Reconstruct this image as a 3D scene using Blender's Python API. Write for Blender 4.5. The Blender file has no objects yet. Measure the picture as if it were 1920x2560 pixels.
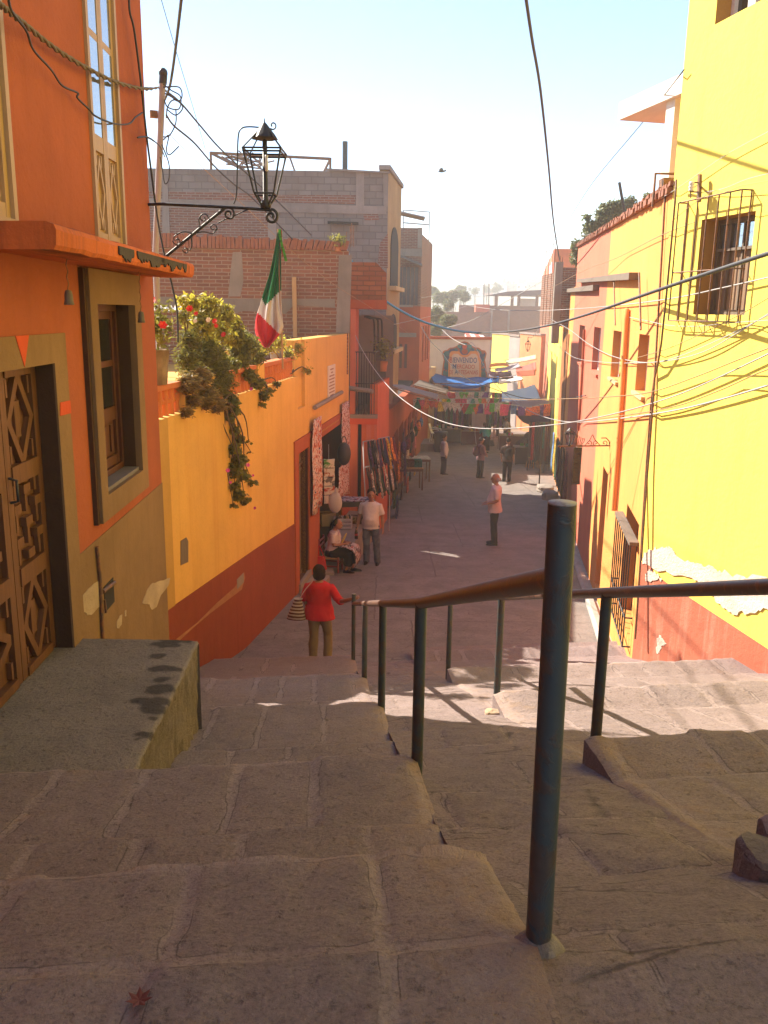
import bpy, bmesh, math, random
from mathutils import Vector, Matrix, noise as mnoise

random.seed(7)
R = math.radians
SC = bpy.context.scene
COL = SC.collection
CZ = 5.0                       # height of the camera above the foot of the stairs
FPX = 2144.0                   # focal length in pixels of the 1920 wide frame
PITCH, ROLL = R(13.1), R(0.9)
_R0 = Vector((1, 0, 0)); _F = Vector((0, math.cos(PITCH), -math.sin(PITCH))); _U0 = Vector((0, math.sin(PITCH), math.cos(PITCH)))
CR = _R0 * math.cos(ROLL) + _U0 * math.sin(ROLL)
CU = _U0 * math.cos(ROLL) - _R0 * math.sin(ROLL)
CAM = Vector((0, 0, CZ))

def ray(u, v): return _F + CR * ((u - 960) / FPX) - CU * ((v - 1280) / FPX)
def at(u, v, z): return CAM + ray(u, v) * z                  # point at depth z
def aty(u, v, y):
    r = ray(u, v); return CAM + r * (y / r.y)                # point in the plane Y = y
def zc(x0, y0, s): return lambda x, y: (x0 + x / s, y0 + y / s)
A = zc(0, 0, 2.572); B = zc(300, 500, 2.074); C_ = zc(900, 600, 2.765); DD = zc(1280, 0, 2.572); E = zc(0, 600, 2.572)
F_ = zc(640, 1000, 3.607); G_ = zc(1060, 1000, 3.77); I_ = zc(1300, 800, 2.458); J_ = zc(0, 1300, 1.728); K_ = zc(700, 1300, 2.074)
L_ = zc(1200, 1400, 2.304); N_ = zc(1020, 780, 4.366); O_ = zc(840, 900, 5.53); P_ = zc(1040, 680, 4.1475); Q_ = zc(380, 280, 2.304)
RR = zc(380, 720, 3.19); SS = zc(700, 1380, 6.381); T_ = zc(1560, 400, 4.425); U_ = zc(0, 880, 2.515); D_ = zc(0, 0, 0.864)

def street_h(y):
    if y < 12: return 4.66 + 0.185 * (y - 10.7)
    if y < 19: return 4.9 + 0.0857 * (y - 12)
    if y < 60: return 5.5 + 0.0735 * (y - 19)
    return 8.513 + 0.01 * (y - 60)
def sz(y): return CZ - street_h(y)
def on_street(u, v):
    r = ray(u, v); lo, hi = 5.0, 200.0
    for _ in range(50):
        m = (lo + hi) / 2
        if (CAM + r * m).z > sz((r * m).y): lo = m
        else: hi = m
    return CAM + r * lo

class Wall:
    def __init__(s, x, y, slope, side):
        s.P = Vector((x, y, 0)); s.d = Vector((slope, 1, 0)).normalized()
        s.n = Vector((s.d.y, -s.d.x, 0)) * side
    def pt(s, a, z, off=0.0):
        p = s.P + s.d * a + s.n * off; return Vector((p.x, p.y, z))
    def px(s, uv, off=0.0):
        r = ray(*uv); k = ((s.P + s.n * off - CAM).dot(s.n)) / r.dot(s.n)
        p = CAM + r * k; return ((p - s.P).dot(s.d), p.z)
    def hit(s, uv, off=0.0):
        a, z = s.px(uv, off); return s.pt(a, z, off)

# ------------------------------------------------------------------ objects
def wloc(o):
    v = Vector((0, 0, 0))
    while o is not None: v += o.location; o = o.parent
    return v
def tag(o, label=None, cat=None, group=None, kind=None):
    if label: o['label'] = label
    if cat: o['category'] = cat
    if group: o['group'] = group
    if kind: o['kind'] = kind
    return o
def thing(name, label, cat, loc, group=None):
    o = bpy.data.objects.new(name, None); COL.objects.link(o); o.location = loc; o.empty_display_size = 0.2
    return tag(o, label, cat, group)
def copy_tree(o, parent=None):
    c = o.copy(); COL.objects.link(c); c.parent = parent
    for ch in list(o.children): copy_tree(ch, c)
    return c

class MB:
    def __init__(s): s.v = []; s.f = []; s.m = []; s.uv = []; s.sm = []
    def poly(s, pts, m=0, uv=None, sm=False):
        k = len(s.v); s.v += [Vector(p) for p in pts]; s.f.append(list(range(k, k + len(pts)))); s.m.append(m); s.uv.append(uv); s.sm.append(sm)
    def grid(s, rows, m=0, sm=True, closed=False, uvs=None):
        k = len(s.v); n = len(rows[0])
        for r in rows: s.v += [Vector(p) for p in r]
        for i in range(len(rows) - 1):
            for j in range(n if closed else n - 1):
                j2 = (j + 1) % n
                s.f.append([k + i * n + j, k + i * n + j2, k + (i + 1) * n + j2, k + (i + 1) * n + j]); s.m.append(m); s.sm.append(sm)
                s.uv.append([uvs[i][j], uvs[i][j2], uvs[i + 1][j2], uvs[i + 1][j]] if uvs else None)
        return k
    def obox(s, o, ax, ay, az, m=0):
        o = Vector(o); ax, ay, az = Vector(ax), Vector(ay), Vector(az)
        if ax.cross(ay).dot(az) < 0: o, ax = o + ax, -ax
        p = [o, o + ax, o + ax + ay, o + ay]; q = [x + az for x in p]
        k = len(s.v); s.v += p + q
        for f in ((0, 3, 2, 1), (4, 5, 6, 7), (0, 1, 5, 4), (1, 2, 6, 5), (2, 3, 7, 6), (3, 0, 4, 7)):
            s.f.append([k + i for i in f]); s.m.append(m); s.uv.append(None); s.sm.append(False)
    def box(s, c, size, rz=0.0, m=0):
        c = Vector(c); x, y, z = size
        ax = Vector((math.cos(rz), math.sin(rz), 0)) * x; ay = Vector((-math.sin(rz), math.cos(rz), 0)) * y
        s.obox(c - ax / 2 - ay / 2 - Vector((0, 0, z / 2)), ax, ay, Vector((0, 0, z)), m)
    def prism(s, pts, off, m=0):
        """pts: planar outline; off: extrusion vector"""
        pts = [Vector(p) for p in pts]; off = Vector(off)
        nrm = Vector((0, 0, 0))
        for i in range(len(pts)): nrm += (pts[i] - pts[0]).cross(pts[(i + 1) % len(pts)] - pts[0])
        if nrm.dot(off) < 0: pts = pts[::-1]
        q = [p + off for p in pts]; n = len(pts)
        s.poly(q, m); s.poly(pts[::-1], m)
        for i in range(n):
            j = (i + 1) % n; s.poly([pts[i], pts[j], q[j], q[i]], m)
    def tube(s, pts, r, n=8, m=0, cap=True, squash=None):
        pts = [Vector(p) for p in pts]; N = len(pts)
        rs = r if isinstance(r, (list, tuple)) else [r] * N
        rows = []; prev = None
        for i, p in enumerate(pts):
            t = (pts[min(i + 1, N - 1)] - pts[max(i - 1, 0)])
            if t.length < 1e-9: t = Vector((0, 0, 1))
            t.normalize()
            if prev is None:
                h = Vector((0, 1, 0)) if abs(t.y) < 0.9 else Vector((1, 0, 0))
                u = (h - t * h.dot(t)).normalized()
            else:
                u = prev - t * prev.dot(t)
                u = u.normalized() if u.length > 1e-6 else Vector((1, 0, 0))
            prev = u; w = t.cross(u)
            ra, rb = rs[i] if isinstance(rs[i], tuple) else (rs[i], rs[i])
            rows.append([p + u * (ra * math.cos(2 * math.pi * j / n)) + w * (rb * math.sin(2 * math.pi * j / n)) for j in range(n)])
        s.grid(rows, m, True, True)
        if cap: s.poly(rows[0][::-1], m); s.poly(rows[-1], m)
    def rings(s, rows, m=0, cap=True, sm=True):
        s.grid(rows, m, sm, True)
        if cap: s.poly(rows[0][::-1], m); s.poly(rows[-1], m)
    def ball(s, c, r, n=12, k=8, m=0, rot=None):
        c = Vector(c); rx, ry, rz = r if isinstance(r, (tuple, list)) else (r, r, r)
        rows = []
        for i in range(k + 1):
            a = math.pi * (i / k) * 0.998 + 0.001; zz = -math.cos(a); q = math.sin(a)
            row = []
            for j in range(n):
                b = 2 * math.pi * j / n; p = Vector((rx * q * math.cos(b), ry * q * math.sin(b), rz * zz))
                row.append(c + (rot @ p if rot else p))
            rows.append(row)
        s.rings(rows, m)
    def lathe(s, c, prof, n=16, m=0, sm=True):
        c = Vector(c)
        s.rings([[c + Vector((r * math.cos(2 * math.pi * j / n), r * math.sin(2 * math.pi * j / n), z)) for j in range(n)] for r, z in prof], m, True, sm)
    def build(s, name, mats, parent=None, origin=None, bevel=0.0):
        if not isinstance(mats, (list, tuple)): mats = [mats]
        if parent is not None: org = wloc(parent)
        elif origin is not None: org = Vector(origin)
        else:
            xs = [p.x for p in s.v]; ys = [p.y for p in s.v]; org = Vector(((min(xs) + max(xs)) / 2, (min(ys) + max(ys)) / 2, min(p.z for p in s.v)))
        me = bpy.data.meshes.new(name)
        me.from_pydata([tuple(p - org) for p in s.v], [], s.f)
        for mt in mats: me.materials.append(mt)
        me.polygons.foreach_set('material_index', s.m); me.polygons.foreach_set('use_smooth', s.sm)
        uvl = me.uv_layers.new(name='UVMap'); buf = [0.0] * (2 * len(me.loops))
        for pi, pl in enumerate(me.polygons):
            cu = s.uv[pi]; n = pl.normal
            if cu is None:
                if abs(n.z) > 0.72: tx = None
                else:
                    tx = Vector((-n.y, n.x, 0)).normalized()
                    if abs(tx.x) > abs(tx.y):
                        if tx.x < 0: tx = -tx
                    elif tx.y < 0: tx = -tx
            for q, li in enumerate(pl.loop_indices):
                if cu is not None: buf[2 * li], buf[2 * li + 1] = cu[q]
                else:
                    p = s.v[s.f[pi][q]]
                    if tx is None: buf[2 * li], buf[2 * li + 1] = p.x, p.y
                    else: buf[2 * li], buf[2 * li + 1] = p.dot(tx), p.z
        uvl.data.foreach_set('uv', buf)
        me.update()
        o = bpy.data.objects.new(name, me); COL.objects.link(o)
        if parent is not None: o.parent = parent
        else: o.location = org
        if bevel:
            md = o.modifiers.new('edge', 'BEVEL'); md.width = bevel; md.segments = 2; md.limit_method = 'ANGLE'
        return o
    def remesh(s, name, mat, parent, voxel, fold=0.0, seed=0, smooth=2):
        tmp = s.build('tmp', mat, None, origin=(0, 0, 0))
        md = tmp.modifiers.new('r', 'REMESH'); md.mode = 'VOXEL'; md.voxel_size = voxel
        if smooth: ms = tmp.modifiers.new('s', 'SMOOTH'); ms.factor = 0.5; ms.iterations = smooth
        bpy.context.view_layer.update()
        me = bpy.data.meshes.new_from_object(tmp.evaluated_get(bpy.context.evaluated_depsgraph_get()))
        old = tmp.data; bpy.data.objects.remove(tmp); bpy.data.meshes.remove(old)
        org = wloc(parent) if parent else Vector((0, 0, 0))
        for v in me.vertices:
            if fold:
                k = mnoise.noise(Vector((v.co.x * 9 + seed, v.co.y * 9, v.co.z * 5))) + 0.5 * mnoise.noise(Vector((v.co.x * 22, v.co.y * 22 + seed, v.co.z * 12)))
                v.co += v.normal * (k * fold)
            v.co -= org
        me.materials.clear(); me.materials.append(mat)
        me.polygons.foreach_set('use_smooth', [True] * len(me.polygons))
        me.name = name
        o = bpy.data.objects.new(name, me); COL.objects.link(o); o.parent = parent
        return o

def wfill(mb, W, s0, s1, zb, zt, holes=(), m=0, thick=0.3, rev=None, seg=None):
    """front of a wall with rectangular openings (s0,s1,z0,z1,depth); ends, top and back make it solid"""
    fb = zb if callable(zb) else (lambda a: zb)
    ft = zt if callable(zt) else (lambda a: zt)
    if rev is None: rev = m
    ss = sorted({s0, s1} | {h[0] for h in holes} | {h[1] for h in holes} | set(seg or ()))
    ss = [a for a in ss if s0 - 1e-6 <= a <= s1 + 1e-6]
    zs = sorted({h[2] for h in holes} | {h[3] for h in holes})
    for a, b in zip(ss, ss[1:]):
        lev = [None] + zs + [None]
        for k in range(len(lev) - 1):
            za0 = fb(a) if lev[k] is None else lev[k]; zb0 = fb(b) if lev[k] is None else lev[k]
            za1 = ft(a) if lev[k + 1] is None else lev[k + 1]; zb1 = ft(b) if lev[k + 1] is None else lev[k + 1]
            mid = (a + b) / 2; zm = (za0 + za1 + zb0 + zb1) / 4
            if any(h[0] < mid < h[1] and h[2] < zm < h[3] for h in holes): continue
            if za1 - za0 < 1e-6 and zb1 - zb0 < 1e-6: continue
            mb.poly([W.pt(a, za0), W.pt(b, zb0), W.pt(b, zb1), W.pt(a, za1)], m)
        mb.poly([W.pt(a, ft(a)), W.pt(b, ft(b)), W.pt(b, ft(b), -thick), W.pt(a, ft(a), -thick)], m)
        if thick < 1.0:
            if not any(h[0] < (a + b) / 2 < h[1] for h in holes):
                mb.poly([W.pt(a, fb(a), -thick), W.pt(b, fb(b), -thick), W.pt(b, ft(b), -thick), W.pt(a, ft(a), -thick)], m)
    for a in (s0, s1):
        mb.poly([W.pt(a, fb(a)), W.pt(a, ft(a)), W.pt(a, ft(a), -thick), W.pt(a, fb(a), -thick)], m)
    for h in holes:
        a, b, z0, z1 = h[:4]; d = h[4]
        for p, q in (((a, z0), (a, z1)), ((b, z0), (b, z1)), ((a, z0), (b, z0)), ((a, z1), (b, z1))):
            mb.poly([W.pt(*p), W.pt(*q), W.pt(*q, -d), W.pt(*p, -d)], rev)

def slab(mb, W, pts, o0, o1, m=0):
    mb.prism([W.pt(a, z, o0) for a, z in pts], W.n * (o1 - o0), m)
def rect(mb, W, s0, s1, z0, z1, o0, o1, m=0): slab(mb, W, [(s0, z0), (s1, z0), (s1, z1), (s0, z1)], o0, o1, m)
def rframe(mb, W, s0, s1, z0, z1, w, o0, o1, m=0):
    rect(mb, W, s0, s1, z0, z0 + w, o0, o1, m); rect(mb, W, s0, s1, z1 - w, z1, o0, o1, m)
    rect(mb, W, s0, s0 + w, z0 + w, z1 - w, o0, o1, m); rect(mb, W, s1 - w, s1, z0 + w, z1 - w, o0, o1, m)

def spline(pts, k=6):
    pts = [Vector(p) for p in pts]; out = []
    n = len(pts)
    for i in range(n - 1):
        p0, p1, p2, p3 = pts[max(i - 1, 0)], pts[i], pts[i + 1], pts[min(i + 2, n - 1)]
        for j in range(k):
            t = j / k
            out.append(0.5 * ((2 * p1) + (p2 - p0) * t + (2 * p0 - 5 * p1 + 4 * p2 - p3) * t * t + (3 * p1 - p0 - 3 * p2 + p3) * t ** 3))
    out.append(pts[-1]); return out
def spiral(c, ux, uy, r0, r1, a0, a1, n=20):
    c = Vector(c)
    return [c + (ux * math.cos(a) + uy * math.sin(a)) * (r0 + (r1 - r0) * i / n) for i in range(n + 1) for a in [a0 + (a1 - a0) * i / n]]
def blob(W, cx, cz, rx, rz, n=18, jag=0.3, seed=0):
    rnd = random.Random(seed); out = []
    for i in range(n):
        a = 2 * math.pi * i / n; k = 1 + jag * (rnd.random() - 0.5) * 2
        out.append((cx + rx * k * math.cos(a), cz + rz * k * math.sin(a)))
    return out

def text_mesh(s, size, mat, M, name, parent, extrude=0.003, align='CENTER'):
    cu = bpy.data.curves.new('t', 'FONT'); cu.body = s; cu.size = size; cu.extrude = extrude; cu.align_x = align; cu.align_y = 'CENTER'; cu.offset = size * 0.012
    o = bpy.data.objects.new('t', cu); COL.objects.link(o); bpy.context.view_layer.update()
    me = bpy.data.meshes.new_from_object(o.evaluated_get(bpy.context.evaluated_depsgraph_get()))
    bpy.data.objects.remove(o); bpy.data.curves.remove(cu)
    me.transform(M); me.transform(Matrix.Translation(-wloc(parent)))
    me.materials.clear(); me.materials.append(mat)
    r = bpy.data.objects.new(name, me); COL.objects.link(r); r.parent = parent; return r

# ------------------------------------------------------------------ materials
def srgb(r, g, b):
    f = lambda c: (c / 255) / 12.92 if c <= 10 else (((c / 255) + 0.055) / 1.055) ** 2.4
    return (f(r), f(g), f(b), 1)
class NT:
    def __init__(s, name):
        s.m = bpy.data.materials.new(name); s.m.use_nodes = True; s.t = s.m.node_tree; s.t.nodes.clear()
        s.out = s.n('ShaderNodeOutputMaterial'); s.p = s.n('ShaderNodeBsdfPrincipled'); s.l(s.p.outputs[0], s.out.inputs[0])
        s.uvn = None
    def n(s, t): return s.t.nodes.new(t)
    def l(s, a, b): s.t.links.new(a, b)
    def coord(s, kind='UV', scale=(1, 1, 1), rot=(0, 0, 0), loc=(0, 0, 0)):
        c = s.n('ShaderNodeTexCoord'); mp = s.n('ShaderNodeMapping'); mp.inputs['Scale'].default_value = scale; mp.inputs['Rotation'].default_value = rot; mp.inputs['Location'].default_value = loc
        s.l(c.outputs[kind], mp.inputs[0]); return mp.outputs[0]
    def noise(s, vec, scale, detail=4, rough=0.6, dist=0.0):
        k = s.n('ShaderNodeTexNoise'); k.inputs['Scale'].default_value = scale; k.inputs['Detail'].default_value = detail; k.inputs['Roughness'].default_value = rough; k.inputs['Distortion'].default_value = dist
        s.l(vec, k.inputs['Vector']); return k.outputs['Fac']
    def ramp(s, fac, stops):
        k = s.n('ShaderNodeValToRGB'); e = k.color_ramp.elements
        while len(e) < len(stops): e.new(0.5)
        for x, (p, c) in zip(e, stops): x.position = p; x.color = c if len(c) == 4 else (*c, 1)
        s.l(fac, k.inputs[0]); return k.outputs[0]
    def mix(s, fac, a, b, mode='MIX'):
        k = s.n('ShaderNodeMix'); k.data_type = 'RGBA'; k.blend_type = mode; k.clamp_factor = True
        for i, x in ((0, fac), (6, a), (7, b)):
            if hasattr(x, 'links'): s.l(x, k.inputs[i])
            else: k.inputs[i].default_value = x
        return k.outputs[2]
    def math(s, op, a, b=0.0, clamp=False):
        k = s.n('ShaderNodeMath'); k.operation = op; k.use_clamp = clamp
        for i, x in ((0, a), (1, b)):
            if hasattr(x, 'links'): s.l(x, k.inputs[i])
            else: k.inputs[i].default_value = x
        return k.outputs[0]
    def bump(s, h, strength=0.3, dist=0.01):
        k = s.n('ShaderNodeBump'); k.inputs['Strength'].default_value = strength; k.inputs['Distance'].default_value = dist
        s.l(h, k.inputs['Height']); s.l(k.outputs[0], s.p.inputs['Normal']); return k
    def set(s, color=None, rough=0.8, metal=0.0, spec=None):
        if color is not None:
            if hasattr(color, 'links'): s.l(color, s.p.inputs['Base Color'])
            else: s.p.inputs['Base Color'].default_value = color
        if hasattr(rough, 'links'): s.l(rough, s.p.inputs['Roughness'])
        else: s.p.inputs['Roughness'].default_value = rough
        s.p.inputs['Metallic'].default_value = metal
        if spec is not None: s.p.inputs['Specular IOR Level'].default_value = spec
        return s.m
def mul(c, k): return (min(c[0] * k, 1), min(c[1] * k, 1), min(c[2] * k, 1), 1)
BL = (0, 0, 0, 1); WH = (1, 1, 1, 1)

def m_plaster(name, col, dirt=0.25, stain=None, scale=1.0, bump=0.35, streak=0.25, seed=0.0):
    t = NT(name); uv = t.coord('UV', loc=(seed, seed * 1.7, seed))
    big = t.noise(uv, 0.9 * scale, 6, 0.62); fine = t.noise(uv, 30 * scale, 5, 0.7)
    c = t.mix(t.ramp(big, [(0.35, BL), (0.72, WH)]), mul(col, 1 - dirt), mul(col, 1.04))
    uvs = t.coord('UV', (3.0 * scale, 0.16 * scale, 1), loc=(seed * 3, 0, 0))
    st = t.ramp(t.noise(uvs, 2.0, 5, 0.65), [(0.5, BL), (0.75, WH)])
    c = t.mix(t.math('MULTIPLY', st, streak), c, stain or mul(col, 0.55))
    mid = t.noise(uv, 4.2 * scale, 6, 0.7, 0.8)
    c = t.mix(t.math('MULTIPLY', t.ramp(mid, [(0.5, BL), (0.7, WH)]), min(1.0, dirt * 1.8)), c, mul(col, 0.78))
    c = t.mix(t.math('MULTIPLY', t.ramp(fine, [(0.3, WH), (0.5, BL)]), 0.22), c, mul(col, 0.6))
    h = t.math('ADD', t.math('MULTIPLY', t.math('ADD', t.noise(uv, 9 * scale, 4, 0.6), mid), 0.7), t.math('MULTIPLY', fine, 0.4))
    t.bump(h, bump, 0.02)
    return t.set(c, 0.88, spec=0.25)
def m_flat(name, col, rough=0.7, var=0.2, scale=6.0, metal=0.0, kind='Object', bump=0.0, spec=None):
    t = NT(name); v = t.coord(kind); nz = t.noise(v, scale, 4, 0.6)
    c = t.mix(nz, mul(col, 1 - var), mul(col, 1 + var))
    if bump: t.bump(t.noise(v, scale * 8, 4, 0.7), bump, 0.01)
    return t.set(c, rough, metal, spec)
def m_brick(name, c1, c2, mortar, bw=0.28, bh=0.085, ms=0.012, off=0.5, dist=0.012, dirt=(0.12, 0.08, 0.06, 1), dirtk=0.35, bump=0.7, swap=False):
    t = NT(name); uv = t.coord('UV')
    nz = t.n('ShaderNodeTexNoise'); nz.inputs['Scale'].default_value = 5; nz.inputs['Detail'].default_value = 3; t.l(uv, nz.inputs['Vector'])
    vm = t.n('ShaderNodeVectorMath'); vm.operation = 'SUBTRACT'; t.l(nz.outputs['Color'], vm.inputs[0]); vm.inputs[1].default_value = (0.5, 0.5, 0.5)
    vs = t.n('ShaderNodeVectorMath'); vs.operation = 'SCALE'; t.l(vm.outputs[0], vs.inputs[0]); vs.inputs['Scale'].default_value = dist * 2
    va = t.n('ShaderNodeVectorMath'); va.operation = 'ADD'; t.l(uv, va.inputs[0]); t.l(vs.outputs[0], va.inputs[1])
    b = t.n('ShaderNodeTexBrick'); t.l(va.outputs[0], b.inputs['Vector']); b.offset = off
    b.inputs['Color1'].default_value = c1; b.inputs['Color2'].default_value = c2; b.inputs['Mortar'].default_value = mortar
    b.inputs['Scale'].default_value = 1; b.inputs['Mortar Size'].default_value = ms; b.inputs['Mortar Smooth'].default_value = 0.3; b.inputs['Brick Width'].default_value = bw; b.inputs['Row Height'].default_value = bh
    b.inputs['Bias'].default_value = 0.0
    big = t.ramp(t.noise(uv, 0.7, 6, 0.65), [(0.45, BL), (0.75, WH)])
    c = t.mix(t.math('MULTIPLY', big, dirtk), b.outputs['Color'], dirt)
    fine = t.noise(uv, 35, 4, 0.7)
    c = t.mix(t.math('MULTIPLY', fine, 0.35), c, mul(c1, 0.5))
    h = t.math('SUBTRACT', t.math('MULTIPLY', fine, 0.4), b.outputs['Fac'])
    t.bump(h, bump, 0.015)
    return t.set(c, 0.92, spec=0.2)
def m_stone(name, c1, c2, mortar, bw, bh, ms, off=0.4, moss=0.0, seed=0.0, dist=0.05, plain=False, grain=55.0):
    t = NT(name); uv = t.coord('UV', loc=(seed, 0, 0))
    nz = t.n('ShaderNodeTexNoise'); nz.inputs['Scale'].default_value = 3.2; nz.inputs['Detail'].default_value = 5; t.l(uv, nz.inputs['Vector'])
    vm = t.n('ShaderNodeVectorMath'); vm.operation = 'SUBTRACT'; t.l(nz.outputs['Color'], vm.inputs[0]); vm.inputs[1].default_value = (0.5, 0.5, 0.5)
    vs = t.n('ShaderNodeVectorMath'); vs.operation = 'SCALE'; t.l(vm.outputs[0], vs.inputs[0]); vs.inputs['Scale'].default_value = dist * 2
    va = t.n('ShaderNodeVectorMath'); va.operation = 'ADD'; t.l(uv, va.inputs[0]); t.l(vs.outputs[0], va.inputs[1])
    b = t.n('ShaderNodeTexBrick'); t.l(va.outputs[0], b.inputs['Vector']); b.offset = off; b.squash = 0.8; b.squash_frequency = 3
    b.inputs['Color1'].default_value = c1; b.inputs['Color2'].default_value = c2; b.inputs['Mortar'].default_value = mortar
    b.inputs['Scale'].default_value = 1; b.inputs['Mortar Size'].default_value = ms; b.inputs['Mortar Smooth'].default_value = 0.5; b.inputs['Brick Width'].default_value = bw; b.inputs['Row Height'].default_value = bh
    c = b.outputs['Color']
    big = t.noise(uv, 1.7, 7, 0.66); fine = t.noise(uv, grain, 6, 0.75); mid = t.noise(uv, 9, 6, 0.7)
    c = t.mix(t.ramp(big, [(0.38, WH), (0.6, BL)]), c, mul(c1, 0.72))
    c = t.mix(t.math('MULTIPLY', t.ramp(mid, [(0.5, BL), (0.72, WH)]), 0.55), c, mul(mortar, 0.95))
    c = t.mix(t.math('MULTIPLY', t.ramp(fine, [(0.36, WH), (0.5, BL)]), 0.55), c, mul(c1, 0.35))
    c = t.mix(t.math('MULTIPLY', t.ramp(fine, [(0.56, BL), (0.7, WH)]), 0.4), c, mul(mortar, 1.25))
    # hairline cracks
    vo = t.n('ShaderNodeTexVoronoi'); vo.feature = 'DISTANCE_TO_EDGE'; vo.inputs['Scale'].default_value = 1.9; t.l(va.outputs[0], vo.inputs['Vector'])
    crk = t.math('MULTIPLY', t.ramp(vo.outputs['Distance'], [(0.0, WH), (0.012, BL)]), t.ramp(t.noise(uv, 2.6, 3, 0.5), [(0.52, BL), (0.6, WH)]))
    c = t.mix(t.math('MULTIPLY', crk, 0.75), c, mul(c1, 0.22))
    if moss:
        mo = t.ramp(t.noise(uv, 3.1, 5, 0.7), [(0.55, BL), (0.72, WH)])
        c = t.mix(t.math('MULTIPLY', mo, moss), c, (0.30, 0.17, 0.05, 1))
    h = t.math('ADD', t.math('MULTIPLY', fine, 0.55), t.math('MULTIPLY', mid, 0.9))
    h = t.math('SUBTRACT', h, t.math('MULTIPLY', b.outputs['Fac'], 0.55))
    h = t.math('SUBTRACT', h, t.math('MULTIPLY', crk, 0.6))
    t.bump(h, 0.75, 0.022)
    return t.set(c, 0.86, spec=0.3)
def m_stone_a(name, c1, c2, mortar, moss=0.3, crack=0.0, stain=None):
    t = NT(name); uv = t.coord('UV')
    def attr(n): k = t.n('ShaderNodeAttribute'); k.attribute_name = n; return k.outputs['Fac']
    st, tn = attr('stone'), attr('tone')
    big = t.noise(uv, 1.9, 7, 0.66); fine = t.noise(uv, 70.0, 6, 0.78); mid = t.noise(uv, 11, 6, 0.72); vf = t.noise(uv, 190.0, 3, 0.7)
    c = t.mix(tn, c1, c2)
    c = t.mix(t.ramp(big, [(0.38, WH), (0.62, BL)]), c, mul(c1, 0.78))
    c = t.mix(t.math('MULTIPLY', t.ramp(mid, [(0.5, BL), (0.7, WH)]), 0.5), c, mul(mortar, 0.95))
    k = t.ramp(t.math('ADD', st, t.math('MULTIPLY', t.math('SUBTRACT', mid, 0.5), 1.5)), [(0.36, WH), (0.62, BL)])
    k = t.math('MULTIPLY', k, t.ramp(t.noise(uv, 2.7, 4, 0.6), [(0.36, (0.4, 0.4, 0.4, 1)), (0.58, WH)]))
    c = t.mix(t.math('MULTIPLY', k, 0.8), c, mortar)
    lip = t.ramp(t.math('ADD', st, t.math('MULTIPLY', t.math('SUBTRACT', big, 0.5), 1.6)), [(0.40, BL), (0.5, WH), (0.58, BL)])
    c = t.mix(t.math('MULTIPLY', lip, t.math('MULTIPLY', t.ramp(t.noise(uv, 4.5, 3, 0.5), [(0.44, BL), (0.52, WH)]), 0.85)), c, mul(c1, 0.22))
    c = t.mix(t.math('MULTIPLY', t.ramp(fine, [(0.36, WH), (0.5, BL)]), 0.6), c, mul(c1, 0.33))
    c = t.mix(t.math('MULTIPLY', t.ramp(fine, [(0.55, BL), (0.7, WH)]), 0.45), c, mul(mortar, 1.3))
    pit = t.ramp(t.noise(uv, 26.0, 5, 0.75), [(0.33, WH), (0.43, BL)])
    c = t.mix(t.math('MULTIPLY', pit, 0.6), c, mul(c1, 0.4))
    c = t.mix(t.math('MULTIPLY', t.ramp(vf, [(0.62, BL), (0.7, WH)]), 0.35), c, (0.5, 0.42, 0.36, 1))
    if moss:
        mo = t.ramp(t.math('ADD', t.noise(uv, 5.0, 5, 0.75), t.math('MULTIPLY', attr('edge'), 0.22)), [(0.6, BL), (0.76, WH)])
        c = t.mix(t.math('MULTIPLY', mo, moss), c, (0.32, 0.18, 0.055, 1))
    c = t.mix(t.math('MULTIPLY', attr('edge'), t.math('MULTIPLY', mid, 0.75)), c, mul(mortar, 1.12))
    if stain: c = t.mix(t.math('MULTIPLY', tn, 0.85), c, stain)
    h = t.math('SUBTRACT', t.math('ADD', t.math('MULTIPLY', fine, 0.7), t.math('MULTIPLY', mid, 0.9)), t.math('MULTIPLY', pit, 0.35))
    if crack:
        vo = t.n('ShaderNodeTexVoronoi'); vo.feature = 'DISTANCE_TO_EDGE'; vo.inputs['Scale'].default_value = 1.0; t.l(t.coord('UV', (0.9, 2.6, 1)), vo.inputs['Vector'])
        ck = t.math('MULTIPLY', t.ramp(t.math('ADD', vo.outputs['Distance'], t.math('MULTIPLY', t.math('SUBTRACT', mid, 0.5), 0.06)), [(0.0, WH), (0.014, BL)]), t.ramp(t.noise(uv, 2.2, 3, 0.5), [(0.48, BL), (0.56, WH)]))
        c = t.mix(t.math('MULTIPLY', ck, crack), c, mul(c1, 0.3)); h = t.math('SUBTRACT', h, t.math('MULTIPLY', ck, 0.5))
    t.bump(h, 0.85, 0.02)
    return t.set(c, 0.86, spec=0.3)
def m_metal(name, col, rust=(0.12, 0.045, 0.02, 1), amt=0.5, rough=0.5, chip=14.0, kind='Object'):
    t = NT(name); v = t.coord(kind); n1 = t.noise(v, chip, 6, 0.7, 0.6); n2 = t.noise(v, chip * 5, 4, 0.7)
    k = t.ramp(n1, [(amt - 0.03, WH), (amt + 0.03, BL)])
    c = t.mix(k, t.mix(n2, mul(col, 0.7), mul(col, 1.15)), t.mix(n2, mul(rust, 0.6), mul(rust, 1.6)))
    t.bump(t.math('ADD', k, t.math('MULTIPLY', n2, 0.4)), 0.25, 0.004)
    return t.set(c, rough, 0.0)
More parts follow.
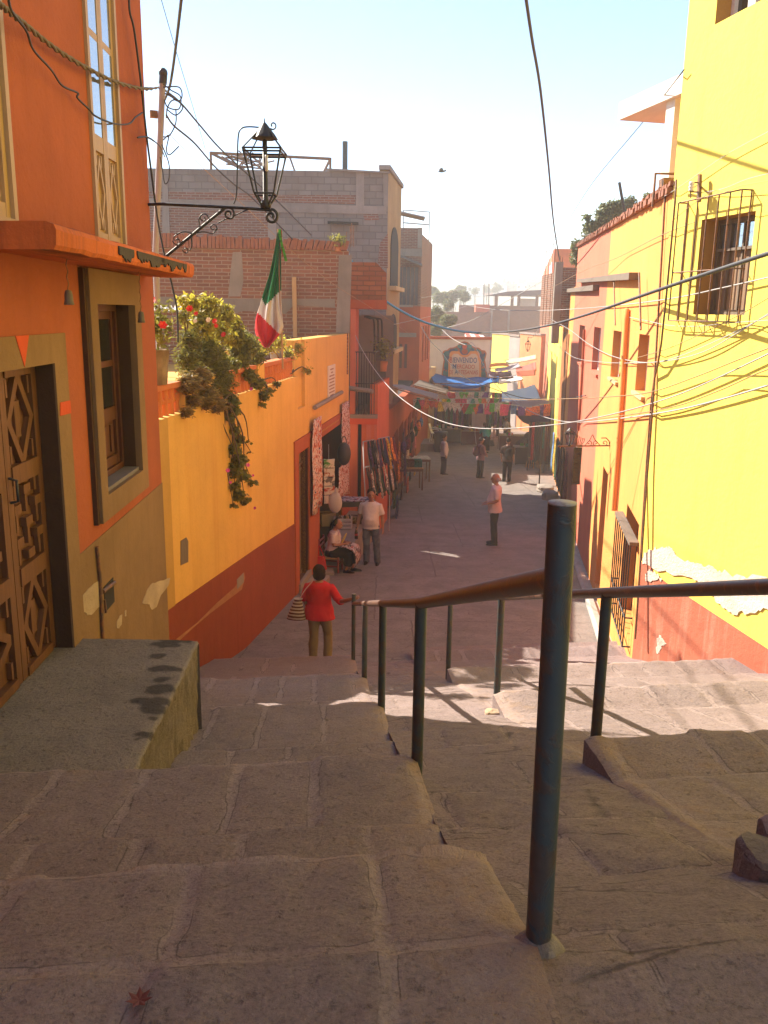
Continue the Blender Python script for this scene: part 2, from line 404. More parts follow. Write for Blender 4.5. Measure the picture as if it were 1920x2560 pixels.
def m_wood(name, c1, c2, rough=0.5, sc=1.0):
    t = NT(name); v = t.coord('UV', (14 * sc, 1.2 * sc, 1)); n1 = t.noise(v, 2.0, 6, 0.65, 1.2)
    c = t.mix(t.ramp(n1, [(0.3, BL), (0.7, WH)]), c1, c2)
    c = t.mix(t.math('MULTIPLY', t.noise(t.coord('Object'), 2.5, 5, 0.6), 0.5), c, mul(c1, 0.5))
    t.bump(n1, 0.3, 0.004); return t.set(c, rough, spec=0.4)
def m_leaf(name, col, var=0.45, trans=0.35):
    t = NT(name); oi = t.n('ShaderNodeTexCoord'); nz = t.noise(oi.outputs['Object'], 7.0, 3, 0.6); wn = t.n('ShaderNodeTexWhiteNoise'); wn.noise_dimensions = '3D'
    g = t.n('ShaderNodeNewGeometry'); t.l(g.outputs['Random Per Island'], wn.inputs['Vector'])
    c = t.mix(t.math('ADD', t.math('MULTIPLY', wn.outputs['Value'], 0.6), t.math('MULTIPLY', nz, 0.4)), mul(col, 1 - var), (min(col[0] * (1 + var) * 1.2, 1), min(col[1] * (1 + var), 1), col[2], 1))
    t.set(c, 0.55)
    tr = t.n('ShaderNodeBsdfTranslucent'); t.l(c, tr.inputs['Color']); mx = t.n('ShaderNodeMixShader'); mx.inputs[0].default_value = trans
    t.l(t.p.outputs[0], mx.inputs[1]); t.l(tr.outputs[0], mx.inputs[2]); t.l(mx.outputs[0], t.out.inputs[0])
    return t.m
def m_cloth(name, col, trans=0.0, pat=None, psc=8.0, axis=2, fine=True):
    t = NT(name); v = t.coord('Object'); nz = t.noise(v, 20, 3, 0.6)
    c = t.mix(nz, mul(col, 0.85), mul(col, 1.12))
    if pat:
        n2 = t.noise(v, psc, 3, 0.55, 0.8); c = t.mix(t.ramp(n2, [(0.5, BL), (0.56, WH)]), c, pat[0])
        if len(pat) > 1: c = t.mix(t.ramp(t.noise(v, psc * 1.7, 2, 0.5), [(0.58, BL), (0.62, WH)]), c, pat[1])
    if fine: t.bump(t.noise(v, 160, 2, 0.5), 0.15, 0.003)
    t.set(c, 0.9, spec=0.15)
    if trans:
        tr = t.n('ShaderNodeBsdfTranslucent'); t.l(c, tr.inputs['Color']); mx = t.n('ShaderNodeMixShader'); mx.inputs[0].default_value = trans
        t.l(t.p.outputs[0], mx.inputs[1]); t.l(tr.outputs[0], mx.inputs[2]); t.l(mx.outputs[0], t.out.inputs[0])
    return t.m
def m_stripe(name, cols, freq, kind='Object', axis='Z'):
    t = NT(name); v = t.coord(kind); sp = t.n('ShaderNodeSeparateXYZ'); t.l(v, sp.inputs[0])
    k = t.math('FRACT', t.math('ADD', t.math('MULTIPLY', sp.outputs[axis], freq), t.math('MULTIPLY', t.noise(v, 9, 2, 0.5), 0.15)))
    r = t.n('ShaderNodeValToRGB'); r.color_ramp.interpolation = 'CONSTANT'; e = r.color_ramp.elements
    while len(e) < len(cols): e.new(0.5)
    for i, c in enumerate(cols): e[i].position = i / len(cols); e[i].color = c
    t.l(k, r.inputs[0]); return t.set(r.outputs[0], 0.9, spec=0.15)
def m_glass(name, col=(0.02, 0.025, 0.03, 1), rough=0.06):
    t = NT(name); return t.set(col, rough, 0.0, 0.8)
# ------------------------------------------------------------------ palette
ORANGE = (0.40, 0.102, 0.042, 1); TAN = (0.27, 0.155, 0.075, 1); YEL = (0.74, 0.42, 0.10, 1); YEL2 = (0.90, 0.72, 0.12, 1); REDD = (0.27, 0.058, 0.026, 1); PINK = (0.60, 0.16, 0.095, 1); PEACH = (0.78, 0.315, 0.085, 1)
M = {}
M['orange'] = m_plaster('orange_plaster', ORANGE, 0.22, (0.20, 0.05, 0.02, 1), 1.0, 0.45, 0.3)
M['orange_old'] = m_plaster('stained_orange_plaster', (0.58, 0.14, 0.035, 1), 0.25, (0.06, 0.03, 0.02, 1), 1.2, 0.5, 1.0, 3.3)
M['keystone'] = m_plaster('red_orange_paint', (0.62, 0.09, 0.03, 1), 0.15, None, 1.0, 0.4, 0.15, 1.2)
M['tan'] = m_plaster('tan_paint', TAN, 0.3, (0.14, 0.075, 0.03, 1), 1.0, 0.45, 0.45, 2.1)
M['bare'] = m_plaster('bare_plaster_patch', (0.52, 0.38, 0.26, 1), 0.3, None, 3.0, 0.7, 0.2, 0.4)
M['yellow'] = m_plaster('ochre_yellow_plaster', YEL, 0.16, (0.5, 0.21, 0.03, 1), 0.8, 0.35, 0.4, 5.0)
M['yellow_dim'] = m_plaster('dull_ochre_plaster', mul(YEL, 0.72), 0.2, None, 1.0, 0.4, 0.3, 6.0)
M['reddado'] = m_plaster('brick_red_paint', REDD, 0.2, (0.16, 0.03, 0.012, 1), 1.0, 0.4, 0.4, 7.0)
M['yellow2'] = m_plaster('lemon_yellow_plaster', YEL2, 0.07, (0.75, 0.48, 0.05, 1), 0.8, 0.3, 0.25, 8.0)
M['pinkdado'] = m_plaster('faded_red_dado', (0.50, 0.145, 0.085, 1), 0.25, (0.62, 0.36, 0.27, 1), 1.5, 0.5, 0.5, 9.0)
M['scaling'] = m_plaster('flaking_pale_plaster', (0.80, 0.67, 0.56, 1), 0.2, None, 4.0, 0.9, 0.3, 1.9)
M['peach'] = m_plaster('peach_orange_plaster', PEACH, 0.14, (0.52, 0.22, 0.05, 1), 0.9, 0.4, 0.6, 4.0)
M['pink'] = m_plaster('salmon_plaster', PINK, 0.15, (0.4, 0.09, 0.04, 1), 1.0, 0.4, 0.5, 2.7)
M['redor'] = m_plaster('terracotta_plaster', (0.40, 0.085, 0.03, 1), 0.2, None, 0.8, 0.35, 0.4, 3.9)
M['cream'] = m_plaster('cream_plaster', (0.62, 0.45, 0.22, 1), 0.2, None, 1.0, 0.4, 0.3, 5.9)
M['whitew'] = m_plaster('white_render', (0.72, 0.68, 0.64, 1), 0.12, None, 1.0, 0.3, 0.25, 1.1)
M['grey'] = m_plaster('grey_cement_render', (0.26, 0.22, 0.19, 1), 0.35, None, 0.8, 0.6, 0.5, 6.6)
M['concrete'] = m_plaster('raw_concrete', (0.31, 0.26, 0.225, 1), 0.35, (0.12, 0.1, 0.085, 1), 0.9, 0.6, 0.35, 7.7)
M['brick'] = m_brick('red_brick', (0.27, 0.108, 0.064, 1), (0.175, 0.068, 0.044, 1), (0.32, 0.245, 0.19, 1), 0.30, 0.085, 0.013, dirtk=0.55)
M['brick2'] = m_brick('worn_red_brick', (0.27, 0.115, 0.075, 1), (0.19, 0.08, 0.055, 1), (0.30, 0.245, 0.205, 1), 0.28, 0.08, 0.014, dirtk=0.4)
M['brickor'] = m_brick('orange_stacked_brick', (0.34, 0.115, 0.05, 1), (0.24, 0.08, 0.038, 1), (0.16, 0.07, 0.04, 1), 0.30, 0.115, 0.012)
M['block'] = m_brick('concrete_block', (0.255, 0.222, 0.20, 1), (0.19, 0.165, 0.15, 1), (0.15, 0.13, 0.118, 1), 0.42, 0.21, 0.016, dirt=(0.15, 0.10, 0.08, 1), dirtk=0.75, bump=0.5)
M['tile'] = m_flat('clay_tile', (0.24, 0.085, 0.045, 1), 0.85, 0.5, 5.0, bump=0.4)
M['step'] = m_stone('stair_stone', (0.205, 0.158, 0.130, 1), (0.165, 0.130, 0.108, 1), (0.252, 0.196, 0.162, 1), 0.62, 0.5, 0.026, moss=0.45, dist=0.07)
M['ramp'] = m_stone('ramp_stone', (0.225, 0.172, 0.148, 1), (0.195, 0.150, 0.130, 1), (0.27, 0.21, 0.178, 1), 0.75, 0.9, 0.016, moss=0.0, seed=4.0, dist=0.11)
M['street'] = m_stone('street_concrete', (0.238, 0.204, 0.188, 1), (0.212, 0.182, 0.168, 1), (0.12, 0.10, 0.095, 1), 3.1, 3.4, 0.016, seed=2.0, dist=0.05, grain=30.0)
M['plat'] = m_stone('worn_cement', (0.25, 0.205, 0.172, 1), (0.235, 0.195, 0.165, 1), (0.23, 0.19, 0.16, 1), 6.0, 6.0, 0.001, seed=9.0, grain=70.0)
M['rough'] = m_plaster('rough_pebbled_cement', (0.275, 0.22, 0.19, 1), 0.55, None, 6.0, 1.0, 0.4, 3.0)
M['stain'] = m_plaster('damp_stain', (0.085, 0.068, 0.056, 1), 0.3, None, 4.0, 0.4, 0.2, 3.0)
M['post'] = m_metal('blue_green_paint_on_steel', (0.042, 0.054, 0.057, 1), (0.055, 0.04, 0.032, 1), 0.47, 0.5, 7.0)
M['rail'] = m_metal('worn_brown_steel', (0.105, 0.060, 0.046, 1), (0.15, 0.062, 0.028, 1), 0.42, 0.42, 16.0)
M['postcap'] = m_metal('galvanised_cap', (0.30, 0.27, 0.25, 1), (0.2, 0.15, 0.12, 1), 0.45, 0.6)
M['iron'] = m_metal('black_iron', (0.022, 0.021, 0.023, 1), (0.05, 0.03, 0.02, 1), 0.4, 0.5)
M['ironbr'] = m_metal('rusty_iron', (0.13, 0.065, 0.035, 1), (0.2, 0.08, 0.03, 1), 0.5, 0.6)
M['cable'] = m_flat('black_cable', (0.03, 0.03, 0.035, 1), 0.6, 0.2)
M['cablew'] = m_flat('white_cable', (0.36, 0.34, 0.33, 1), 0.6, 0.1)
M['cableb'] = m_flat('blue_sleeve', (0.06, 0.36, 0.58, 1), 0.5, 0.15)
M['cabley'] = m_flat('brown_cable', (0.30, 0.17, 0.07, 1), 0.6, 0.15)
M['wood'] = m_wood('carved_brown_wood', (0.19, 0.078, 0.032, 1), (0.085, 0.034, 0.015, 1), 0.45)
M['wood2'] = m_wood('dark_stained_wood', (0.12, 0.038, 0.018, 1), (0.07, 0.024, 0.012, 1), 0.5)
M['woodl'] = m_wood('pale_varnished_wood', (0.52, 0.33, 0.15, 1), (0.40, 0.235, 0.10, 1), 0.5)
M['woodg'] = m_wood('weathered_grey_wood', (0.22, 0.17, 0.13, 1), (0.12, 0.09, 0.07, 1), 0.8)
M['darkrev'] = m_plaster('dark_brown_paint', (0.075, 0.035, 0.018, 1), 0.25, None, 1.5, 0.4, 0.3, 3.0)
M['glass'] = m_glass('window_glass', (0.42, 0.48, 0.56, 1), 0.03); M['glass'].node_tree.nodes['Principled BSDF'].inputs['Metallic'].default_value = 0.7
M['glassd'] = m_glass('dark_window_glass', (0.02, 0.02, 0.022, 1), 0.12)
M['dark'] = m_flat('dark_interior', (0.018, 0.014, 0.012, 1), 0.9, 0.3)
M['sheet'] = m_flat('corrugated_sheet', (0.32, 0.30, 0.29, 1), 0.5, 0.3, 3.0, 0.3)

# ------------------------------------------------------------------ camera, light, sky
cd = bpy.data.cameras.new('camera'); co = bpy.data.objects.new('camera', cd); COL.objects.link(co)
mx = Matrix.Identity(4)
for i in range(3): mx[i][0], mx[i][1], mx[i][2], mx[i][3] = CR[i], CU[i], -_F[i], CAM[i]
co.matrix_world = mx
cd.sensor_fit = 'VERTICAL'; cd.sensor_height = 24.0; cd.lens = FPX / 2560 * 24.0; cd.clip_start = 0.05; cd.clip_end = 3000
SC.camera = co
SUN_AZ, SUN_EL = R(-50), R(37)                 # azimuth measured from +Y, negative = towards -X
sd = Vector((math.sin(SUN_AZ) * math.cos(SUN_EL), math.cos(SUN_AZ) * math.cos(SUN_EL), math.sin(SUN_EL)))
sl = bpy.data.lights.new('sun', 'SUN'); sl.energy = 5.0; sl.angle = R(0.53); sl.color = (1.0, 0.90, 0.74)
so = bpy.data.objects.new('sun', sl); COL.objects.link(so); so.location = sd * 60; so.rotation_euler = sd.to_track_quat('Z', 'Y').to_euler()
w = bpy.data.worlds.new('World'); SC.world = w; w.use_nodes = True
nt = w.node_tree; bg = nt.nodes['Background']; sk = nt.nodes.new('ShaderNodeTexSky'); sk.sky_type = 'NISHITA'; sk.sun_disc = False
sk.sun_elevation = SUN_EL; sk.sun_rotation = SUN_AZ; sk.air_density = 1.2; sk.dust_density = 0.2; sk.ozone_density = 2.2; sk.altitude = 1900
nt.links.new(sk.outputs[0], bg.inputs[0]); bg.inputs[1].default_value = 0.093
SC.view_settings.view_transform = 'Standard'; SC.view_settings.look = 'None'; SC.view_settings.exposure = 1.63; SC.view_settings.gamma = 1.0
SC.render.engine = 'CYCLES'
cy = SC.cycles; cy.max_bounces = 10; cy.diffuse_bounces = 6; cy.glossy_bounces = 3; cy.transmission_bounces = 4; cy.use_denoising = True; cy.caustics_reflective = False; cy.caustics_refractive = False
cy.sample_clamp_indirect = 8.0

# ------------------------------------------------------------------ walls the buildings stand on
WO = Wall(-1.87, 5.0, -0.03, 1)        # orange house
WY = Wall(-2.02, 12.0, 0.12, 1)        # yellow house with the terrace
WL = Wall(-0.2, 21.8, 0.08, 1)        # shops beyond it
WR = Wall(3.27, 10.6, 0.155, -1)       # row across the street
WN = Wall(3.15, 10.6, -0.2376, -1)     # tall lemon yellow house

# ------------------------------------------------------------------ ground, stairs
def S(a, t, h): return Vector((a - 0.0746 * t, t + 0.12 * a, CZ - h))
def n3(p, sc, seed=0): return mnoise.noise(Vector((p[0] * sc + seed, p[1] * sc, p[2] * sc)))
def sheet(name, mat, y0, y1, dy, x0, x1, nx, hf, lab=None, zoff=0.0):
    mb = MB(); rows = []; y = y0; n = max(2, int((y1 - y0) / dy))
    for i in range(n + 1):
        y = y0 + (y1 - y0) * i / n
        rows.append([Vector((x0 + (x1 - x0) * j / nx, y, CZ - hf(y, x0 + (x1 - x0) * j / nx) + zoff)) for j in range(nx + 1)])
    mb.grid(rows); o = mb.build(name, mat, origin=(0, 0, 0)); tag(o, kind='structure'); return o
def ground_h(y, x):
    if y < 10.7: return 4.66 - 0.35 * (10.7 - y) + 0.75 if y > -2 else 0.96
    if y < 62: return street_h(y) + 0.012
    return 8.55 + 0.012 * (y - 60)
sheet('ground', m_flat('dry_earth', (0.22, 0.16, 0.11, 1), 0.95, 0.35, 0.3), -30, 900, 3.1, -400, 400, 40, ground_h)
def st_h(y, x): return street_h(y) + 0.02 * mnoise.noise(Vector((x * 0.5, y * 0.35, 0))) + 0.006 * mnoise.noise(Vector((x * 2, y * 1.3, 3)))
sheet('street', M['street'], 10.66, 64, 0.3, -3.2, 13, 50, lambda y, x: st_h(y, x) - 0.012)

NOS = [(1.95, 1.37), (3.51, 1.965), (5.6, 2.70), (7.8, 3.455), (10.65, 4.45)]
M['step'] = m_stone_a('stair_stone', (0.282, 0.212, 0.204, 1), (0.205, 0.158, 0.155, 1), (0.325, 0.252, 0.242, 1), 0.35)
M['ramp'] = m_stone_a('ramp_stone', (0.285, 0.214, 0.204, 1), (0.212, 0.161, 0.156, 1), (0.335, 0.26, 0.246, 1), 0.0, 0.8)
def sm(x, a, b): x = max(0.0, min(1.0, (x - a) / (b - a))); return x * x * (3 - 2 * x)
class Stones:
    """rows of blocks of uneven width; gives distance to the nearest joint and a tone for the block"""
    def __init__(s, rows, seed, wmin=0.42, wmax=0.78, u0=-4.2, u1=7.0):
        s.rows = rows; rnd = random.Random(seed); s.cuts = []; s.tone = []; s.seed = seed
        for r in range(len(rows) - 1):
            u = u0 + rnd.random() * 0.5; c = [u0 - 1]
            while u < u1: c.append(u); u += rnd.uniform(wmin, wmax)
            c.append(u1 + 2); s.cuts.append(c); s.tone.append([rnd.random() for _ in c])
    def at(s, u, v):
        u += 0.035 * mnoise.noise(Vector((u * 2.1, v * 2.1, s.seed))) + 0.012 * mnoise.noise(Vector((u * 9, v * 9, s.seed)))
        v += 0.030 * mnoise.noise(Vector((u * 1.7, v * 2.1, s.seed + 7))) + 0.012 * mnoise.noise(Vector((u * 8, v * 8, s.seed + 3)))
        for r in range(len(s.rows) - 1):
            if s.rows[r] <= v < s.rows[r + 1] or r == len(s.rows) - 2: break
        c = s.cuts[r]; d = min(abs(v - s.rows[r]), abs(v - s.rows[r + 1]))
        for k in range(len(c) - 1):
            if c[k] <= u < c[k + 1]: break
        return min(d, abs(u - c[k]), abs(u - c[k + 1])), s.tone[r][k]
def nonuni(a0, f0, f1, a1, df, dc):
    out = []; a = a0
    while a < a1 - 1e-6: out.append(a); a += df if f0 <= a < f1 else dc
    out.append(a1); return out
def stone_mesh(name, mat, blocks):
    """blocks: list of (rows of points, rows of uv, rows of (stone, tone, edge)), plus plain polygons"""
    mb = MB(); at_ = []
    for rows, uvs, ats, polys in blocks:
        mb.grid(rows, 0, True, False, uvs); at_ += [x for r in ats for x in r]
        for p in polys: mb.poly(p); at_ += [(1.0, 0.3, 0.0)] * len(p)
    o = mb.build(name, mat, origin=(0, 0, 0))
    for i, n in enumerate(('stone', 'tone', 'edge')):
        a = o.data.attributes.new(n, 'FLOAT', 'POINT'); a.data.foreach_set('value', [x[i] for x in at_])
    return tag(o, kind='structure')
def ramp_h(t):
    b = 0.823 + 0.35 * (t + 0.09)
    if t < 2.1: return 1.25 + 0.34 * max(0.0, (t - 1.38) / 0.72) ** 1.15
    return b if t < 10.2 else min(b, 4.72)
def flight(name, a0, a1, fa0, fa1, shift, left):
    blocks = []; prev = (1.24, 1.25); RISE = 0.27 if left else 0.20
    for k, (tn, hn) in enumerate(NOS):
        tn += shift; L = tn - prev[0]; dt = (0.016, 0.024, 0.035, 0.05, 0.06)[k]; n = max(6, int(L / dt)); da = (0.018, 0.028, 0.04, 0.06, 0.07)[k]
        rowsb = [-1.5, -0.97, -0.47, 0.0, 0.6] if k == 0 else ([-L - 0.5, -L, -L * 0.5, 0.0, 0.6] if left else [-L - 0.5, -L, -L * 0.68, -0.40 - L * 0.02, 0.0, 0.6])
        S_ = Stones(rowsb, 11 * k + (3 if left else 77), 0.34 if k == 0 else 0.27, 0.50 if k == 0 else 0.44); AA = nonuni(a0, fa0, fa1, a1, da, 0.25)
        seg = []
        if not left and k: hn = ramp_h(tn - 0.40) - 0.015
        for i in range(n + 1):
            q = i / n; t = prev[0] + (L - 0.05) * q
            if k == 0: h = 1.25 + max(0, t - 1.45) * (0.12 / 0.45)
            elif left:
                h = prev[1] + (hn - prev[1]) * q; h += -0.02 * (q / 0.5) if q < 0.5 else 0.02 * (1 - (q - 0.5) / 0.5)
            else:
                tb = tn - 0.40; h = prev[1] + (ramp_h(tb) - 0.025 - prev[1]) * sm(min(1, (t - prev[0]) / (tb - prev[0])), 0, 1) if t < tb else hn - 0.01 + 0.01 * (t - tb) / 0.35
                if t < tb: h = max(ramp_h(t) - 0.02, prev[1] + (ramp_h(tb) - 0.025 - prev[1]) * (t - prev[0]) / (tb - prev[0])) - 0.0
            seg.append((t, h, t - tn))
        seg += [(tn - 0.018, hn, -0.018), (tn - 0.006, hn + 0.004, -0.006), (tn - 0.001, hn + 0.014, 0.01), (tn, hn + 0.07, 0.06), (tn + 0.004, hn + 0.13, 0.12), (tn + 0.008, hn + RISE, 0.2)]
        rows = []; uvs = []; ats = []
        for (t, h, v) in seg:
            row = []; ur = []; ar = []
            for a in AA:
                p = S(a, t, h); e = (a1 - a) if left else (a - a0)
                rnd = 0.018 * max(0, 1 - e / 0.04) ** 2 * (sm(t, 1.4, 1.8) if k == 0 else 1)
                d, tone = S_.at(a, v); st = sm(d, 0.005, 0.036)
                chip = 0.018 * max(0, mnoise.noise(Vector((a * 6, tn * 3, 2.0)))) * max(0, 1 - abs(v) / 0.05)
                dz = 0.006 * st + 0.010 * (tone - 0.5) + 0.010 * n3(p, 1.3, k) + 0.008 * n3(p, 5.0, k * 3) + 0.005 * n3(p, 14.0) + 0.0025 * n3(p, 37.0) - rnd - chip
                tail = max(0.0, 1 - abs(t - tn) / 0.25)
                dy = (0.022 * n3((a, tn, 0), 2.5, 9 + k) + 0.012 * n3((a, tn, 0), 9.0, 4) + 0.035 * (tone - 0.5)) * tail
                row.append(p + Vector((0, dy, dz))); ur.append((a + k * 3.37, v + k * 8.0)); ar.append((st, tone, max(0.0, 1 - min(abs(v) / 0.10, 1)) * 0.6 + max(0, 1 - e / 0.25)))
            rows.append(row); uvs.append(ur); ats.append(ar)
        j = -1 if left else 0
        side = [r[j] for r in rows]; dn = Vector((0, 0, 0.45))
        blocks.append((rows, uvs, ats, [[p, q, q - dn, p - dn] for p, q in zip(side, side[1:])]))
        prev = (tn + 0.008, hn + RISE if left else max(hn + 0.20, ramp_h(tn) + 0.03))
    AA = nonuni(a0, 9, 9, a1, 1, 0.3); rows = [[S(a, prev[0] + i * 0.35, prev[1] + 0.02 * i) for a in AA] for i in range(3)]
    blocks.append((rows, None, [[(1.0, 0.4, 0.0)] * len(AA)] * 3, []))
    return stone_mesh(name, M['step'], blocks)
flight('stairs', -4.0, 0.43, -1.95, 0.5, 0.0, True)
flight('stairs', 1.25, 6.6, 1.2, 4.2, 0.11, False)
S_ = Stones([1.0 + 0.55 * i for i in range(19)], 5, 0.35, 0.95); rows = []; uvs = []; ats = []; t = 1.2
AA = [0.412 + 0.85 * j / 36 for j in range(37)]
while t < 10.95:
    row = []; ur = []; ar = []
    for a in AA:
        p = S(a, t, ramp_h(t)); d, tone = S_.at(a + 0.12 * math.sin(t * 0.7), t); st = sm(d, 0.004, 0.024)
        row.append(p + Vector((0, 0, 0.006 * st + 0.008 * (tone - .5) + 0.016 * n3(p, 1.6, 5) + 0.010 * n3(p, 5, 2) + 0.006 * n3(p, 14) + 0.003 * n3(p, 35)))); ur.append((a, t)); ar.append((0.25 + 0.75 * st, tone, 0.0))
    rows.append(row); uvs.append(ur); ats.append(ar); t += 0.018 if t < 3.5 else 0.04
stone_mesh('ramp', M['ramp'], [(rows, uvs, ats, [[p[j], q[j], q[j] - Vector((0, 0, .4)), p[j] - Vector((0, 0, .4))] for j in (0, -1) for p, q in zip(rows, rows[1:])])])
rows = [[S(-4 + 10.6 * j / 90, -1.6 + 2.85 * i / 40, 1.254) for j in range(91)] for i in range(41)]
rows = [[p + Vector((0, 0, 0.010 * n3(p, 1.3, 0) + 0.008 * n3(p, 5, 0))) for p in r] for r in rows]
stone_mesh('landing', M['step'], [(rows, None, [[(1.0, 0.5, 0.0)] * 91] * 41, [])])

# loose blocks bedded beside the ramp
def rock(name, c, size, seed, mat, lab, group=None, rz=0.0):
    mb = MB(); c = Vector(c); rows = []
    rnd = random.Random(seed); n, k = 14, 8
    for i in range(k + 1):
        q = -0.999 + 1.998 * i / k; row = []
        for j in range(n):
            b = 2 * math.pi * j / n; d = Vector((math.cos(b) * math.sqrt(1 - q * q), math.sin(b) * math.sqrt(1 - q * q), q))
            d = Vector([math.copysign(abs(x) ** 0.55, x) for x in d])
            f = 1 + 0.16 * mnoise.noise(d * 1.6 + Vector((seed, 0, 0)))
            p = Vector((d.x * size[0] * f, d.y * size[1] * f, d.z * size[2] * f))
            p.rotate(Matrix.Rotation(rz, 3, 'Z')); row.append(c + p)
        rows.append(row)
    mb.rings(rows, 0, True, False); o = mb.build(name, mat); return tag(o, lab, 'stone', group)
rock('stone_block', S(1.22, 1.95, 1.50), (0.07, 0.09, 0.09), 5, M['plat'], 'dark stone lump at the edge of the frame beside the ramp top')
rock('small_stone', S(1.05, 2.27, 1.66), (0.03, 0.025, 0.025), 8, M['plat'], 'small grey stone lying on the ramp near the dark lump')
rock('small_stone', S(1.21, 5.5, 2.80), (0.06, 0.05, 0.05), 9, M['bare'], 'pale sunlit stone lodged at the ramp edge below the third step')
mb = MB()
for k in range(7):
    a = k * 0.9; c = at(350, 2500, 1.70) + Vector((0.0, 0, 0.004)); d = Vector((math.cos(a), math.sin(a), 0.15)); e = Vector((-d.y, d.x, 0))
    mb.poly([c, c + d * 0.012 + e * 0.006, c + d * 0.026 + Vector((0, 0, 0.003)), c + d * 0.012 - e * 0.006])
lf = mb.build('fallen_leaf', m_flat('dry_leaf', (0.10, 0.018, 0.012, 1), 0.7)); tag(lf, 'dried dark red leaf lying on the stone landing', 'leaf')
r_ = ray(350, 2500); lf.location = CAM + r_ * ((1.235) / -r_.z) + Vector((0, 0, 0.0))

# ------------------------------------------------------------------ handrails
def on_slope(u, v, off=0.723):
    r = ray(u, v); k = -off / (r.z + 0.35 * r.y); return CAM + r * k
def handrail(name, lab, bases, tops, rail_pts, stub=None):
    t = thing(name, lab, 'handrail', bases[0])
    for i, (b, tp) in enumerate(zip(bases, tops)):
        mb = MB(); b = Vector(b); n = 18; rows = []
        mb.tube([b - Vector((0, 0, 0.12))] + [b.lerp(tp, k / 12) for k in range(1, 12)] + [tp], 0.0262, 20)
        p = mb.build('post', M['post'], t)
        if i == 0:
            m2 = MB(); m2.rings([[b + Vector((r * (1 + 0.25 * mnoise.noise(Vector((a * 2, r * 20, 5)))) * math.cos(a), r * (1 + 0.25 * mnoise.noise(Vector((a * 2, r * 20, 5)))) * math.sin(a), z)) for a in [2 * math.pi * q / 20 for q in range(20)]] for r, z in ((0.06, -0.03), (0.045, -0.005), (0.036, 0.004), (0.030, 0.010), (0.024, 0.014))]); m2.build('footing', M['plat'], p)
        if stub and i in stub:
            m2 = MB(); m2.lathe(tp + Vector((0, 0, 0.0005)), [(0.0, 0), (0.0262, 0.0), (0.0262, 0.003), (0.0, 0.004)], 20); m2.build('cap', M['postcap'], p)
    mb = MB(); mb.tube(rail_pts, 0.0255, 20); mb.build('rail', M['rail'], t)
    return t
r_ = ray(1346, 2352); P1 = CAM + r_ * (1.25 / -r_.z)
Pb = [P1] + [on_slope(*D_(x, y)) for x, y in ((901, 1634), (824, 1517), (787, 1459), (763, 1420))]
rh = Vector((0, 0, 0.735))
r_ = ray(1406, 1260); p1t = CAM + r_ * (P1.y / r_.y)
tops = [p1t] + [b + rh for b in Pb[1:4]] + [Pb[4] + rh + Vector((0, 0, 0.13))]
p1r = P1.lerp(p1t, 0.845)
handrail('handrail', 'worn steel handrail on blue posts that the woman in red holds', Pb, tops, [p1r + Vector((0.0, 0.004, 0.0))] + [b + rh for b in Pb[1:]], (0, 4))
Rb = [on_slope(*D_(x, y)) for x, y in ((1285, 1617), (1073, 1504), (968, 1449))]
d_ = (Rb[0] - Rb[2]) / (Rb[0] - Rb[2]).length
R0 = Rb[0] + d_ * 2.25; rh2 = Vector((0, 0, 0.80))
Rb = [R0] + Rb + [Rb[2] - d_ * 2.75]
handrail('handrail', 'second worn steel handrail, on blue posts beside the sunlit steps', Rb, [b + rh2 for b in Rb], [R0 + rh2 + d_ * 0.4] + [b + rh2 for b in Rb])

# ------------------------------------------------------------------ stone platform in front of the door
pt = CZ - 2.0
plat = thing('stone_platform', 'cement topped door platform with dark damp stains along its broken edge', 'platform', (-1.5, 4.2, CZ - 2.9))
spots = []
for (u, v, rx, ry) in ((415, 1610, .10, .05), (392, 1640, .05, .05), (410, 1672, .11, .05), (405, 1698, .05, .04), (398, 1722, .10, .06), (385, 1752, .13, .05), (392, 1772, .09, .06), (382, 1795, .03, .02), (372, 1838, .06, .03), (432, 1612, .06, .04), (345, 1850, .02, .015), (440, 1600, .12, .05)):
    r_ = ray(u, v); c = CAM + r_ * (2.0 / -r_.z); spots.append((c.x, c.y, rx, ry))
rows = []; ats = []; uvs = []; ny = 110; AX = nonuni(-2.3, -1.75, -1.0, -1.0, 0.012, 0.06)[:-1]; nx = len(AX)
for i in range(ny + 1):
    y = 3.40 + 1.60 * i / ny; row = []; ar = []; ur = []
    xe = -1.10 - 0.03 * (y - 3.5) + 0.020 * mnoise.noise(Vector((0, y * 3, 0))) + 0.012 * mnoise.noise(Vector((0, y * 11, 0)))
    for j in range(nx + 1):
        x = xe - (AX[-1] - AX[j]) if j < nx else xe + 0.008
        m_ = 0
        for cx, cy, rx, ry in spots:
            q = math.hypot((x - cx) / rx, (y - cy) / ry) + 0.5 * mnoise.noise(Vector((x * 16, y * 16, 4))); m_ = max(m_, 1 - sm(q, 0.75, 1.15))
        row.append(Vector((x, y, pt + 0.008 * n3((x, y, 0), 2.0, 3) + 0.004 * n3((x, y, 0), 8) + 0.002 * n3((x, y, 0), 30) - (0.02 if j == nx else 0.006 * max(0, 1 - (xe - x) / 0.05))))); ar.append((1.0, m_, 0.0)); ur.append((x, y))
    rows.append(row); ats.append(ar); uvs.append(ur)
o = stone_mesh('top', m_stone_a('worn_cement_top', (0.262, 0.215, 0.188, 1), (0.262, 0.215, 0.188, 1), (0.28, 0.23, 0.2, 1), 0.0, 0.0, (0.045, 0.037, 0.033, 1)), [(rows, uvs, ats, [])])
del o['kind']; o.parent = plat; o.location = -plat.location
mb = MB()
e = [r[-1] for r in rows]
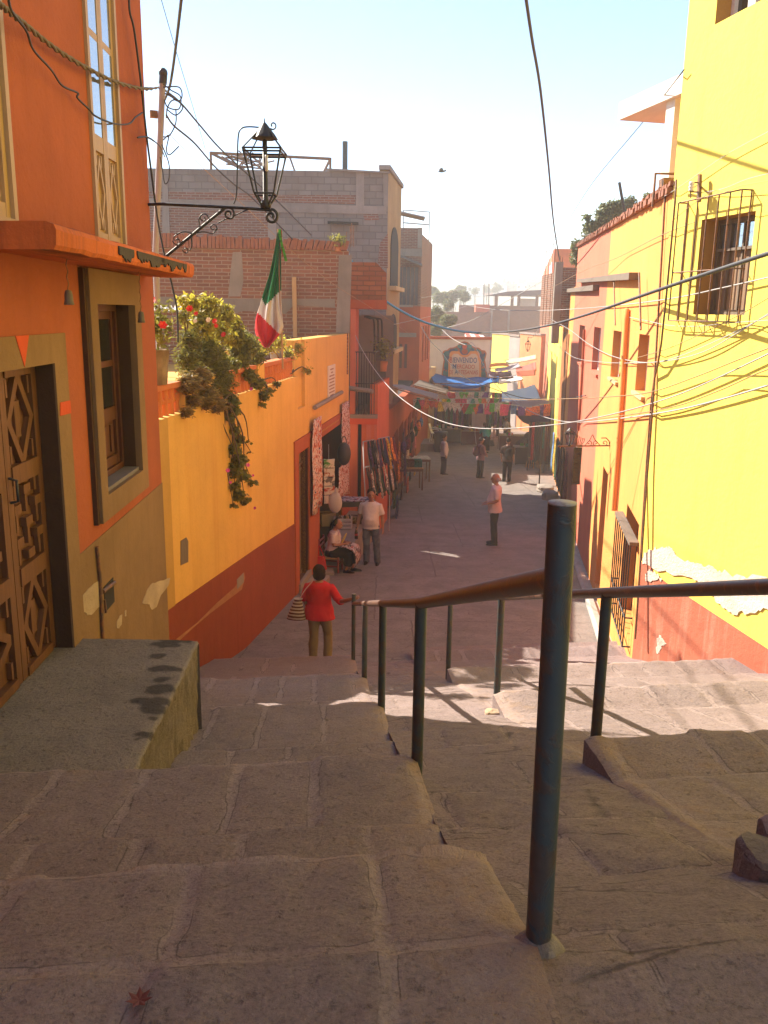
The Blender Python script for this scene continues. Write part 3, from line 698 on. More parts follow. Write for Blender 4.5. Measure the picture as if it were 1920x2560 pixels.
rws = [[p + Vector((-0.004 - 0.02 * abs(n3(p + Vector((0, 0, dz)), 9)) + 0.025 * n3(p + Vector((0, 0, dz)), 4) * min(1, dz * 8), 0, -0.001 - dz)) for p in e] for dz in (0.0, 0.02, 0.045, 0.07, 0.1, 0.14, 0.18, 0.23, 0.28, 0.35, 0.45, 0.6, 0.9)]
mb.grid(rws)
f = [r for r in rows[-1]]
for p, q in zip(f, f[1:]): mb.poly([p - Vector((0, 0, .002)), q - Vector((0, 0, .002)), q - Vector((0, 0, 1.2)), p - Vector((0, 0, 1.2))])
mb.build('edge', M['rough'], plat)

# ------------------------------------------------------------------ the orange house
oh = thing('orange_house', 'tall orange house with carved door, tan window surround and a projecting slab', 'house', WO.pt(0, CZ - 4.4))
sc_ = WO.px((404, 1206))[0]                       # far corner
d1 = WO.px((157, 1266))[0]; dz1 = WO.px((136, 907))[1]; dz0 = pt - 0.03; d0 = d1 - 1.56
w0 = WO.px((238, 990))[0]; w1 = WO.px((331, 970))[0]; wz1 = WO.px((322, 763))[1]; wz0 = WO.px((340, 1176))[1]
slz0, slz1 = CZ + 0.25, CZ + 0.36
f0 = WO.px(A(570, 770))[0]; f1 = WO.px(A(762, 790))[0]; fz0 = slz1 + 0.012; fz1 = CZ + 3.6
g1 = WO.px(A(48, 800))[0]; g0 = g1 - (f1 - f0) * 1.0
TOPO = CZ + 7.2
mb = MB()
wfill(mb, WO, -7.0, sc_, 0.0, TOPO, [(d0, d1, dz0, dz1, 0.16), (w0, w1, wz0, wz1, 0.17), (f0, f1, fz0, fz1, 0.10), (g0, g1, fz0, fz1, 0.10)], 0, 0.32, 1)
a0, a1 = WO.pt(-7, 0, -0.32), WO.pt(sc_, 0, -0.32); bk = WO.n * -5.5
mb.obox(a1 - WO.d * 0.3 + Vector((0, 0, 0)), WO.d * 0.3, bk, Vector((0, 0, TOPO)))
mb.obox(a0, WO.d * 0.3, bk, Vector((0, 0, TOPO)))
mb.obox(a0 + WO.d * 0.302 + Vector((0, 0, TOPO - 0.2)), WO.d * (sc_ + 7 - 0.604), bk, Vector((0, 0, 0.19)))
mb.obox(a0 + bk * 0.7, WO.d * (sc_ + 7), WO.n * -0.2, Vector((0, 0, TOPO - 0.25)))
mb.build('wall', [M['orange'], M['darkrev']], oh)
# slab, with thick worn edge
s0 = WO.px(D_(120, 525), 0.38)[0]; s1 = WO.px(D_(418, 590), 0.38)[0]
mb = MB(); ns = 60; rows = []
for (o, z) in ((0.001, slz1), (0.34, slz1 + 0.004), (0.375, slz1 - 0.008), (0.385, slz1 - 0.03), (0.382, slz0 + 0.02), (0.37, slz0), (0.2, slz0 - 0.006), (0.001, slz0)):
    rows.append([WO.pt(s0 + (s1 - s0) * i / ns, z + 0.006 * mnoise.noise(Vector((i * 0.35, o * 5, z * 9))), o + 0.006 * mnoise.noise(Vector((i * 0.5, z * 7, 3)))) for i in range(ns + 1)])
mb.grid(rows, 0, False)
mb.poly([r[0] for r in rows]); mb.poly([r[-1] for r in rows][::-1])
mb.build('balcony_slab', M['orange_old'], oh)
for k, (c0_, wd_, hh_) in enumerate(((0.36, .05, 1.0), (0.47, .035, .8), (0.58, .08, 1.0), (0.66, .03, .7), (0.74, .05, .9), (0.82, .03, .6), (0.88, .02, .8))):
    rr = random.Random(k); a_, L_s = s0 + (s1 - s0) * c0_, (s1 - s0) * wd_; tp = [(a_ - L_s, slz1 - 0.028)]; n_ = 14
    bt_ = [(a_ - L_s + 2 * L_s * i / n_, slz1 - 0.03 - 0.075 * hh_ * math.sin(math.pi * (0.15 + 0.7 * i / n_)) * (0.55 + 0.6 * rr.random())) for i in range(n_ + 1)]
    mb = MB(); slab(mb, WO, bt_ + [(a_ + L_s, slz1 - 0.027), (a_ - L_s, slz1 - 0.027)], 0.3845, 0.3925); mb.build('stain', M['stain'], oh)
# tan dado + bands
fr_o = WO.px(E(440, 1100))[0]                       # outer edge of door band
bz = WO.px(E(410, 596))[1]
mb = MB()
top_a = WO.px(E(500, 2030)); top_b = (sc_ + 0.003, WO.px(E(1040, 1560))[1])
slab(mb, WO, [(fr_o, 0.2), (sc_ + 0.003, 0.2), top_b, (fr_o, top_a[1])], 0.0, 0.006)
mb.obox(WO.pt(sc_, 0.2, 0.006), WO.d * 0.006, WO.n * -0.5, Vector((0, 0, top_b[1] - 0.2)))
mb.build('dado', M['tan'], oh)
mb = MB()
rect(mb, WO, d1, fr_o, 0.2, bz, 0.0, 0.012); rect(mb, WO, d0 - 0.2, d1, dz1, bz, 0.0, 0.012); rect(mb, WO, d0 - 0.2, d0, 0.2, dz1, 0.0, 0.012)
mb.build('door_surround', M['tan'], oh)
mb = MB(); slab(mb, WO, [WO.px(E(80, 617)), WO.px(E(166, 612)), WO.px(E(140, 815))], 0.0125, 0.016); mb.build('keystone', M['keystone'], oh)
mb = MB(); slab(mb, WO, [WO.px(E(371, 1045)), (fr_o, WO.px(E(437, 1030))[1]), (fr_o, WO.px(E(440, 1113))[1]), WO.px(E(371, 1130))], 0.0125, 0.016); mb.build('keystone', M['keystone'], oh)
# window surround (raised) and window
ws0 = WO.px(E(565, 1000))[0]; ws1 = WO.px(E(890, 1000))[0]; wsz0 = WO.px(E(605, 1835))[1]
mb = MB()
rect(mb, WO, ws0, w0, wsz0, slz0 - 0.012, 0.0, 0.05); rect(mb, WO, w1, ws1, wsz0, slz0 - 0.012, 0.0, 0.05)
rect(mb, WO, w0, w1, wsz0, wz0, 0.0, 0.05); rect(mb, WO, w0, w1, wz1, slz0 - 0.012, 0.0, 0.05)
mb.build('window_surround', M['tan'], oh, bevel=0.006)
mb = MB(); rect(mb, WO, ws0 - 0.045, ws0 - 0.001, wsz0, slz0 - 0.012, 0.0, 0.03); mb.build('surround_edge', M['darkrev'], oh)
def casement(parent, W, s0, s1, z0, z1, off, wood, glass, leaves=2, panes=2, lower=0.28, name='window', deco=None):
    mb = MB(); rframe(mb, W, s0, s1, z0, z1, 0.045, off - 0.05, off + 0.02)
    f = mb.build(name, wood, parent)
    L = (s1 - s0 - 0.09) / leaves
    for k in range(leaves):
        a, b = s0 + 0.046 + k * L, s0 + 0.045 + (k + 1) * L - 0.002
        mb = MB(); zt, zb = z1 - 0.046, z0 + 0.046; zl = zb + (zt - zb) * lower
        st = 0.05
        rect(mb, W, a, a + st, zb, zt, off - 0.04, off); rect(mb, W, b - st, b, zb, zt, off - 0.04, off)
        rect(mb, W, a + st, b - st, zt - 0.055, zt, off - 0.04, off - 0.002); rect(mb, W, a + st, b - st, zb, zb + 0.07, off - 0.04, off - 0.002)
        rect(mb, W, a + st, b - st, zl - 0.05, zl + 0.05, off - 0.04, off - 0.002)
        rect(mb, W, a + st, b - st, zb + 0.07, zl - 0.05, off - 0.036, off - 0.022)
        for i in range(1, panes):
            zz = zl + 0.05 + (zt - 0.055 - zl - 0.05) * i / panes; rect(mb, W, a + st, b - st, zz - 0.022, zz + 0.022, off - 0.04, off - 0.003)
        if deco == 'diamond':
            zc_, sc2 = (zb + 0.07 + zl - 0.05) / 2, (a + b) / 2; hw, hh = (b - a) / 2 - st - 0.004, (zl - zb - 0.12) / 2 - 0.02
            pts = [(sc2, zc_ - hh), (sc2 + hw, zc_), (sc2, zc_ + hh), (sc2 - hw, zc_)]
            for i in range(4):
                p, q = pts[i], pts[(i + 1) % 4]; k2 = 0.72
                p2, q2 = (sc2 + (p[0] - sc2) * k2, zc_ + (p[1] - zc_) * k2), (sc2 + (q[0] - sc2) * k2, zc_ + (q[1] - zc_) * k2)
                slab(mb, W, [p, q, q2, p2], off - 0.022, off - 0.004)
            for sx in (-1, 1):
                for sz_ in (-1, 1): rect(mb, W, *sorted((sc2 + sx * hw * 0.45, sc2 + sx * hw * 0.62)), *sorted((zc_ + sz_ * hh, zc_ + sz_ * hh * 0.7)), off - 0.022, off - 0.006)
        elif deco == 'panel':
            for sx in (-0.5, 0.5):
                c2 = (a + b) / 2 + sx * (b - a - 2 * st) * 0.5; rect(mb, W, c2 - 0.03, c2 + 0.03, zb + 0.1, zl - 0.08, off - 0.022, off - 0.010)
        lf = mb.build('casement', wood, f)
        mb = MB(); rect(mb, W, a + st, b - st, zl + 0.05, zt - 0.055, off - 0.02, off - (0.004 if deco == 'diamond' else 0.016)); mb.build('glazing', glass, f)
    return f
casement(oh, WO, w0, w1, wz0 + 0.03, wz1, -0.11, M['wood2'], M['glassd'], 2, 2, 0.34, 'window', 'panel')
mb = MB(); rect(mb, WO, w0, w1, wz0 + 0.001, wz0 + 0.028, -0.17, 0.02); mb.build('window_sill', m_flat('bluish_worn_sill', (0.16, 0.14, 0.15, 1), 0.6, 0.3), oh)
casement(oh, WO, f0, f1, fz0, fz1, 0.0, M['woodl'], M['glass'], 2, 4, 0.20, 'french_door', 'diamond')
casement(oh, WO, g0, g1, fz0, fz1, 0.0, M['woodl'], M['glass'], 2, 4, 0.20, 'french_door', 'diamond')
# carved double door
def carved_leaf(parent, W, s0, s1, z0, z1, off):
    mb = MB(); st = 0.07
    rect(mb, W, s0, s1, z0, z1, off - 0.05, off - 0.025)
    hs = [z0, z0 + (z1 - z0) * 0.335, z0 + (z1 - z0) * 0.665, z1]
    rect(mb, W, s0, s0 + st, z0, z1, off - 0.0245, off + 0.01); rect(mb, W, s1 - st, s1, z0, z1, off - 0.0245, off + 0.01)
    for i, z in enumerate(hs):
        rect(mb, W, s0 + st, s1 - st, max(z0, z - 0.05), min(z1, z + 0.05), off - 0.0245, off + 0.018)
    bar = lambda p, q, w_, o: slab(mb, W, [(p[0] - w_, p[1]), (p[0] + w_, p[1]), (q[0] + w_, q[1]), (q[0] - w_, q[1])] if abs(p[0] - q[0]) < abs(p[1] - q[1]) else [(p[0], p[1] - w_), (p[0], p[1] + w_), (q[0], q[1] + w_), (q[0], q[1] - w_)], off - 0.024, off + o)
    a, b = s0 + st, s1 - st; c = (a + b) / 2
    for k in (0, 2):
        lo, hi = hs[k] + 0.05, hs[k + 1] - 0.05; m = (lo + hi) / 2; q = 0.028
        bar((c, lo), (a + q, m), q, 0.006); bar((c, lo), (b - q, m), q, 0.0065); bar((a + q, m), (c, hi), q, 0.007); bar((b - q, m), (c, hi), q, 0.0075)
        for sx in (a + 0.035, b - 0.035):
            for (u0, u1) in ((lo + 0.01, lo + (m - lo) * 0.45), (hi - (hi - m) * 0.45, hi - 0.01)): rect(mb, W, sx - 0.012, sx + 0.012, u0, u1, off - 0.0245, off + 0.004)
        k2 = 0.42; rect(mb, W, c - 0.035, c + 0.035, m - (m - lo) * k2, m + (hi - m) * k2, off - 0.0245, off - 0.008)
    lo, hi = hs[1] + 0.05, hs[2] - 0.05; n = 5; dz = (hi - lo) / n
    for i in range(n):
        za, zb = lo + i * dz, lo + (i + 1) * dz
        cols = [a + (b - a) * f for f in (0.12, 0.5, 0.88)]
        for j, cc in enumerate(cols):
            if (i + j) % 2 == 0: rect(mb, W, cc - 0.014, cc + 0.014, za + 0.01, zb + dz * 0.5 if i < n - 1 else zb - 0.005, off - 0.0245, off + 0.002 + 0.001 * j)
            else: rect(mb, W, cc - 0.045, cc + 0.045, za + 0.02, za + 0.07, off - 0.0245, off + 0.012 + 0.001 * j)
    return mb.build('door', M['wood'], parent)
dm = (d0 + d1) / 2
dm = WO.px(U_(72, 1200), -0.10)[0]
d0b = dm - (d1 - dm)
for (a, b) in ((d0, dm - 0.004), (dm + 0.004, d1)):
    lf = carved_leaf(oh, WO, a, b, pt + 0.012, dz1 - 0.002, -0.11)
    if b == d1:
        mb = MB(); mb.tube([WO.pt(a + 0.03, z, o) for z, o in ((pt + 1.0, -0.10), (pt + 1.01, -0.06), (pt + 1.12, -0.06), (pt + 1.13, -0.10))], 0.008, 8); mb.build('handle', M['iron'], lf)
# flaked plaster, meter recess, conduit
for k, pts in enumerate(([(350, 330), (372, 300), (400, 275), (425, 262), (432, 330), (425, 372), (395, 405), (372, 412), (352, 395), (345, 360)],
                         [(610, 360), (632, 300), (655, 272), (690, 262), (732, 250), (722, 285), (690, 325), (672, 375), (650, 388), (640, 365)],
                         [(500, 440), (512, 415), (522, 408), (520, 450), (508, 470), (499, 465)], [(533, 395), (540, 388), (541, 412), (534, 418)])):
    p2 = [WO.px(J_(x, y)) for x, y in pts]; q2 = []
    rr = random.Random(k)
    for i, p in enumerate(p2):
        n_ = p2[(i + 1) % len(p2)]; q2.append(p)
        for f in (0.33, 0.66): q2.append((p[0] + (n_[0] - p[0]) * f + 0.012 * (rr.random() - .5), p[1] + (n_[1] - p[1]) * f + 0.012 * (rr.random() - .5)))
    mb = MB(); slab(mb, WO, q2, 0.0062, 0.010); mb.build('flaked_patch', M['bare'], oh)
mb = MB(); mb.tube([WO.hit(J_(420, 115), 0.02), WO.hit(J_(433, 250), 0.02), WO.hit(J_(446, 535), 0.02)], 0.012, 8); mb.build('conduit', M['ironbr'], oh)
mb = MB(); rect(mb, WO, WO.px(J_(446, 330))[0], WO.px(J_(488, 330))[0], WO.px(J_(470, 375))[1], WO.px(J_(470, 262))[1], 0.0063, 0.0105); mb.build('meter_recess', M['dark'], oh)
mb = MB(); mb.tube([WO.hit(J_(444, 310), 0.02), WO.hit(J_(495, 270), 0.02)], 0.015, 8); mb.tube([WO.hit(J_(452, 345), 0.02), WO.hit(J_(458, 400), 0.02)], 0.008, 6); mb.build('meter_pipe', M['ironbr'], oh)

def bell(px, off, lab, ln):
    s_, z_ = WO.px(px, off); p = WO.pt(s_, z_, off); t = thing('hanging_bell', lab, 'bell', p, 'clay bells hanging under the orange slab')
    mb = MB(); mb.lathe(p, [(0.004, 0.075), (0.016, 0.07), (0.021, 0.05), (0.022, 0.02), (0.027, 0.0), (0.022, -0.002), (0.0, 0.01)], 14); mb.build('bell', M['woodg'], t)
    mb = MB(); zt = slz0 - 0.006; n = max(2, int((zt - p.z - 0.075) / 0.03))
    mb.tube([Vector((p.x + (0.004 if i % 2 else -0.004), p.y, p.z + 0.075 + (zt - p.z - 0.075) * i / n)) for i in range(n + 1)], 0.003, 5); mb.build('cord', M['ironbr'], t)
bell(E(445, 415), 0.2, 'small clay bell on a short chain between door and window', 1)
bell(E(910, 530), 0.2, 'small clay bell on a long cord by the corner of the orange house', 2)
class WallG(Wall):
    def __init__(s, P, d, n): s.P = Vector((P[0], P[1], 0)); s.d = Vector((d[0], d[1], 0)).normalized(); s.n = Vector((n[0], n[1], 0)).normalized()
def WX(y): return WallG((0, y), (1, 0), (0, -1))
def zpx(u, v, y): return aty(u, v, y).z
def xpx(u, v, y): return aty(u, v, y).x

# ------------------------------------------------------------------ yellow house with roof terrace
YE = 9.30; TZ = 3.86; PZ = 4.49
yh = thing('terrace_house', 'low ochre yellow house with a red dado and a planted roof terrace', 'house', WY.pt(3, sz(15)))
DL = (3.52, 4.42, -0.02, 2.46, 0.14); DR = (5.45, 8.25, -0.62, 2.50, 0.9)
mb = MB()
ssn = [-3.9, 3.6, 4.2, 4.5, YE]
wfill(mb, WY, -3.9, 3.6, -1.0, TZ, [DL], 0, 0.3, 1, [-1, 1])
wfill(mb, WY, 4.2, YE, -1.3, lambda a: PZ if a >= 4.2 else TZ, [(4.2, 4.42, -0.02, 2.46, 0.14), DR], 0, 0.3, 1)
rect(mb, WY, 3.601, 4.199, 2.46, 3.26, -0.3, 0.0); rect(mb, WY, 3.601, 4.199, 3.262, PZ, -0.3, -0.06)
a0 = WY.pt(-3.9, 0, -0.302)
mb.obox(WY.pt(-3.9, TZ - 0.35, -0.302), WY.d * (3.9 + YE), WY.n * -7, Vector((0, 0, 0.2)))
mb.obox(WY.pt(YE - 0.3, -1.3, -0.302), WY.d * 0.3, WY.n * -7, Vector((0, 0, 1.3 + TZ - 0.36)))
mb.obox(WY.pt(-3.9, -0.5, -0.302), WY.d * 0.3, WY.n * -7, Vector((0, 0, 0.5 + TZ - 0.36)))
mb.build('wall', [M['yellow'], M['wood2']], yh)
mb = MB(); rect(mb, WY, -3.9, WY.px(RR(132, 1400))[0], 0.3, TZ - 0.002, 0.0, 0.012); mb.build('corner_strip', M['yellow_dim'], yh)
mb = MB()
slab(mb, WY, [(-3.9, -1), (3.2, -1), (3.2, 1.22), (0.63, 1.46), (-2.84, 1.74), (-3.9, 1.82)], 0.0, 0.014)
mb.build('dado', M['reddado'], yh)
mb = MB()   # door surrounds in red oxide
rect(mb, WY, 3.22, 3.52, -1, 2.46, 0.0, 0.03); slab(mb, WY, [(3.22, 2.46), (YE, 2.46), (YE, 2.70), (3.22, 2.72)], 0.0, 0.03)
rect(mb, WY, 4.42, 5.45, -1.1, 2.46, 0.0, 0.03); rect(mb, WY, 8.25, YE, -1.3, 2.46, 0.0, 0.03)
mb.build('door_surround', m_plaster('red_oxide_surround', (0.42, 0.10, 0.035, 1), 0.2, None, 1.0, 0.4, 0.3, 2.2), yh)
mb = MB(); rect(mb, WY, 3.53, 4.41, -0.02, 2.45, -0.14, -0.09)
for k in range(2): rframe(mb, WY, 3.55 + 0.43 * k, 3.96 + 0.43 * k, 0.0, 2.1, 0.06, -0.09, -0.07)
rect(mb, WY, 3.55, 4.39, 2.16, 2.20, -0.09, -0.06)
mb.build('door', m_flat('worn_olive_door', (0.13, 0.085, 0.035, 1), 0.6, 0.4), yh)
mb = MB(); rect(mb, WY, 3.45, 4.48, -0.5, -0.022, -0.14, 0.06); mb.build('threshold', M['concrete'], yh)
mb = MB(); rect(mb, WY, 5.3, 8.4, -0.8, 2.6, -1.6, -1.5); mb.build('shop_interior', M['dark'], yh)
mb = MB(); rect(mb, WY, 5.46, 6.7, -0.6, 2.49, -0.82, -0.76); mb.build('shutter', M['wood2'], yh)
mb = MB()
for q in range(14): rect(mb, WY, 5.7 + q * 0.15, 5.76 + q * 0.15, 2.565, 2.60, 0.0305, 0.034)
mb.build('stencil_border', M['yellow_dim'], yh)
# niche, small vent, damp flakes
mb = MB(); slab(mb, WY, [WY.px(E(1160, 1935)), WY.px(E(1195, 1912)), WY.px(E(1208, 1935)), WY.px(E(1208, 2070)), WY.px(E(1160, 2092))], 0.001, 0.006); mb.build('niche', M['woodg'], yh)
mb = MB(); rect(mb, WY, WY.px(J_(1012, 0))[0], WY.px(J_(1042, 0))[0], WY.px(J_(1030, 288))[1], WY.px(J_(1030, 245))[1], 0.0145, 0.019); mb.build('vent_block', M['concrete'], yh)
for pts in ([(1010, 290), (1050, 225), (1055, 250), (1040, 300), (960, 360), (900, 405), (830, 465), (770, 520), (755, 515), (850, 440), (930, 360)],):
    mb = MB(); q2 = [WY.px(J_(x, y)) for x, y in pts]; slab(mb, WY, q2, 0.0142, 0.0165); mb.build('flaked_patch', m_plaster('rubbed_dado', (0.45, 0.2, 0.09, 1), 0.3, REDD, 4.0, 0.5, 0.3), yh)
# plaque
plq = WY.px(B(1094, 945)); mb = MB(); rect(mb, WY, plq[0] - 0.42, plq[0] + 0.42, plq[1] - 0.36, plq[1] + 0.37, 0.001, 0.02)
pq = mb.build('plaque', m_flat('white_notice', (0.62, 0.56, 0.5, 1), 0.6, 0.12), yh)
mb = MB()
for k in range(9):
    ww = (0.2, 0.12, 0.3, 0.33, 0.28, 0.33, 0.3, 0.33, 0.2)[k]; rect(mb, WY, plq[0] - ww, plq[0] + ww, plq[1] + 0.27 - k * 0.07, plq[1] + 0.30 - k * 0.07, 0.0202, 0.0215)
mb.build('lettering', m_flat('faded_brown_letters', (0.30, 0.17, 0.13, 1), 0.7), pq)
mb = MB(); mb.tube([WY.hit(B(1010, 1077), 0.05), WY.hit(B(1150, 997), 0.05)], 0.045, 10); mb.build('ledge_pipe', M['concrete'], yh)
mb = MB(); mb.tube([aty(*B(1165, 972), 21.5), aty(*B(1310, 993), 21.2)], 0.06, 10); mb.build('downpipe', M['concrete'], yh)
# balustrade of clay latticework
bt = [(-2.95, -2.25), (-1.0, 0.9), (1.38, 3.42)]
cl = M['tile2'] = m_flat('orange_clay_lattice', (0.50, 0.15, 0.04, 1), 0.85, 0.3, 4.0, bump=0.3)
for a, b in bt:
    mb = MB(); n = int((b - a) / 0.17)
    for i in range(n + 1):
        s_ = a + (b - a) * i / n; p = WY.pt(s_, TZ + 0.001, -0.10)
        mb.tube([p, p + Vector((0, 0, 0.10)), p + Vector((0, 0, 0.17)), p + Vector((0, 0, 0.29))], [0.045, 0.035, 0.05, 0.042], 8)
        if i < n:
            q = WY.pt(a + (b - a) * (i + 0.5) / n, TZ + 0.15, -0.10); mb.tube([q - WY.d * 0.05, q + WY.d * 0.05], 0.03, 6)
    rect(mb, WY, a - 0.03, b + 0.03, TZ + 0.291, TZ + 0.35, -0.19, -0.02)
    mb.build('balustrade', cl, yh)
for a, b in ((-2.2, -1.05), (0.95, 1.33)):
    mb = MB(); rect(mb, WY, a, b, TZ + 0.001, TZ + 0.35, -0.2, -0.01); mb.build('parapet_pier', M['yellow'], yh)
# ------------------------------------------------------------------ raw brick wall at the back of the terrace
YB = 20.9; WBk = WX(YB)
xb0, xb1 = -9.0, xpx(871, 700, YB); zb1 = zpx(600, 622, YB)
bw_ = thing('brick_wall', 'raw red brick wall with patched cement columns closing the terrace', 'wall', (-4, YB, TZ - 0.3))
mb = MB(); wfill(mb, WBk, xb0, xb1, TZ - 0.33, zb1, (), 0, 0.3); mb.build('brickwork', M['brick'], bw_)
def bpoly(W, y, pts, o0, o1, name, mat, par):
    mb = MB(); slab(mb, W, [(xpx(*p, y), zpx(*p, y)) for p in pts], o0, o1); return mb.build(name, mat, par)
bpoly(WBk, YB, [B(585, 270), B(632, 270), B(640, 420), B(625, 500), B(562, 500), B(572, 380)], 0, 0.012, 'cement_column', M['concrete'], bw_)
bpoly(WBk, YB, [B(1135, 288), B(1203, 283), B(1190, 690), B(1120, 690)], 0, 0.016, 'cement_column', M['concrete'], bw_)
bpoly(WBk, YB, [B(150, 500), B(560, 512), B(1115, 512), B(1115, 560), B(900, 545), B(860, 590), B(640, 575), B(560, 600), B(420, 560), B(150, 570)], 0, 0.010, 'cement_band', M['grey'], bw_)
bpoly(WBk, YB, [B(893, 400), B(915, 400), B(920, 712), B(900, 712)], 0.03, 0.09, 'wooden_post', M['woodl'], bw_)
mb = MB(); rnd = random.Random(11); x = xb0
while x < xb1 - 0.05:
    w_ = 0.07 + 0.015 * rnd.random(); h_ = 0.30 * (1 - 0.4 * max(0, (x + 5) / 4.2)) * (0.85 + 0.3 * rnd.random()); lean = 0.05 * (rnd.random() - 0.5) + (0.06 if x > -2.5 else 0)
    mb.obox((x, YB - 0.06 - 0.03 * rnd.random(), zb1 + 0.002), (w_, 0, 0), (0, 0.3, 0), (lean, 0, h_)); x += w_ + 0.012
mb.build('tile_coping', M['tile'], bw_)
mb = MB(); mb.obox((xb0, YB + 0.31, TZ - 0.33), (0.1, 0, 0), (0, 6, 0), (0, 0, 2)); mb.build('return_wall', M['brick'], bw_)
# corrugated lean-to
lt = thing('lean_to_roof', 'small corrugated lean-to roof beside the orange house corner', 'roof', aty(*B(255, 590), 17.0))
mb = MB(); rows = []
for i in range(2):
    rows.append([aty(195 / 2.074 + 300 - 20 + j * 3.2, (555, 578)[i] / 2.074 + 500 + 0.02 * j, (18.2, 17.0)[i]) + Vector((0, 0, 0.03 * math.sin(j * 1.6))) for j in range(31)])
mb.grid(rows); o = mb.build('sheet', M['sheet'], lt); md = o.modifiers.new('t', 'SOLIDIFY'); md.thickness = 0.01
mb = MB(); mb.tube([aty(*B(180, 608), 17.0), aty(*B(330, 612), 17.0)], 0.04, 6); mb.tube([aty(*B(196, 612), 17.0), aty(*B(196, 612), 17.0) - Vector((0, 0, 1.9))], 0.04, 6); mb.build('frame', M['woodg'], lt)

# ------------------------------------------------------------------ tall block building behind
YT = 29.5; WT = WX(YT); xt1 = xpx(970, 500, YT); zt = zpx(975, 430, YT); xt0 = -16.0
tb = thing('block_building', 'tall grey building of bare concrete blocks and brick with a yellow arched front', 'building', (-5, YT, sz(YT)))
mb = MB(); wfill(mb, WT, xt0, xt1, -1.5, lambda a: zt + 0.0 * a, (), 0, 0.3)
mb.obox((xt0, YT + 0.302, zt - 0.5), (xt1 - xt0, 0, 0), (0, 9, 0), (0, 0, 0.2)); mb.obox((xt0, YT + 0.302, -1.5), (0.3, 0, 0), (0, 9, 0), (0, 0, 1 + zt)); mb.build('wall', M['block'], tb)
bpoly(WT, YT, [Q_(-60, 455), Q_(420, 462), Q_(700, 478), Q_(1175, 480), Q_(1170, 530), Q_(700, 520), Q_(-60, 495)], 0, 0.012, 'brick_strip', M['brick2'], tb)
bpoly(WT, YT, [Q_(-60, 496), Q_(700, 522), Q_(1350, 545), Q_(1350, 590), Q_(700, 578), Q_(-60, 545)], 0, 0.035, 'beam', M['concrete'], tb)
bpoly(WT, YT, [Q_(-60, 546), Q_(668, 572), Q_(668, 1010), Q_(-60, 1010)], 0, 0.012, 'brick_panel', M['brick2'], tb)
bpoly(WT, YT, [Q_(668, 574), Q_(715, 574), Q_(718, 1010), Q_(668, 1010)], 0, 0.03, 'column', M['concrete'], tb)
bpoly(WT, YT, [Q_(1175, 345), Q_(1222, 350), Q_(1222, 545), Q_(1175, 543)], 0, 0.03, 'column', M['concrete'], tb)
bpoly(WT, YT, [Q_(1330, 350), Q_(1360, 350), Q_(1358, 545), Q_(1335, 545)], 0, 0.03, 'column', M['concrete'], tb)
bpoly(WT, YT, [Q_(1310, 760), Q_(1358, 700), Q_(1358, 900), Q_(1300, 890)], 0, 0.012, 'brick_patch', M['brick2'], tb)
bpoly(WT, YT, [Q_(1215, 590), Q_(1300, 585), Q_(1310, 620), Q_(1225, 625)], 0, 0.012, 'brick_patch', M['brick2'], tb)
bpoly(WT, YT, [Q_(1015, 633), Q_(1190, 640), Q_(1190, 650), Q_(1015, 645)], 0.036, 0.3, 'ledge', M['dark'], tb)
bpoly(WT, YT, [Q_(62, 395), Q_(92, 395), Q_(105, 700), Q_(62, 700)], 0.036, 0.06, 'column', M['concrete'], tb)
bpoly(WT, YT, [Q_(1000, 327), Q_(1325, 345), Q_(1372, 345), Q_(1372, 356), Q_(1000, 340)], 0.036, 0.12, 'coping', M['concrete'], tb)
WF = Wall(xt1, YT, 0.119, 1)
mb = MB(); wfill(mb, WF, 0.001, 4.2, -1.8, zt + 0.05, (), 0, 0.3); mb.build('front', m_plaster('dull_ochre_front', (0.42, 0.26, 0.11, 1), 0.3), tb)
for (za, zb_) in ((zpx(978, 713, YT), zpx(978, 553, YT)), (zpx(978, 876, YT), zpx(978, 785, YT))):
    mb = MB(); pts = [(0.9, za), (3.2, za), (3.2, zb_ - 0.7)] + [(2.05 + 1.15 * math.cos(math.pi * i / 8), zb_ - 0.7 + 0.7 * math.sin(math.pi * i / 8)) for i in range(1, 8)] + [(0.9, zb_ - 0.7)]
    slab(mb, WF, pts, 0.001, 0.03); mb.build('arched_window', M['dark'], tb)
    mb = MB(); rect(mb, WF, 0.6, 3.5, za - 0.14, za - 0.002, 0.0, 0.25); mb.build('window_sill', M['cream'], tb)
mb = MB(); rect(mb, WF, -0.1, 4.25, zt + 0.06, zt + 0.2, -0.3, 0.07); mb.build('cornice', M['concrete'], tb)
# roof frame of steel tube on it
rf = thing('roof_frame', 'rusty steel tube pergola frame on the flat roof', 'frame', aty(*Q_(680, 310), 32))
mb = MB(); yf, yn = 34.5, 31.0
c4 = [aty(*Q_(338, 235), yn), aty(*Q_(1027, 270), yn), aty(*Q_(1027, 270), yn) + Vector((-0.6, 4, 0)), aty(*Q_(338, 235), yn) + Vector((0.6, 4, 0))]
for i in range(4): mb.tube([c4[i], c4[(i + 1) % 4]], 0.05, 6)
for k in (0.33, 0.66): mb.tube([c4[0].lerp(c4[1], k), c4[3].lerp(c4[2], k)], 0.035, 6)
for p in c4: mb.tube([p, Vector((p.x, p.y, zt - 0.3))], 0.045, 6)
mb.build('tubes', M['ironbr'], rf)
mb = MB(); p = aty(*Q_(1112, 170), 31); mb.tube([p, Vector((p.x, p.y, zt - 0.3))], 0.09, 8); tag(mb.build('vent_pipe', M['iron']), 'thin dark vent pipe standing on the flat roof', 'pipe')
mb = MB(); rnd = random.Random(6); c = aty(*Q_(545, 285), 33)
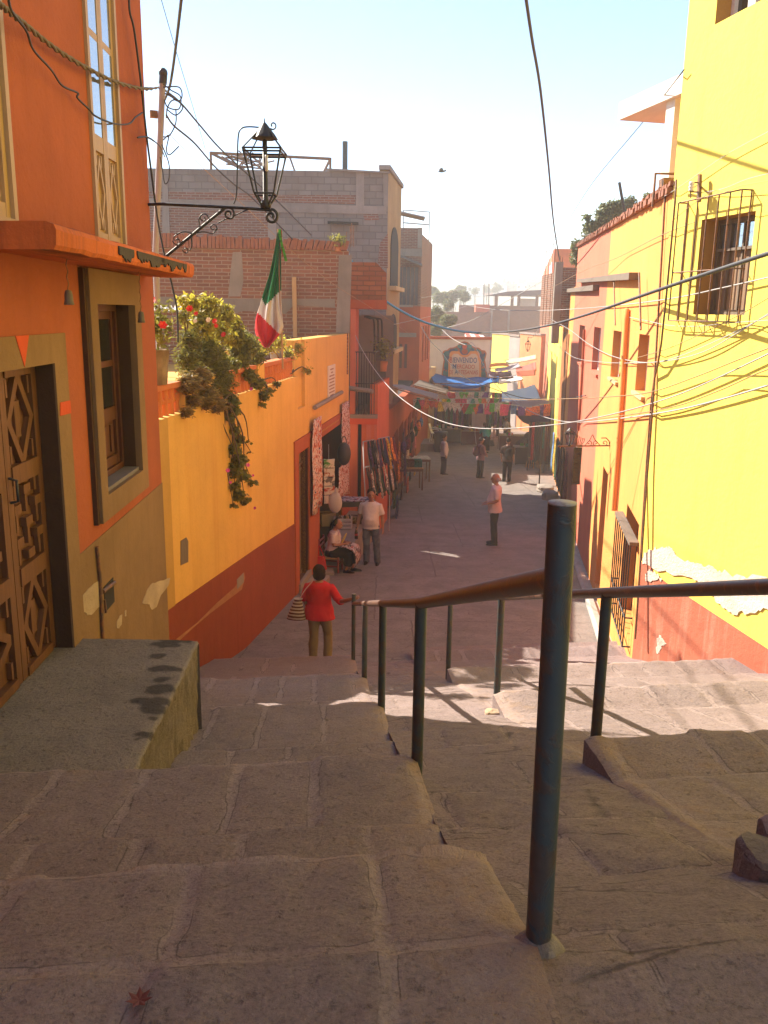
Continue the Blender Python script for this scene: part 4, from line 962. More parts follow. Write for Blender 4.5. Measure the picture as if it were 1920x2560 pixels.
for k in range(12): mb.tube([c + Vector((rnd.uniform(-1, 1), rnd.uniform(-.5, .5), rnd.uniform(-.3, .3))) for q in range(3)], 0.03, 5)
tag(mb.build('scrap_bundle', M['ironbr']), 'tangle of scrap rods heaped under the rusty roof frame', 'scrap')

# ------------------------------------------------------------------ balcony house at the end of the terrace
bh = thing('balcony_house', 'small house with railed balcony over an orange ground floor', 'house', WL.pt(2, sz(23)))
YC = 21.75; WCx = WX(YC); xc0 = WY.pt(YE, 0).x + 0.005; xc1 = xpx(941, 1200, YC); fl = zpx(905, 1036, YC)
WS = Wall(xc1, YC, 0.119, 1)
dxa, dxb = xpx(*O_(300, 1000), YC), xpx(*O_(418, 1000), YC); dx2a, dx2b = xpx(*O_(485, 1000), YC), xpx(*O_(528, 1000), YC)
mb = MB(); wfill(mb, WCx, xc0, xc1, -1.6, fl - 0.1, [(dxa, dxb, sz(YC) - .1, zpx(*O_(350, 822), YC), 0.5), (dx2a, dx2b, sz(YC) - .1, zpx(*O_(500, 822), YC), 0.3)], 0, 0.5)
mb.obox((xc0 - 3, YC + 0.505, fl - 0.3), (xc1 - xc0 + 2.9, 0, 0), (0, 7, 0), (0, 0, 0.2))
mb.build('wall', M['pink'], bh)
mb = MB(); wfill(mb, WS, 0.001, 2.6, -2, fl - 0.1, (), 0, 0.4); rect(mb, WS, 0.1, 2.6, fl - 0.1, fl + 0.75, -0.2, -0.005)
mb.build('side_wall', m_plaster('bright_salmon_plaster', (0.62, 0.14, 0.05, 1), 0.15, None, 1.0, 0.35, 0.3, 8.1), bh)
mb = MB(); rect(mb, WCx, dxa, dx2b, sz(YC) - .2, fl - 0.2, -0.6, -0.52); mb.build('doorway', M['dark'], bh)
mb = MB(); rect(mb, WCx, xc0 - 0.3, xc1 + 0.01, fl - 0.098, fl, -3.0, 0.05); mb.build('balcony_slab', M['concrete'], bh)
mb = MB(); rect(mb, WCx, xc0, xc1, fl - 0.25, fl - 0.1, 0.001, 0.03); mb.build('lintel', M['keystone'], bh)
rz = zpx(905, 768, YC); rz0 = zpx(905, 752, YC)
mb = MB(); mb.obox((xc0 - 3, YC + 2.6, fl + 0.002), (xc1 - xc0 + 3.4, 0, 0), (0, 0.25, 0), (0, 0, rz - fl - 0.2)); mb.build('loggia_wall', M['grey'], bh)
mb = MB(); mb.obox((xc0 + 0.001, YC, fl + 0.002), (0.13, 0, 0), (0, 2.5, 0), (0, 0, rz - fl - 0.05)); mb.build('pier', M['pink'], bh)
xr = xpx(967, 760, YC)
mb = MB(); mb.obox((xc0 - 3, YC - 0.05, rz - 0.04), (xr - xc0 + 3, 0, 0), (0, 3.2, 0), (0, 0, 0.22)); mb.build('roof_slab', M['redor'], bh)
zz1 = zpx(890, 655, YC)
mb = MB(); wfill(mb, WallG((xc0, YC + 0.06), (1, 0), (0, -1)), 0.0, xr - xc0 - 0.02, rz + 0.182, lambda a: zz1 - (0.25 if a > 0.62 else 0), (), 0, 2.0, None, [0.6, 0.62]); mb.build('brick_parapet', M['brickor'], bh)
mb = MB(); zt_ = zpx(905, 880, YC); xr2 = xpx(937, 950, YC)
for k in range(8): mb.tube([(xc0 + 0.16 + k * (xr2 - xc0 - 0.17) / 7, YC - 0.02, fl), (xc0 + 0.16 + k * (xr2 - xc0 - 0.17) / 7, YC - 0.02, zt_)], 0.011, 6)
for z in (zt_, (fl + zt_) / 2): mb.tube([(xc0 + 0.13, YC - 0.02, z), (xr2, YC - 0.02, z)], 0.014, 6)
for k in range(1, 12): q = Vector((xr2, YC - 0.02, 0)) + WS.d * (0.2 * k); mb.tube([(q.x, q.y, fl + 0.76), (q.x, q.y, zt_)], 0.011, 6)
q = Vector((xr2, YC - 0.02, zt_)); mb.tube([q, q + WS.d * 2.3], 0.014, 6)
mb.build('railing', M['iron'], bh)
for k in range(3):
    mb = MB(); u0 = B(1290 + 22 * k, 612 + 6 * k); p = [aty(*B(1265 + 12 * k, 605 + 4 * k), 23), aty(*B(1300 + 20 * k, 608 + 4 * k), 23), aty(*B(1318 + 20 * k, 640), 23), aty(*B(1318 + 20 * k, 800), 23)]
    mb.tube(spline(p, 5), 0.025, 6); mb.build('bent_pipe', M['dark'], bh)
# flower pot on the balcony corner
def potted(name, lab, base, r, h, leafm, potm, n, spread, hgt, seed, group=None, leaf=0.07, droop=0.0, flowers=None):
    t = thing(name, lab, 'plant', base, group)
    mb = MB(); mb.lathe(base, [(0, 0.0), (r * 0.75, 0), (r * 0.85, h * 0.5), (r, h), (r * 1.06, h), (r * 1.06, h * 1.02), (r * 0.9, h * 1.02), (r * 0.88, h * 0.9), (0, h * 0.9)], 16); mb.build('pot', potm, t)
    leaves('foliage', leafm, t, [(Vector(base) + Vector((0, 0, h + hgt * 0.45)), (spread, spread, hgt * 0.55))], n, leaf, seed, droop)
    if flowers:
        rr = random.Random(seed + 5)
        for k in range(flowers): flower(t, Vector(base) + Vector((rr.uniform(-spread, spread), rr.uniform(-spread, 0), h + hgt * rr.uniform(0.3, 1))), 0.05, M['flred'], k)
    return t
def leaves(name, mat, parent, blobs, n, size, seed, droop=0.0, shell=0.5, aspect=0.5):
    rnd = random.Random(seed); mb = MB(); tot = sum(b[1][0] * b[1][1] * b[1][2] for b in blobs)
    for c, r in blobs:
        k = int(n * r[0] * r[1] * r[2] / tot) + 1
        for _ in range(k):
            while True:
                d = Vector((rnd.gauss(0, 1), rnd.gauss(0, 1), rnd.gauss(0, 1)))
                if d.length > 0.05: break
            d.normalize(); q = rnd.random() ** (1 - shell * 0.6) if shell < 1 else 1
            q *= 0.75 + 0.5 * mnoise.noise(d * 2.3 + Vector((seed, 0, 0)))+0.12
            p = Vector(c) + Vector((d.x * r[0], d.y * r[1], d.z * r[2])) * q
            nrm = (d + Vector((rnd.gauss(0, .6), rnd.gauss(0, .6), rnd.gauss(0.3, .6)))).normalized()
            t = nrm.cross(Vector((rnd.gauss(0, 1), rnd.gauss(0, 1), rnd.gauss(0, 1) - droop * 3)))
            if t.length < 1e-3: continue
            t.normalize(); b_ = nrm.cross(t); s_ = size * (0.6 + 0.8 * rnd.random())
            e = p + t * s_
            mb.poly([p, p + t * s_ * 0.5 + b_ * s_ * aspect * 0.5, e - nrm * s_ * 0.12, p + t * s_ * 0.5 - b_ * s_ * aspect * 0.5])
    return mb.build(name, mat, parent) if mb.f else None
def flower(parent, c, r, mat, seed):
    rnd = random.Random(seed); mb = MB(); c = Vector(c); ax = Vector((rnd.uniform(-.4, .4), -0.8, rnd.uniform(0, .6))).normalized()
    u = ax.cross(Vector((0, 0, 1))).normalized(); w_ = ax.cross(u)
    for ring, (n, rr, up) in enumerate(((6, 1.0, 0.15), (5, 0.65, 0.4))):
        for k in range(n):
            a = 2 * math.pi * k / n + ring * 0.5; d = u * math.cos(a) + w_ * math.sin(a); e = u * -math.sin(a) + w_ * math.cos(a)
            mb.poly([c, c + d * r * rr * 0.6 + e * r * rr * 0.45 + ax * r * up * 0.7, c + d * r * rr + ax * r * up, c + d * r * rr * 0.6 - e * r * rr * 0.45 + ax * r * up * 0.7])
    mb.build('flower', mat, parent)
M['flred'] = m_flat('red_petal', (0.70, 0.035, 0.02, 1), 0.6); M['flpink'] = m_flat('pink_petal', (0.70, 0.08, 0.30, 1), 0.6); M['flwhite'] = m_flat('cream_petal', (0.8, 0.7, 0.5, 1), 0.6)
M['leafb'] = m_leaf('bright_yellow_green_leaf', (0.33, 0.34, 0.06, 1), 0.5, 0.6); M['leafm'] = m_leaf('mid_green_leaf', (0.18, 0.20, 0.05, 1), 0.55, 0.55); M['leafd'] = m_leaf('dark_fern_leaf', (0.15, 0.165, 0.045, 1), 0.55, 0.5)
M['leafdry'] = m_leaf('dry_brown_leaf', (0.22, 0.175, 0.07, 1), 0.5, 0.45); M['leaffar'] = m_leaf('hazy_tree_leaf', (0.13, 0.17, 0.085, 1), 0.4, 0.5)
M['clay'] = m_flat('clay_pot', (0.42, 0.17, 0.06, 1), 0.8, 0.2); M['stem'] = m_flat('brown_stem', (0.10, 0.065, 0.035, 1), 0.9, 0.3)
potted('potted_plant', 'bushy green pot plant on the corner of the small railed balcony', aty(*B(1358, 888), 22.9), 0.16, 0.26, M['leafm'], M['clay'], 420, 0.36, 0.75, 4, None, 0.09)

# ------------------------------------------------------------------ terracotta building beyond
YD = 46.0; WDx = WX(YD); xd0, xd1 = xpx(985, 800, YD), xpx(1050, 800, YD); zd = zpx(1050, 570, YD)
rb = thing('terracotta_building', 'terracotta building with bare brick upper floors and narrow brown windows', 'building', (xd1, YD, sz(YD)))
zmid = zpx(1000, 765, YD)
mb = MB(); wfill(mb, WDx, xd0 - 6, xd1, -2.5, zmid, (), 0, 0.3); WD = Wall(xd1, YD, 0.135, 1); se = WD.px((1074, 900))[0]
hl = []
for (u, z0, z1) in ((1056, 0.9, 2.6), (1063, 0.9, 2.6), (1068.5, 0.9, 2.6)):
    a = WD.px((u, 900))[0]; hl.append((a - 0.4, a + 0.4, zpx(1060, 905, 48), zpx(1060, 815, 48), 0.15))
wfill(mb, WD, 0.002, se, -3.0, zmid, hl, 0, 0.3); mb.build('wall', M['redor'], rb)
for h in hl: mb = MB(); rect(mb, WD, h[0], h[1], h[2], h[3], -0.15, -0.1); mb.build('window', M['wood2'], rb)
for u in (1001.5, 1014):
    mb = MB(); x = xpx(u, 900, YD); rect(mb, WDx, x - 0.07, x + 0.07, zpx(1008, 920, YD), zpx(1008, 860, YD), 0.001, 0.03); mb.build('window_slit', M['wood2'], rb)
mb = MB(); wfill(mb, WDx, xd0 - 6, xd1, zmid + 0.001, zd, (), 0, 0.3); wfill(mb, WD, 0.002, se, zmid + 0.001, zd - 0.3, (), 0, 0.3)
mb.obox((xd0 - 6, YD + 0.31, zd - 0.6), (7.3, 0, 0), (0, 6, 0), (0, 0, 0.2)); mb.build('brickwork', M['brick2'], rb)
mb = MB(); rect(mb, WDx, xd0 - 6, xd1 + 0.02, zpx(1020, 640, YD), zpx(1020, 622, YD), 0, 0.03); mb.build('cement_band', M['concrete'], rb)
mb = MB(); rect(mb, WDx, xd1 - 0.22, xd1 + 0.01, zpx(1020, 620, YD), zd + 0.02, 0.001, 0.035); mb.build('corner_column', M['concrete'], rb)
mb = MB(); rect(mb, WDx, xpx(986, 700, YD), xpx(1047, 700, YD), zmid + 0.05, zpx(1020, 668, YD), 0.031, 0.05); mb.build('metal_screen', m_flat('dark_metal_screen', (0.07, 0.06, 0.065, 1), 0.6, 0.3), rb)
mb = MB()
for k in range(7): x = xpx(986 + 10 * k, 700, YD); mb.tube([(x, YD - 0.06, zmid), (x, YD - 0.06, zpx(1020, 660, YD))], 0.02, 5)
mb.build('screen_bars', M['ironbr'], rb)
mb = MB(); mb.obox(aty(985, 645, YD) + Vector((0, -0.7, 0.1)), (1.45, 0, -0.55), (0, 0.75, 0.15), (0, 0, 0.05)); mb.build('screen_roof', M['woodg'], rb)
mb = MB(); rect(mb, WDx, xd0 - 0.1, xpx(1032, 767, YD), zmid - 0.05, zmid + 0.06, 0, 0.4); mb.build('ledge', M['concrete'], rb)
mb = MB(); rect(mb, WDx, xpx(995, 838, YD), xpx(1040, 838, YD), zpx(1010, 842, YD), zpx(1010, 832, YD), 0, 0.5); mb.build('ledge', M['concrete'], rb)
mb = MB(); rect(mb, WD, se - 0.001, se + 5, -3, zpx(1072, 930, 52), -0.3, 0); mb.build('low_wall', M['cream'], rb)
rfm = thing('roof_cage', 'pale open metal cage on the brick roof', 'frame', aty(1035, 560, 47.5))
mb = MB(); q = [aty(1009, 525, 47), aty(1074, 530, 47), aty(1074, 530, 50), aty(1009, 525, 50)]
for i in range(4):
    mb.tube([q[i], q[(i + 1) % 4]], 0.03, 5); mb.tube([q[i], Vector((q[i].x, q[i].y, zd - 0.5))], 0.03, 5); d = Vector((0, 0, 0.65)); mb.tube([q[i] - d, q[(i + 1) % 4] - d], 0.02, 5)
mb.build('tubes', M['sheet'], rfm)
mb = MB(); mb.obox(aty(985, 527, 36), (1.25, 0, -0.25), (0, 1.2, 0), (0, 0, 0.05)); tag(mb.build('roof_canopy', M['sheet']), 'thin tilted sheet canopy against the arched yellow front', 'canopy')

# ------------------------------------------------------------------ shop row under the balcony house and terracotta building
sr = thing('shop_row', 'row of low dark shop fronts behind the hanging clothes', 'shops', WL.pt(6, sz(28)))
hl = [(2.8, 5.2, -1.9, 1.15, 1.2), (5.6, 8.2, -2, 1.1, 1.2), (8.7, 11.2, -2.2, 1.0, 1.2), (11.8, 13.4, -2.4, 0.8, 1.2)]
hl += [(14.2, 17.0, -2.6, 0.7, 1.2), (17.6, 20.6, -2.8, 0.5, 1.2), (21.2, 23.4, -3, 0.2, 1.2)]
mb = MB(); wfill(mb, WL, 2.65, 24.2, -3.4, lambda a: 2.3 - 0.04 * a, hl, 0, 0.3); mb.build('wall', M['redor'], sr)
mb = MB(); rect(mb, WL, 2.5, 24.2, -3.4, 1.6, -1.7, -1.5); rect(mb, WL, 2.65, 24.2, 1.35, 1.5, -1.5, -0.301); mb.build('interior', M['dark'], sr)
mb = MB(); rect(mb, WL, 21.3, 23.3, -3, 0.18, -0.2, -0.12); mb.build('green_door', m_flat('dark_green_door', (0.02, 0.05, 0.045, 1), 0.5, 0.2), sr)
def awning(name, lab, p0, p1, p2, p3, mat, posts=True, corr=0.0, thick=0.02, sag=0.0, cat='awning', group=None, n=24, pm=None):
    """quad p0-p1 (high edge) p3-p2 (low edge)"""
    t = thing(name, lab, cat, (Vector(p0) + Vector(p2)) / 2, group); p0, p1, p2, p3 = [Vector(p) for p in (p0, p1, p2, p3)]
    mb = MB(); rows = []
    for i in range(9):
        v = i / 8; a, b = p0.lerp(p3, v), p1.lerp(p2, v); row = []
        for j in range(n + 1):
            u = j / n; q = a.lerp(b, u); q.z += corr * math.sin(j * math.pi) if False else corr * (1 if j % 2 else -1) - sag * 4 * u * (1 - u) * (0.4 + 0.6 * math.sin(math.pi * v)) + (sag * 0.25 * mnoise.noise(Vector((u * 5, v * 5, p0.x))) if sag else 0)
            row.append(q)
        rows.append(row)
    mb.grid(rows, 0, not corr); o = mb.build('cover', mat, t); md = o.modifiers.new('t', 'SOLIDIFY'); md.thickness = thick
    if posts:
        mb = MB(); mb.tube([p3 - Vector((0, 0, 0.06)), p2 - Vector((0, 0, 0.06))], 0.025, 6); mb.tube([p3 - Vector((0, 0, 0.06)), p0 - Vector((0, 0, 0.06))], 0.02, 6); mb.tube([p2 - Vector((0, 0, 0.06)), p1 - Vector((0, 0, 0.06))], 0.02, 6); mb.build('frame', pm or M['ironbr'], t)
    return t
awning('awning', 'corrugated sheet awning above the hanging clothes', aty(*N_(-180, 800), 24.6), aty(*N_(-60, 800), 33), aty(*N_(330, 905), 33), aty(*N_(310, 950), 28.5), m_flat('shade_dark_brown_sheet', (0.17, 0.13, 0.11, 1), 0.7, 0.35, 3.0), True, 0.018, 0.012)  # brown sheet, its colour darkened to stand for backlit shade
awning('awning', 'grey plank awning under the terracotta wall', aty(*N_(60, 800), 36), aty(*N_(130, 745), 41), aty(*N_(440, 850), 41), aty(*N_(410, 890), 37.5), M['woodg'], True, 0.01, 0.03)
# ------------------------------------------------------------------ tall lemon yellow house
WE = -0.30
ny = thing('lemon_house', 'tall bright lemon yellow house with a barred window and faded red dado', 'house', WN.pt(-3, CZ - 4))
wn = (-1.84, -0.93, CZ + 0.03, CZ + 1.02, 0.28); wu = (-2.3, -0.83, CZ + 2.95, CZ + 4.4, 0.25)
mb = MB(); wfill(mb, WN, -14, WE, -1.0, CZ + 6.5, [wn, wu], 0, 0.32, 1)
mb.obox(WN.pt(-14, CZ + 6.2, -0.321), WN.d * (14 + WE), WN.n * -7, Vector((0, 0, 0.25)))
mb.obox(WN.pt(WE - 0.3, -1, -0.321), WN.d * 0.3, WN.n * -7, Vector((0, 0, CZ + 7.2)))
mb.build('wall', [M['yellow2'], m_plaster('shaded_reveal_ochre', (0.50, 0.27, 0.06, 1), 0.15)], ny)  # window reveals get a browner colour that stands for their shade
mb = MB(); pts = [(WE + 0.002, -1), (-14, -1), (-14, 5.6), (-6.2, 2.3), (-2.8, 1.84), (-1.25, 1.92)]
pts += [(-0.9, 1.935), (-0.62, 1.97), (-0.5, 2.06), (-0.4, 2.02), (WE + 0.002, 2.02)]
slab(mb, WN, pts, 0.0, 0.008); mb.build('dado', M['pinkdado'], ny)
def jagged(W, pts, seed, amp, k=5):
    rr = random.Random(seed); q2 = []
    p2 = [W.px(p) for p in pts]
    for i, p in enumerate(p2):
        n_ = p2[(i + 1) % len(p2)]; q2.append(p); L = math.hypot(n_[0] - p[0], n_[1] - p[1])
        for j in range(1, k): f = j / k; q2.append((p[0] + (n_[0] - p[0]) * f + amp * L * (rr.random() - .5), p[1] + (n_[1] - p[1]) * f + amp * L * (rr.random() - .5)))
    return q2
mb = MB(); slab(mb, WN, jagged(WN, [I_(*p) for p in ((757, 1500), (765, 1440), (800, 1408), (880, 1393), (935, 1403), (960, 1440), (1050, 1488), (1120, 1498), (1200, 1528), (1245, 1556), (1400, 1590), (1640, 1620), (1680, 1800), (1524, 1775), (1420, 1800), (1310, 1808), (1250, 1765), (1180, 1690), (1080, 1600), (960, 1570), (850, 1545))], 5, 0.22), 0.0084, 0.014)
mb.build('flaking_patch', M['scaling'], ny)
mb = MB(); slab(mb, WN, jagged(WN, [I_(*p) for p in ((845, 1965), (862, 1935), (885, 1965), (905, 1990), (880, 2000), (862, 2045), (845, 2050))], 6, 0.3), 0.0084, 0.012); mb.build('flaked_patch', M['scaling'], ny)
mb = MB(); slab(mb, WN, jagged(WN, [I_(*p) for p in ((775, 1560), (800, 1530), (850, 1560), (880, 1590), (820, 1600), (780, 1605))], 7, 0.3), 0.0142, 0.017); mb.build('flaked_patch', M['scaling'], ny)
# barred window
mb = MB(); rframe(mb, WN, wn[0] + 0.001, wn[1] - 0.001, wn[2] + 0.001, wn[3] - 0.001, 0.05, -0.27, -0.20)
rect(mb, WN, wn[0] + 0.05, wn[1] - 0.05, wn[2] + 0.66, wn[2] + 0.69, -0.26, -0.18)
for k in range(1, 4): q = wn[0] + (wn[1] - wn[0]) * k / 4; rect(mb, WN, q - 0.012, q + 0.012, wn[2] + 0.051, wn[3] - 0.051, -0.255, -0.21)
f = mb.build('window', M['woodg'], ny)
mb = MB(); rect(mb, WN, wn[0] + 0.05, wn[1] - 0.05, wn[2] + 0.69, wn[3] - 0.05, -0.25, -0.24); mb.build('glazing', M['glass'], f)
mb = MB(); rect(mb, WN, wn[0] + 0.05, wn[1] - 0.05, wn[2] + 0.05, wn[2] + 0.66, -0.25, -0.235); mb.build('shutter', m_flat('brown_inner_shutter', (0.22, 0.13, 0.07, 1), 0.7, 0.2), f)
mb = MB(); rframe(mb, WN, wu[0] + 0.001, wu[1] - 0.001, wu[2] + 0.001, wu[3], 0.06, -0.24, -0.17); q = (wu[0] + wu[1]) / 2; rect(mb, WN, wu[1] - 0.42, wu[1] - 0.30, wu[2] + 0.06, wu[3] - 0.06, -0.24, -0.16)
f = mb.build('window', M['whitew'], ny)
mb = MB(); rect(mb, WN, wu[0] + 0.06, wu[1] - 0.06, wu[2] + 0.06, wu[3] - 0.06, -0.22, -0.21); mb.build('glazing', M['glassd'], f)
gr = thing('window_grille', 'projecting iron window grille on the lemon yellow wall', 'grille', WN.pt(-1.2, CZ, 0.05))
g0, g1, gz0, gz1, go = -1.76, -0.64, CZ - 0.04, CZ + 1.22, 0.12
mb = MB(); rr = 0.0085
for k in range(7):
    q = g0 + (g1 - g0) * k / 6; mb.tube([WN.pt(q, gz0, go), WN.pt(q, gz1, go)], rr, 6)
    mb.tube([WN.pt(q, gz0, go), WN.pt(q, gz0 - 0.005, 0.01)], rr * .8, 6)
for z in (gz0, gz1, gz0 + 0.52): mb.tube([WN.pt(g0, z, 0.0), WN.pt(g0, z, go), WN.pt(g1, z, go), WN.pt(g1, z, 0.0)], rr, 6)
for q in (g0, g1): mb.tube([WN.pt(q, gz0, 0.012), WN.pt(q, gz1, 0.012)], rr, 6)
mb.build('bars', M['ironbr'], gr)
ins = thing('insulator_bracket', 'wall bracket with a white porcelain cable insulator above the barred window', 'bracket', WN.hit(T_(850, 320), 0.08))
mb = MB(); p = WN.hit(T_(852, 160), 0.06); q = WN.hit(T_(845, 465), 0.06); mb.obox(p - WN.d * 0.02, WN.d * 0.04, WN.n * 0.03, q - p); mb.tube([WN.hit(T_(835, 250), 0.08), WN.hit(T_(735, 245), 0.16)], 0.008, 6); mb.tube([WN.hit(T_(835, 355), 0.08), WN.hit(T_(725, 352), 0.16)], 0.008, 6); mb.tube([WN.hit(T_(738, 240), 0.16), WN.hit(T_(735, 420), 0.16)], 0.007, 6); mb.tube([WN.hit(T_(850, 300), 0.0), WN.hit(T_(850, 300), 0.08)], 0.012, 6)
mb.build('bracket', M['ironbr'], ins)
mb = MB(); c = WN.hit(T_(742, 345), 0.16); h = 0.095; mb.lathe(c, [(0.0, 0), (0.028, 0), (0.030, .012), (0.020, .022), (0.030, .034), (0.030, .046), (0.020, .056), (0.030, .068), (0.026, h), (0.0, h)], 14); mb.build('insulator', m_flat('white_porcelain', (0.75, 0.70, 0.62, 1), 0.25, 0.05), ins)

# ------------------------------------------------------------------ peach and salmon row
def ctop(a): return CZ + 1.34 + 0.0405 * (a + 1.0)
SB = WR.px((1505, 900))[0]                          # where peach turns salmon
pe = WR.px(I_(330, 0))[0]
wins = []
for pts in (((740, 85), (795, 95), (770, 460), (700, 440)), ((575, 65), (625, 70), (605, 370), (555, 360)), ((455, 40), (500, 50), (480, 325), (440, 315)), ((365, 30), (400, 35), (385, 265), (355, 260))):
    q = [WR.px(I_(*p)) for p in pts]; wins.append(((q[1][0] + q[2][0]) / 2, (q[0][0] + q[3][0]) / 2, (q[2][1] + q[3][1]) / 2, (q[0][1] + q[1][1]) / 2, 0.2))
pch = thing('peach_house', 'peach orange house with small deep windows and a ragged tiled roof edge', 'house', WR.pt(2, sz(12)))
WR0 = -0.30
dh = (WR.px(I_(510, 1300))[0] - 0.15, WR.px(I_(505, 1300))[0] + 0.65, sz(13.5) + 0.02, CZ - 2.72, 0.22)
gh = (0.15, 1.45, CZ - 4.2, CZ - 2.62, 0.25)
mb = MB(); wfill(mb, WR, WR0, SB, -1.2, ctop, [wins[0], wins[1], dh, gh], 0, 0.4)
for k in range(6): a = WR0 + (SB - WR0) * k / 6; b = WR0 + (SB - WR0) * (k + 1) / 6; mb.obox(WR.pt(a, ctop(a) - 0.3, -0.401), WR.d * (b - a - 0.001), WR.n * -6, Vector((0, 0, 0.12)))
mb.build('wall', M['peach'], pch)
sal = thing('salmon_house', 'salmon pink house with tall narrow windows beside the peach one', 'house', WR.pt(9, sz(18)))
mb = MB(); wfill(mb, WR, SB + 0.001, pe, -2.2, ctop, [wins[2], wins[3]], 0, 0.4)
for k in range(6): a = SB + (pe - SB) * k / 6; b = SB + (pe - SB) * (k + 1) / 6; mb.obox(WR.pt(a, ctop(a) - 0.3, -0.401), WR.d * (b - a - 0.001), WR.n * -6, Vector((0, 0, 0.12)))
mb.build('wall', M['pink'], sal)
def coping(par, a0, a1, seed):
    mb = MB(); rnd = random.Random(seed); a = a0
    while a < a1 - 0.02:
        w_ = 0.14 + 0.03 * rnd.random(); z = ctop(a)
        mb.obox(WR.pt(a, z + 0.002, 0.05 + 0.04 * rnd.random()), WR.d * min(w_, a1 - a), WR.n * -0.34, Vector((0, 0, 0.05 + 0.03 * rnd.random())))
        mb.obox(WR.pt(a, z + 0.085, 0.02 + 0.04 * rnd.random()), WR.d * min(w_ * 0.9, a1 - a), WR.n * -0.3, Vector((0, 0, 0.03 + 0.03 * rnd.random()))); a += w_ + 0.012
    mb.build('tile_coping', M['tile'], par)
coping(pch, WR0, SB, 3); coping(sal, SB, pe, 4)
for i, h in enumerate(wins):
    par = pch if i < 2 else sal
    mb = MB(); rframe(mb, WR, h[0] + 0.001, h[1] - 0.001, h[2] + 0.001, h[3] - 0.001, 0.05, -0.19, -0.13); m_ = (h[0] + h[1]) / 2; rect(mb, WR, m_ - 0.03, m_ + 0.03, h[2] + 0.051, h[3] - 0.051, -0.185, -0.14)
    f = mb.build('window', M['whitew'], par)
    mb = MB(); rect(mb, WR, h[0] + 0.05, h[1] - 0.05, h[2] + 0.05, h[3] - 0.05, -0.175, -0.165); mb.build('glazing', M['glass'], f)
    mb = MB(); rect(mb, WR, h[0] - 0.04, h[1] + 0.04, h[2] - 0.05, h[2] - 0.001, -0.1, 0.05); mb.build('window_sill', M['cream'] if i < 2 else M['pink'], par)
mb = MB(); rect(mb, WR, dh[0] + 0.01, dh[1] - 0.01, dh[2], dh[3] - 0.01, -0.21, -0.16)
for k in range(2): rframe(mb, WR, dh[0] + 0.06 + 0.4 * k, dh[0] + 0.42 + 0.4 * k, dh[2] + 0.1, dh[3] - 0.1, 0.05, -0.16, -0.145)
mb.build('door', M['wood2'], pch)
mb = MB(); rframe(mb, WR, gh[0] + 0.001, gh[1] - 0.001, gh[2] + 0.001, gh[3] - 0.001, 0.06, -0.24, -0.17)
f = mb.build('window', M['wood2'], pch); mb = MB(); rect(mb, WR, gh[0] + 0.06, gh[1] - 0.06, gh[2] + 0.06, gh[3] - 0.06, -0.22, -0.21); mb.build('glazing', M['glassd'], f)
pg = thing('window_grille', 'low iron window guard with wooden top rail on the peach wall', 'grille', WR.pt(0.8, gh[2], 0.1))
mb = MB(); b0, b1 = gh[0] - 0.12, gh[1] + 0.35
for k in range(9): q = b0 + (b1 - b0) * k / 8; mb.tube([WR.pt(q, gh[2] - 0.05, 0.10), WR.pt(q, gh[3] - 0.25, 0.10)], 0.010, 6)
for z in (gh[2] - 0.05, gh[2] + 0.35): mb.tube([WR.pt(b0, z, 0.0), WR.pt(b0, z, 0.10), WR.pt(b1, z, 0.10), WR.pt(b1, z, 0)], 0.012, 6)
mb.build('bars', M['iron'], pg)
mb = MB(); rect(mb, WR, b0 - 0.02, b1 + 0.02, gh[3] - 0.25, gh[3] - 0.20, 0.005, 0.12); mb.build('top_board', M['woodg'], pg)
mb = MB(); rect(mb, WR, WR0 + 0.02, b0 - 0.1, gh[2] - 0.9, gh[2] - 0.2, 0.0, 0.006); slab(mb, WR, blob(WR, 0.2, gh[2] - 0.5, 0.22, 0.16, 16, 0.4, 3), 0.0062, 0.009); mb.build('flaked_patch', M['scaling'], pch)
mb = MB(); mb.obox(WR.pt(-0.5, sz(11) - 0.1, 0.0), WR.d * 14, WR.n * 0.16, Vector((0, 0, 0.0)) + Vector((0, 0, 0.1)))
mb = MB(); rows = []
for (o, dz) in ((0.22, -0.05), (0.22, 0.05), (0.17, 0.10), (0.08, 0.09), (0.06, 0.03), (0.0, 0.03)):
    rows.append([WR.pt(a, sz(WR.pt(a, 0).y) + dz, o) for a in [-0.4 + 0.7 * k for k in range(22)]])
mb.grid(rows, 0, False); tag(mb.build('kerb', m_plaster('pale_cement_kerb', (0.42, 0.38, 0.35, 1), 0.3, None, 3.0), origin=(0, 0, 0)), kind='structure')
# conduits and pipes on the row
def pipe(name, lab, pts, r, mat, cat='pipe', W=WR, off=0.05, group=None):
    mb = MB(); mb.tube(spline([W.hit(p, off) for p in pts], 3), r, 8); return tag(mb.build(name, mat), lab, cat, group)
pipe('drain_pipe', 'orange painted drain pipe running down the peach wall between two small windows', [DD(735, 2005), I_(655, 0), I_(620, 590), I_(590, 1000), I_(577, 1170)], 0.045, M['peach'])
pipe('drain_pipe', 'thin red pipe down the salmon wall beside the farthest narrow window', [I_(395, 60), I_(375, 450), I_(358, 680)], 0.035, M['redor'])
pipe('conduit', 'thin conduit down the corner where lemon and peach walls meet', [DD(1042, 1190), DD(1052, 1250), DD(960, 2210), I_(805, 520), I_(735, 1560), I_(708, 1960)], 0.012, M['ironbr'], 'conduit', WR, 0.03)
pipe('conduit', 'straight conduit beside the roof edge of the peach wall', [DD(987, 1215), DD(930, 2212), I_(822, 430), I_(783, 940), I_(745, 1480)], 0.013, M['ironbr'], 'conduit', WR, 0.03)
pipe('cable_drop', 'cable dropping from the long ledge to the second small window', [DD(655, 1800), DD(664, 2090)], 0.012, M['ironbr'], 'cable', WR, 0.1)
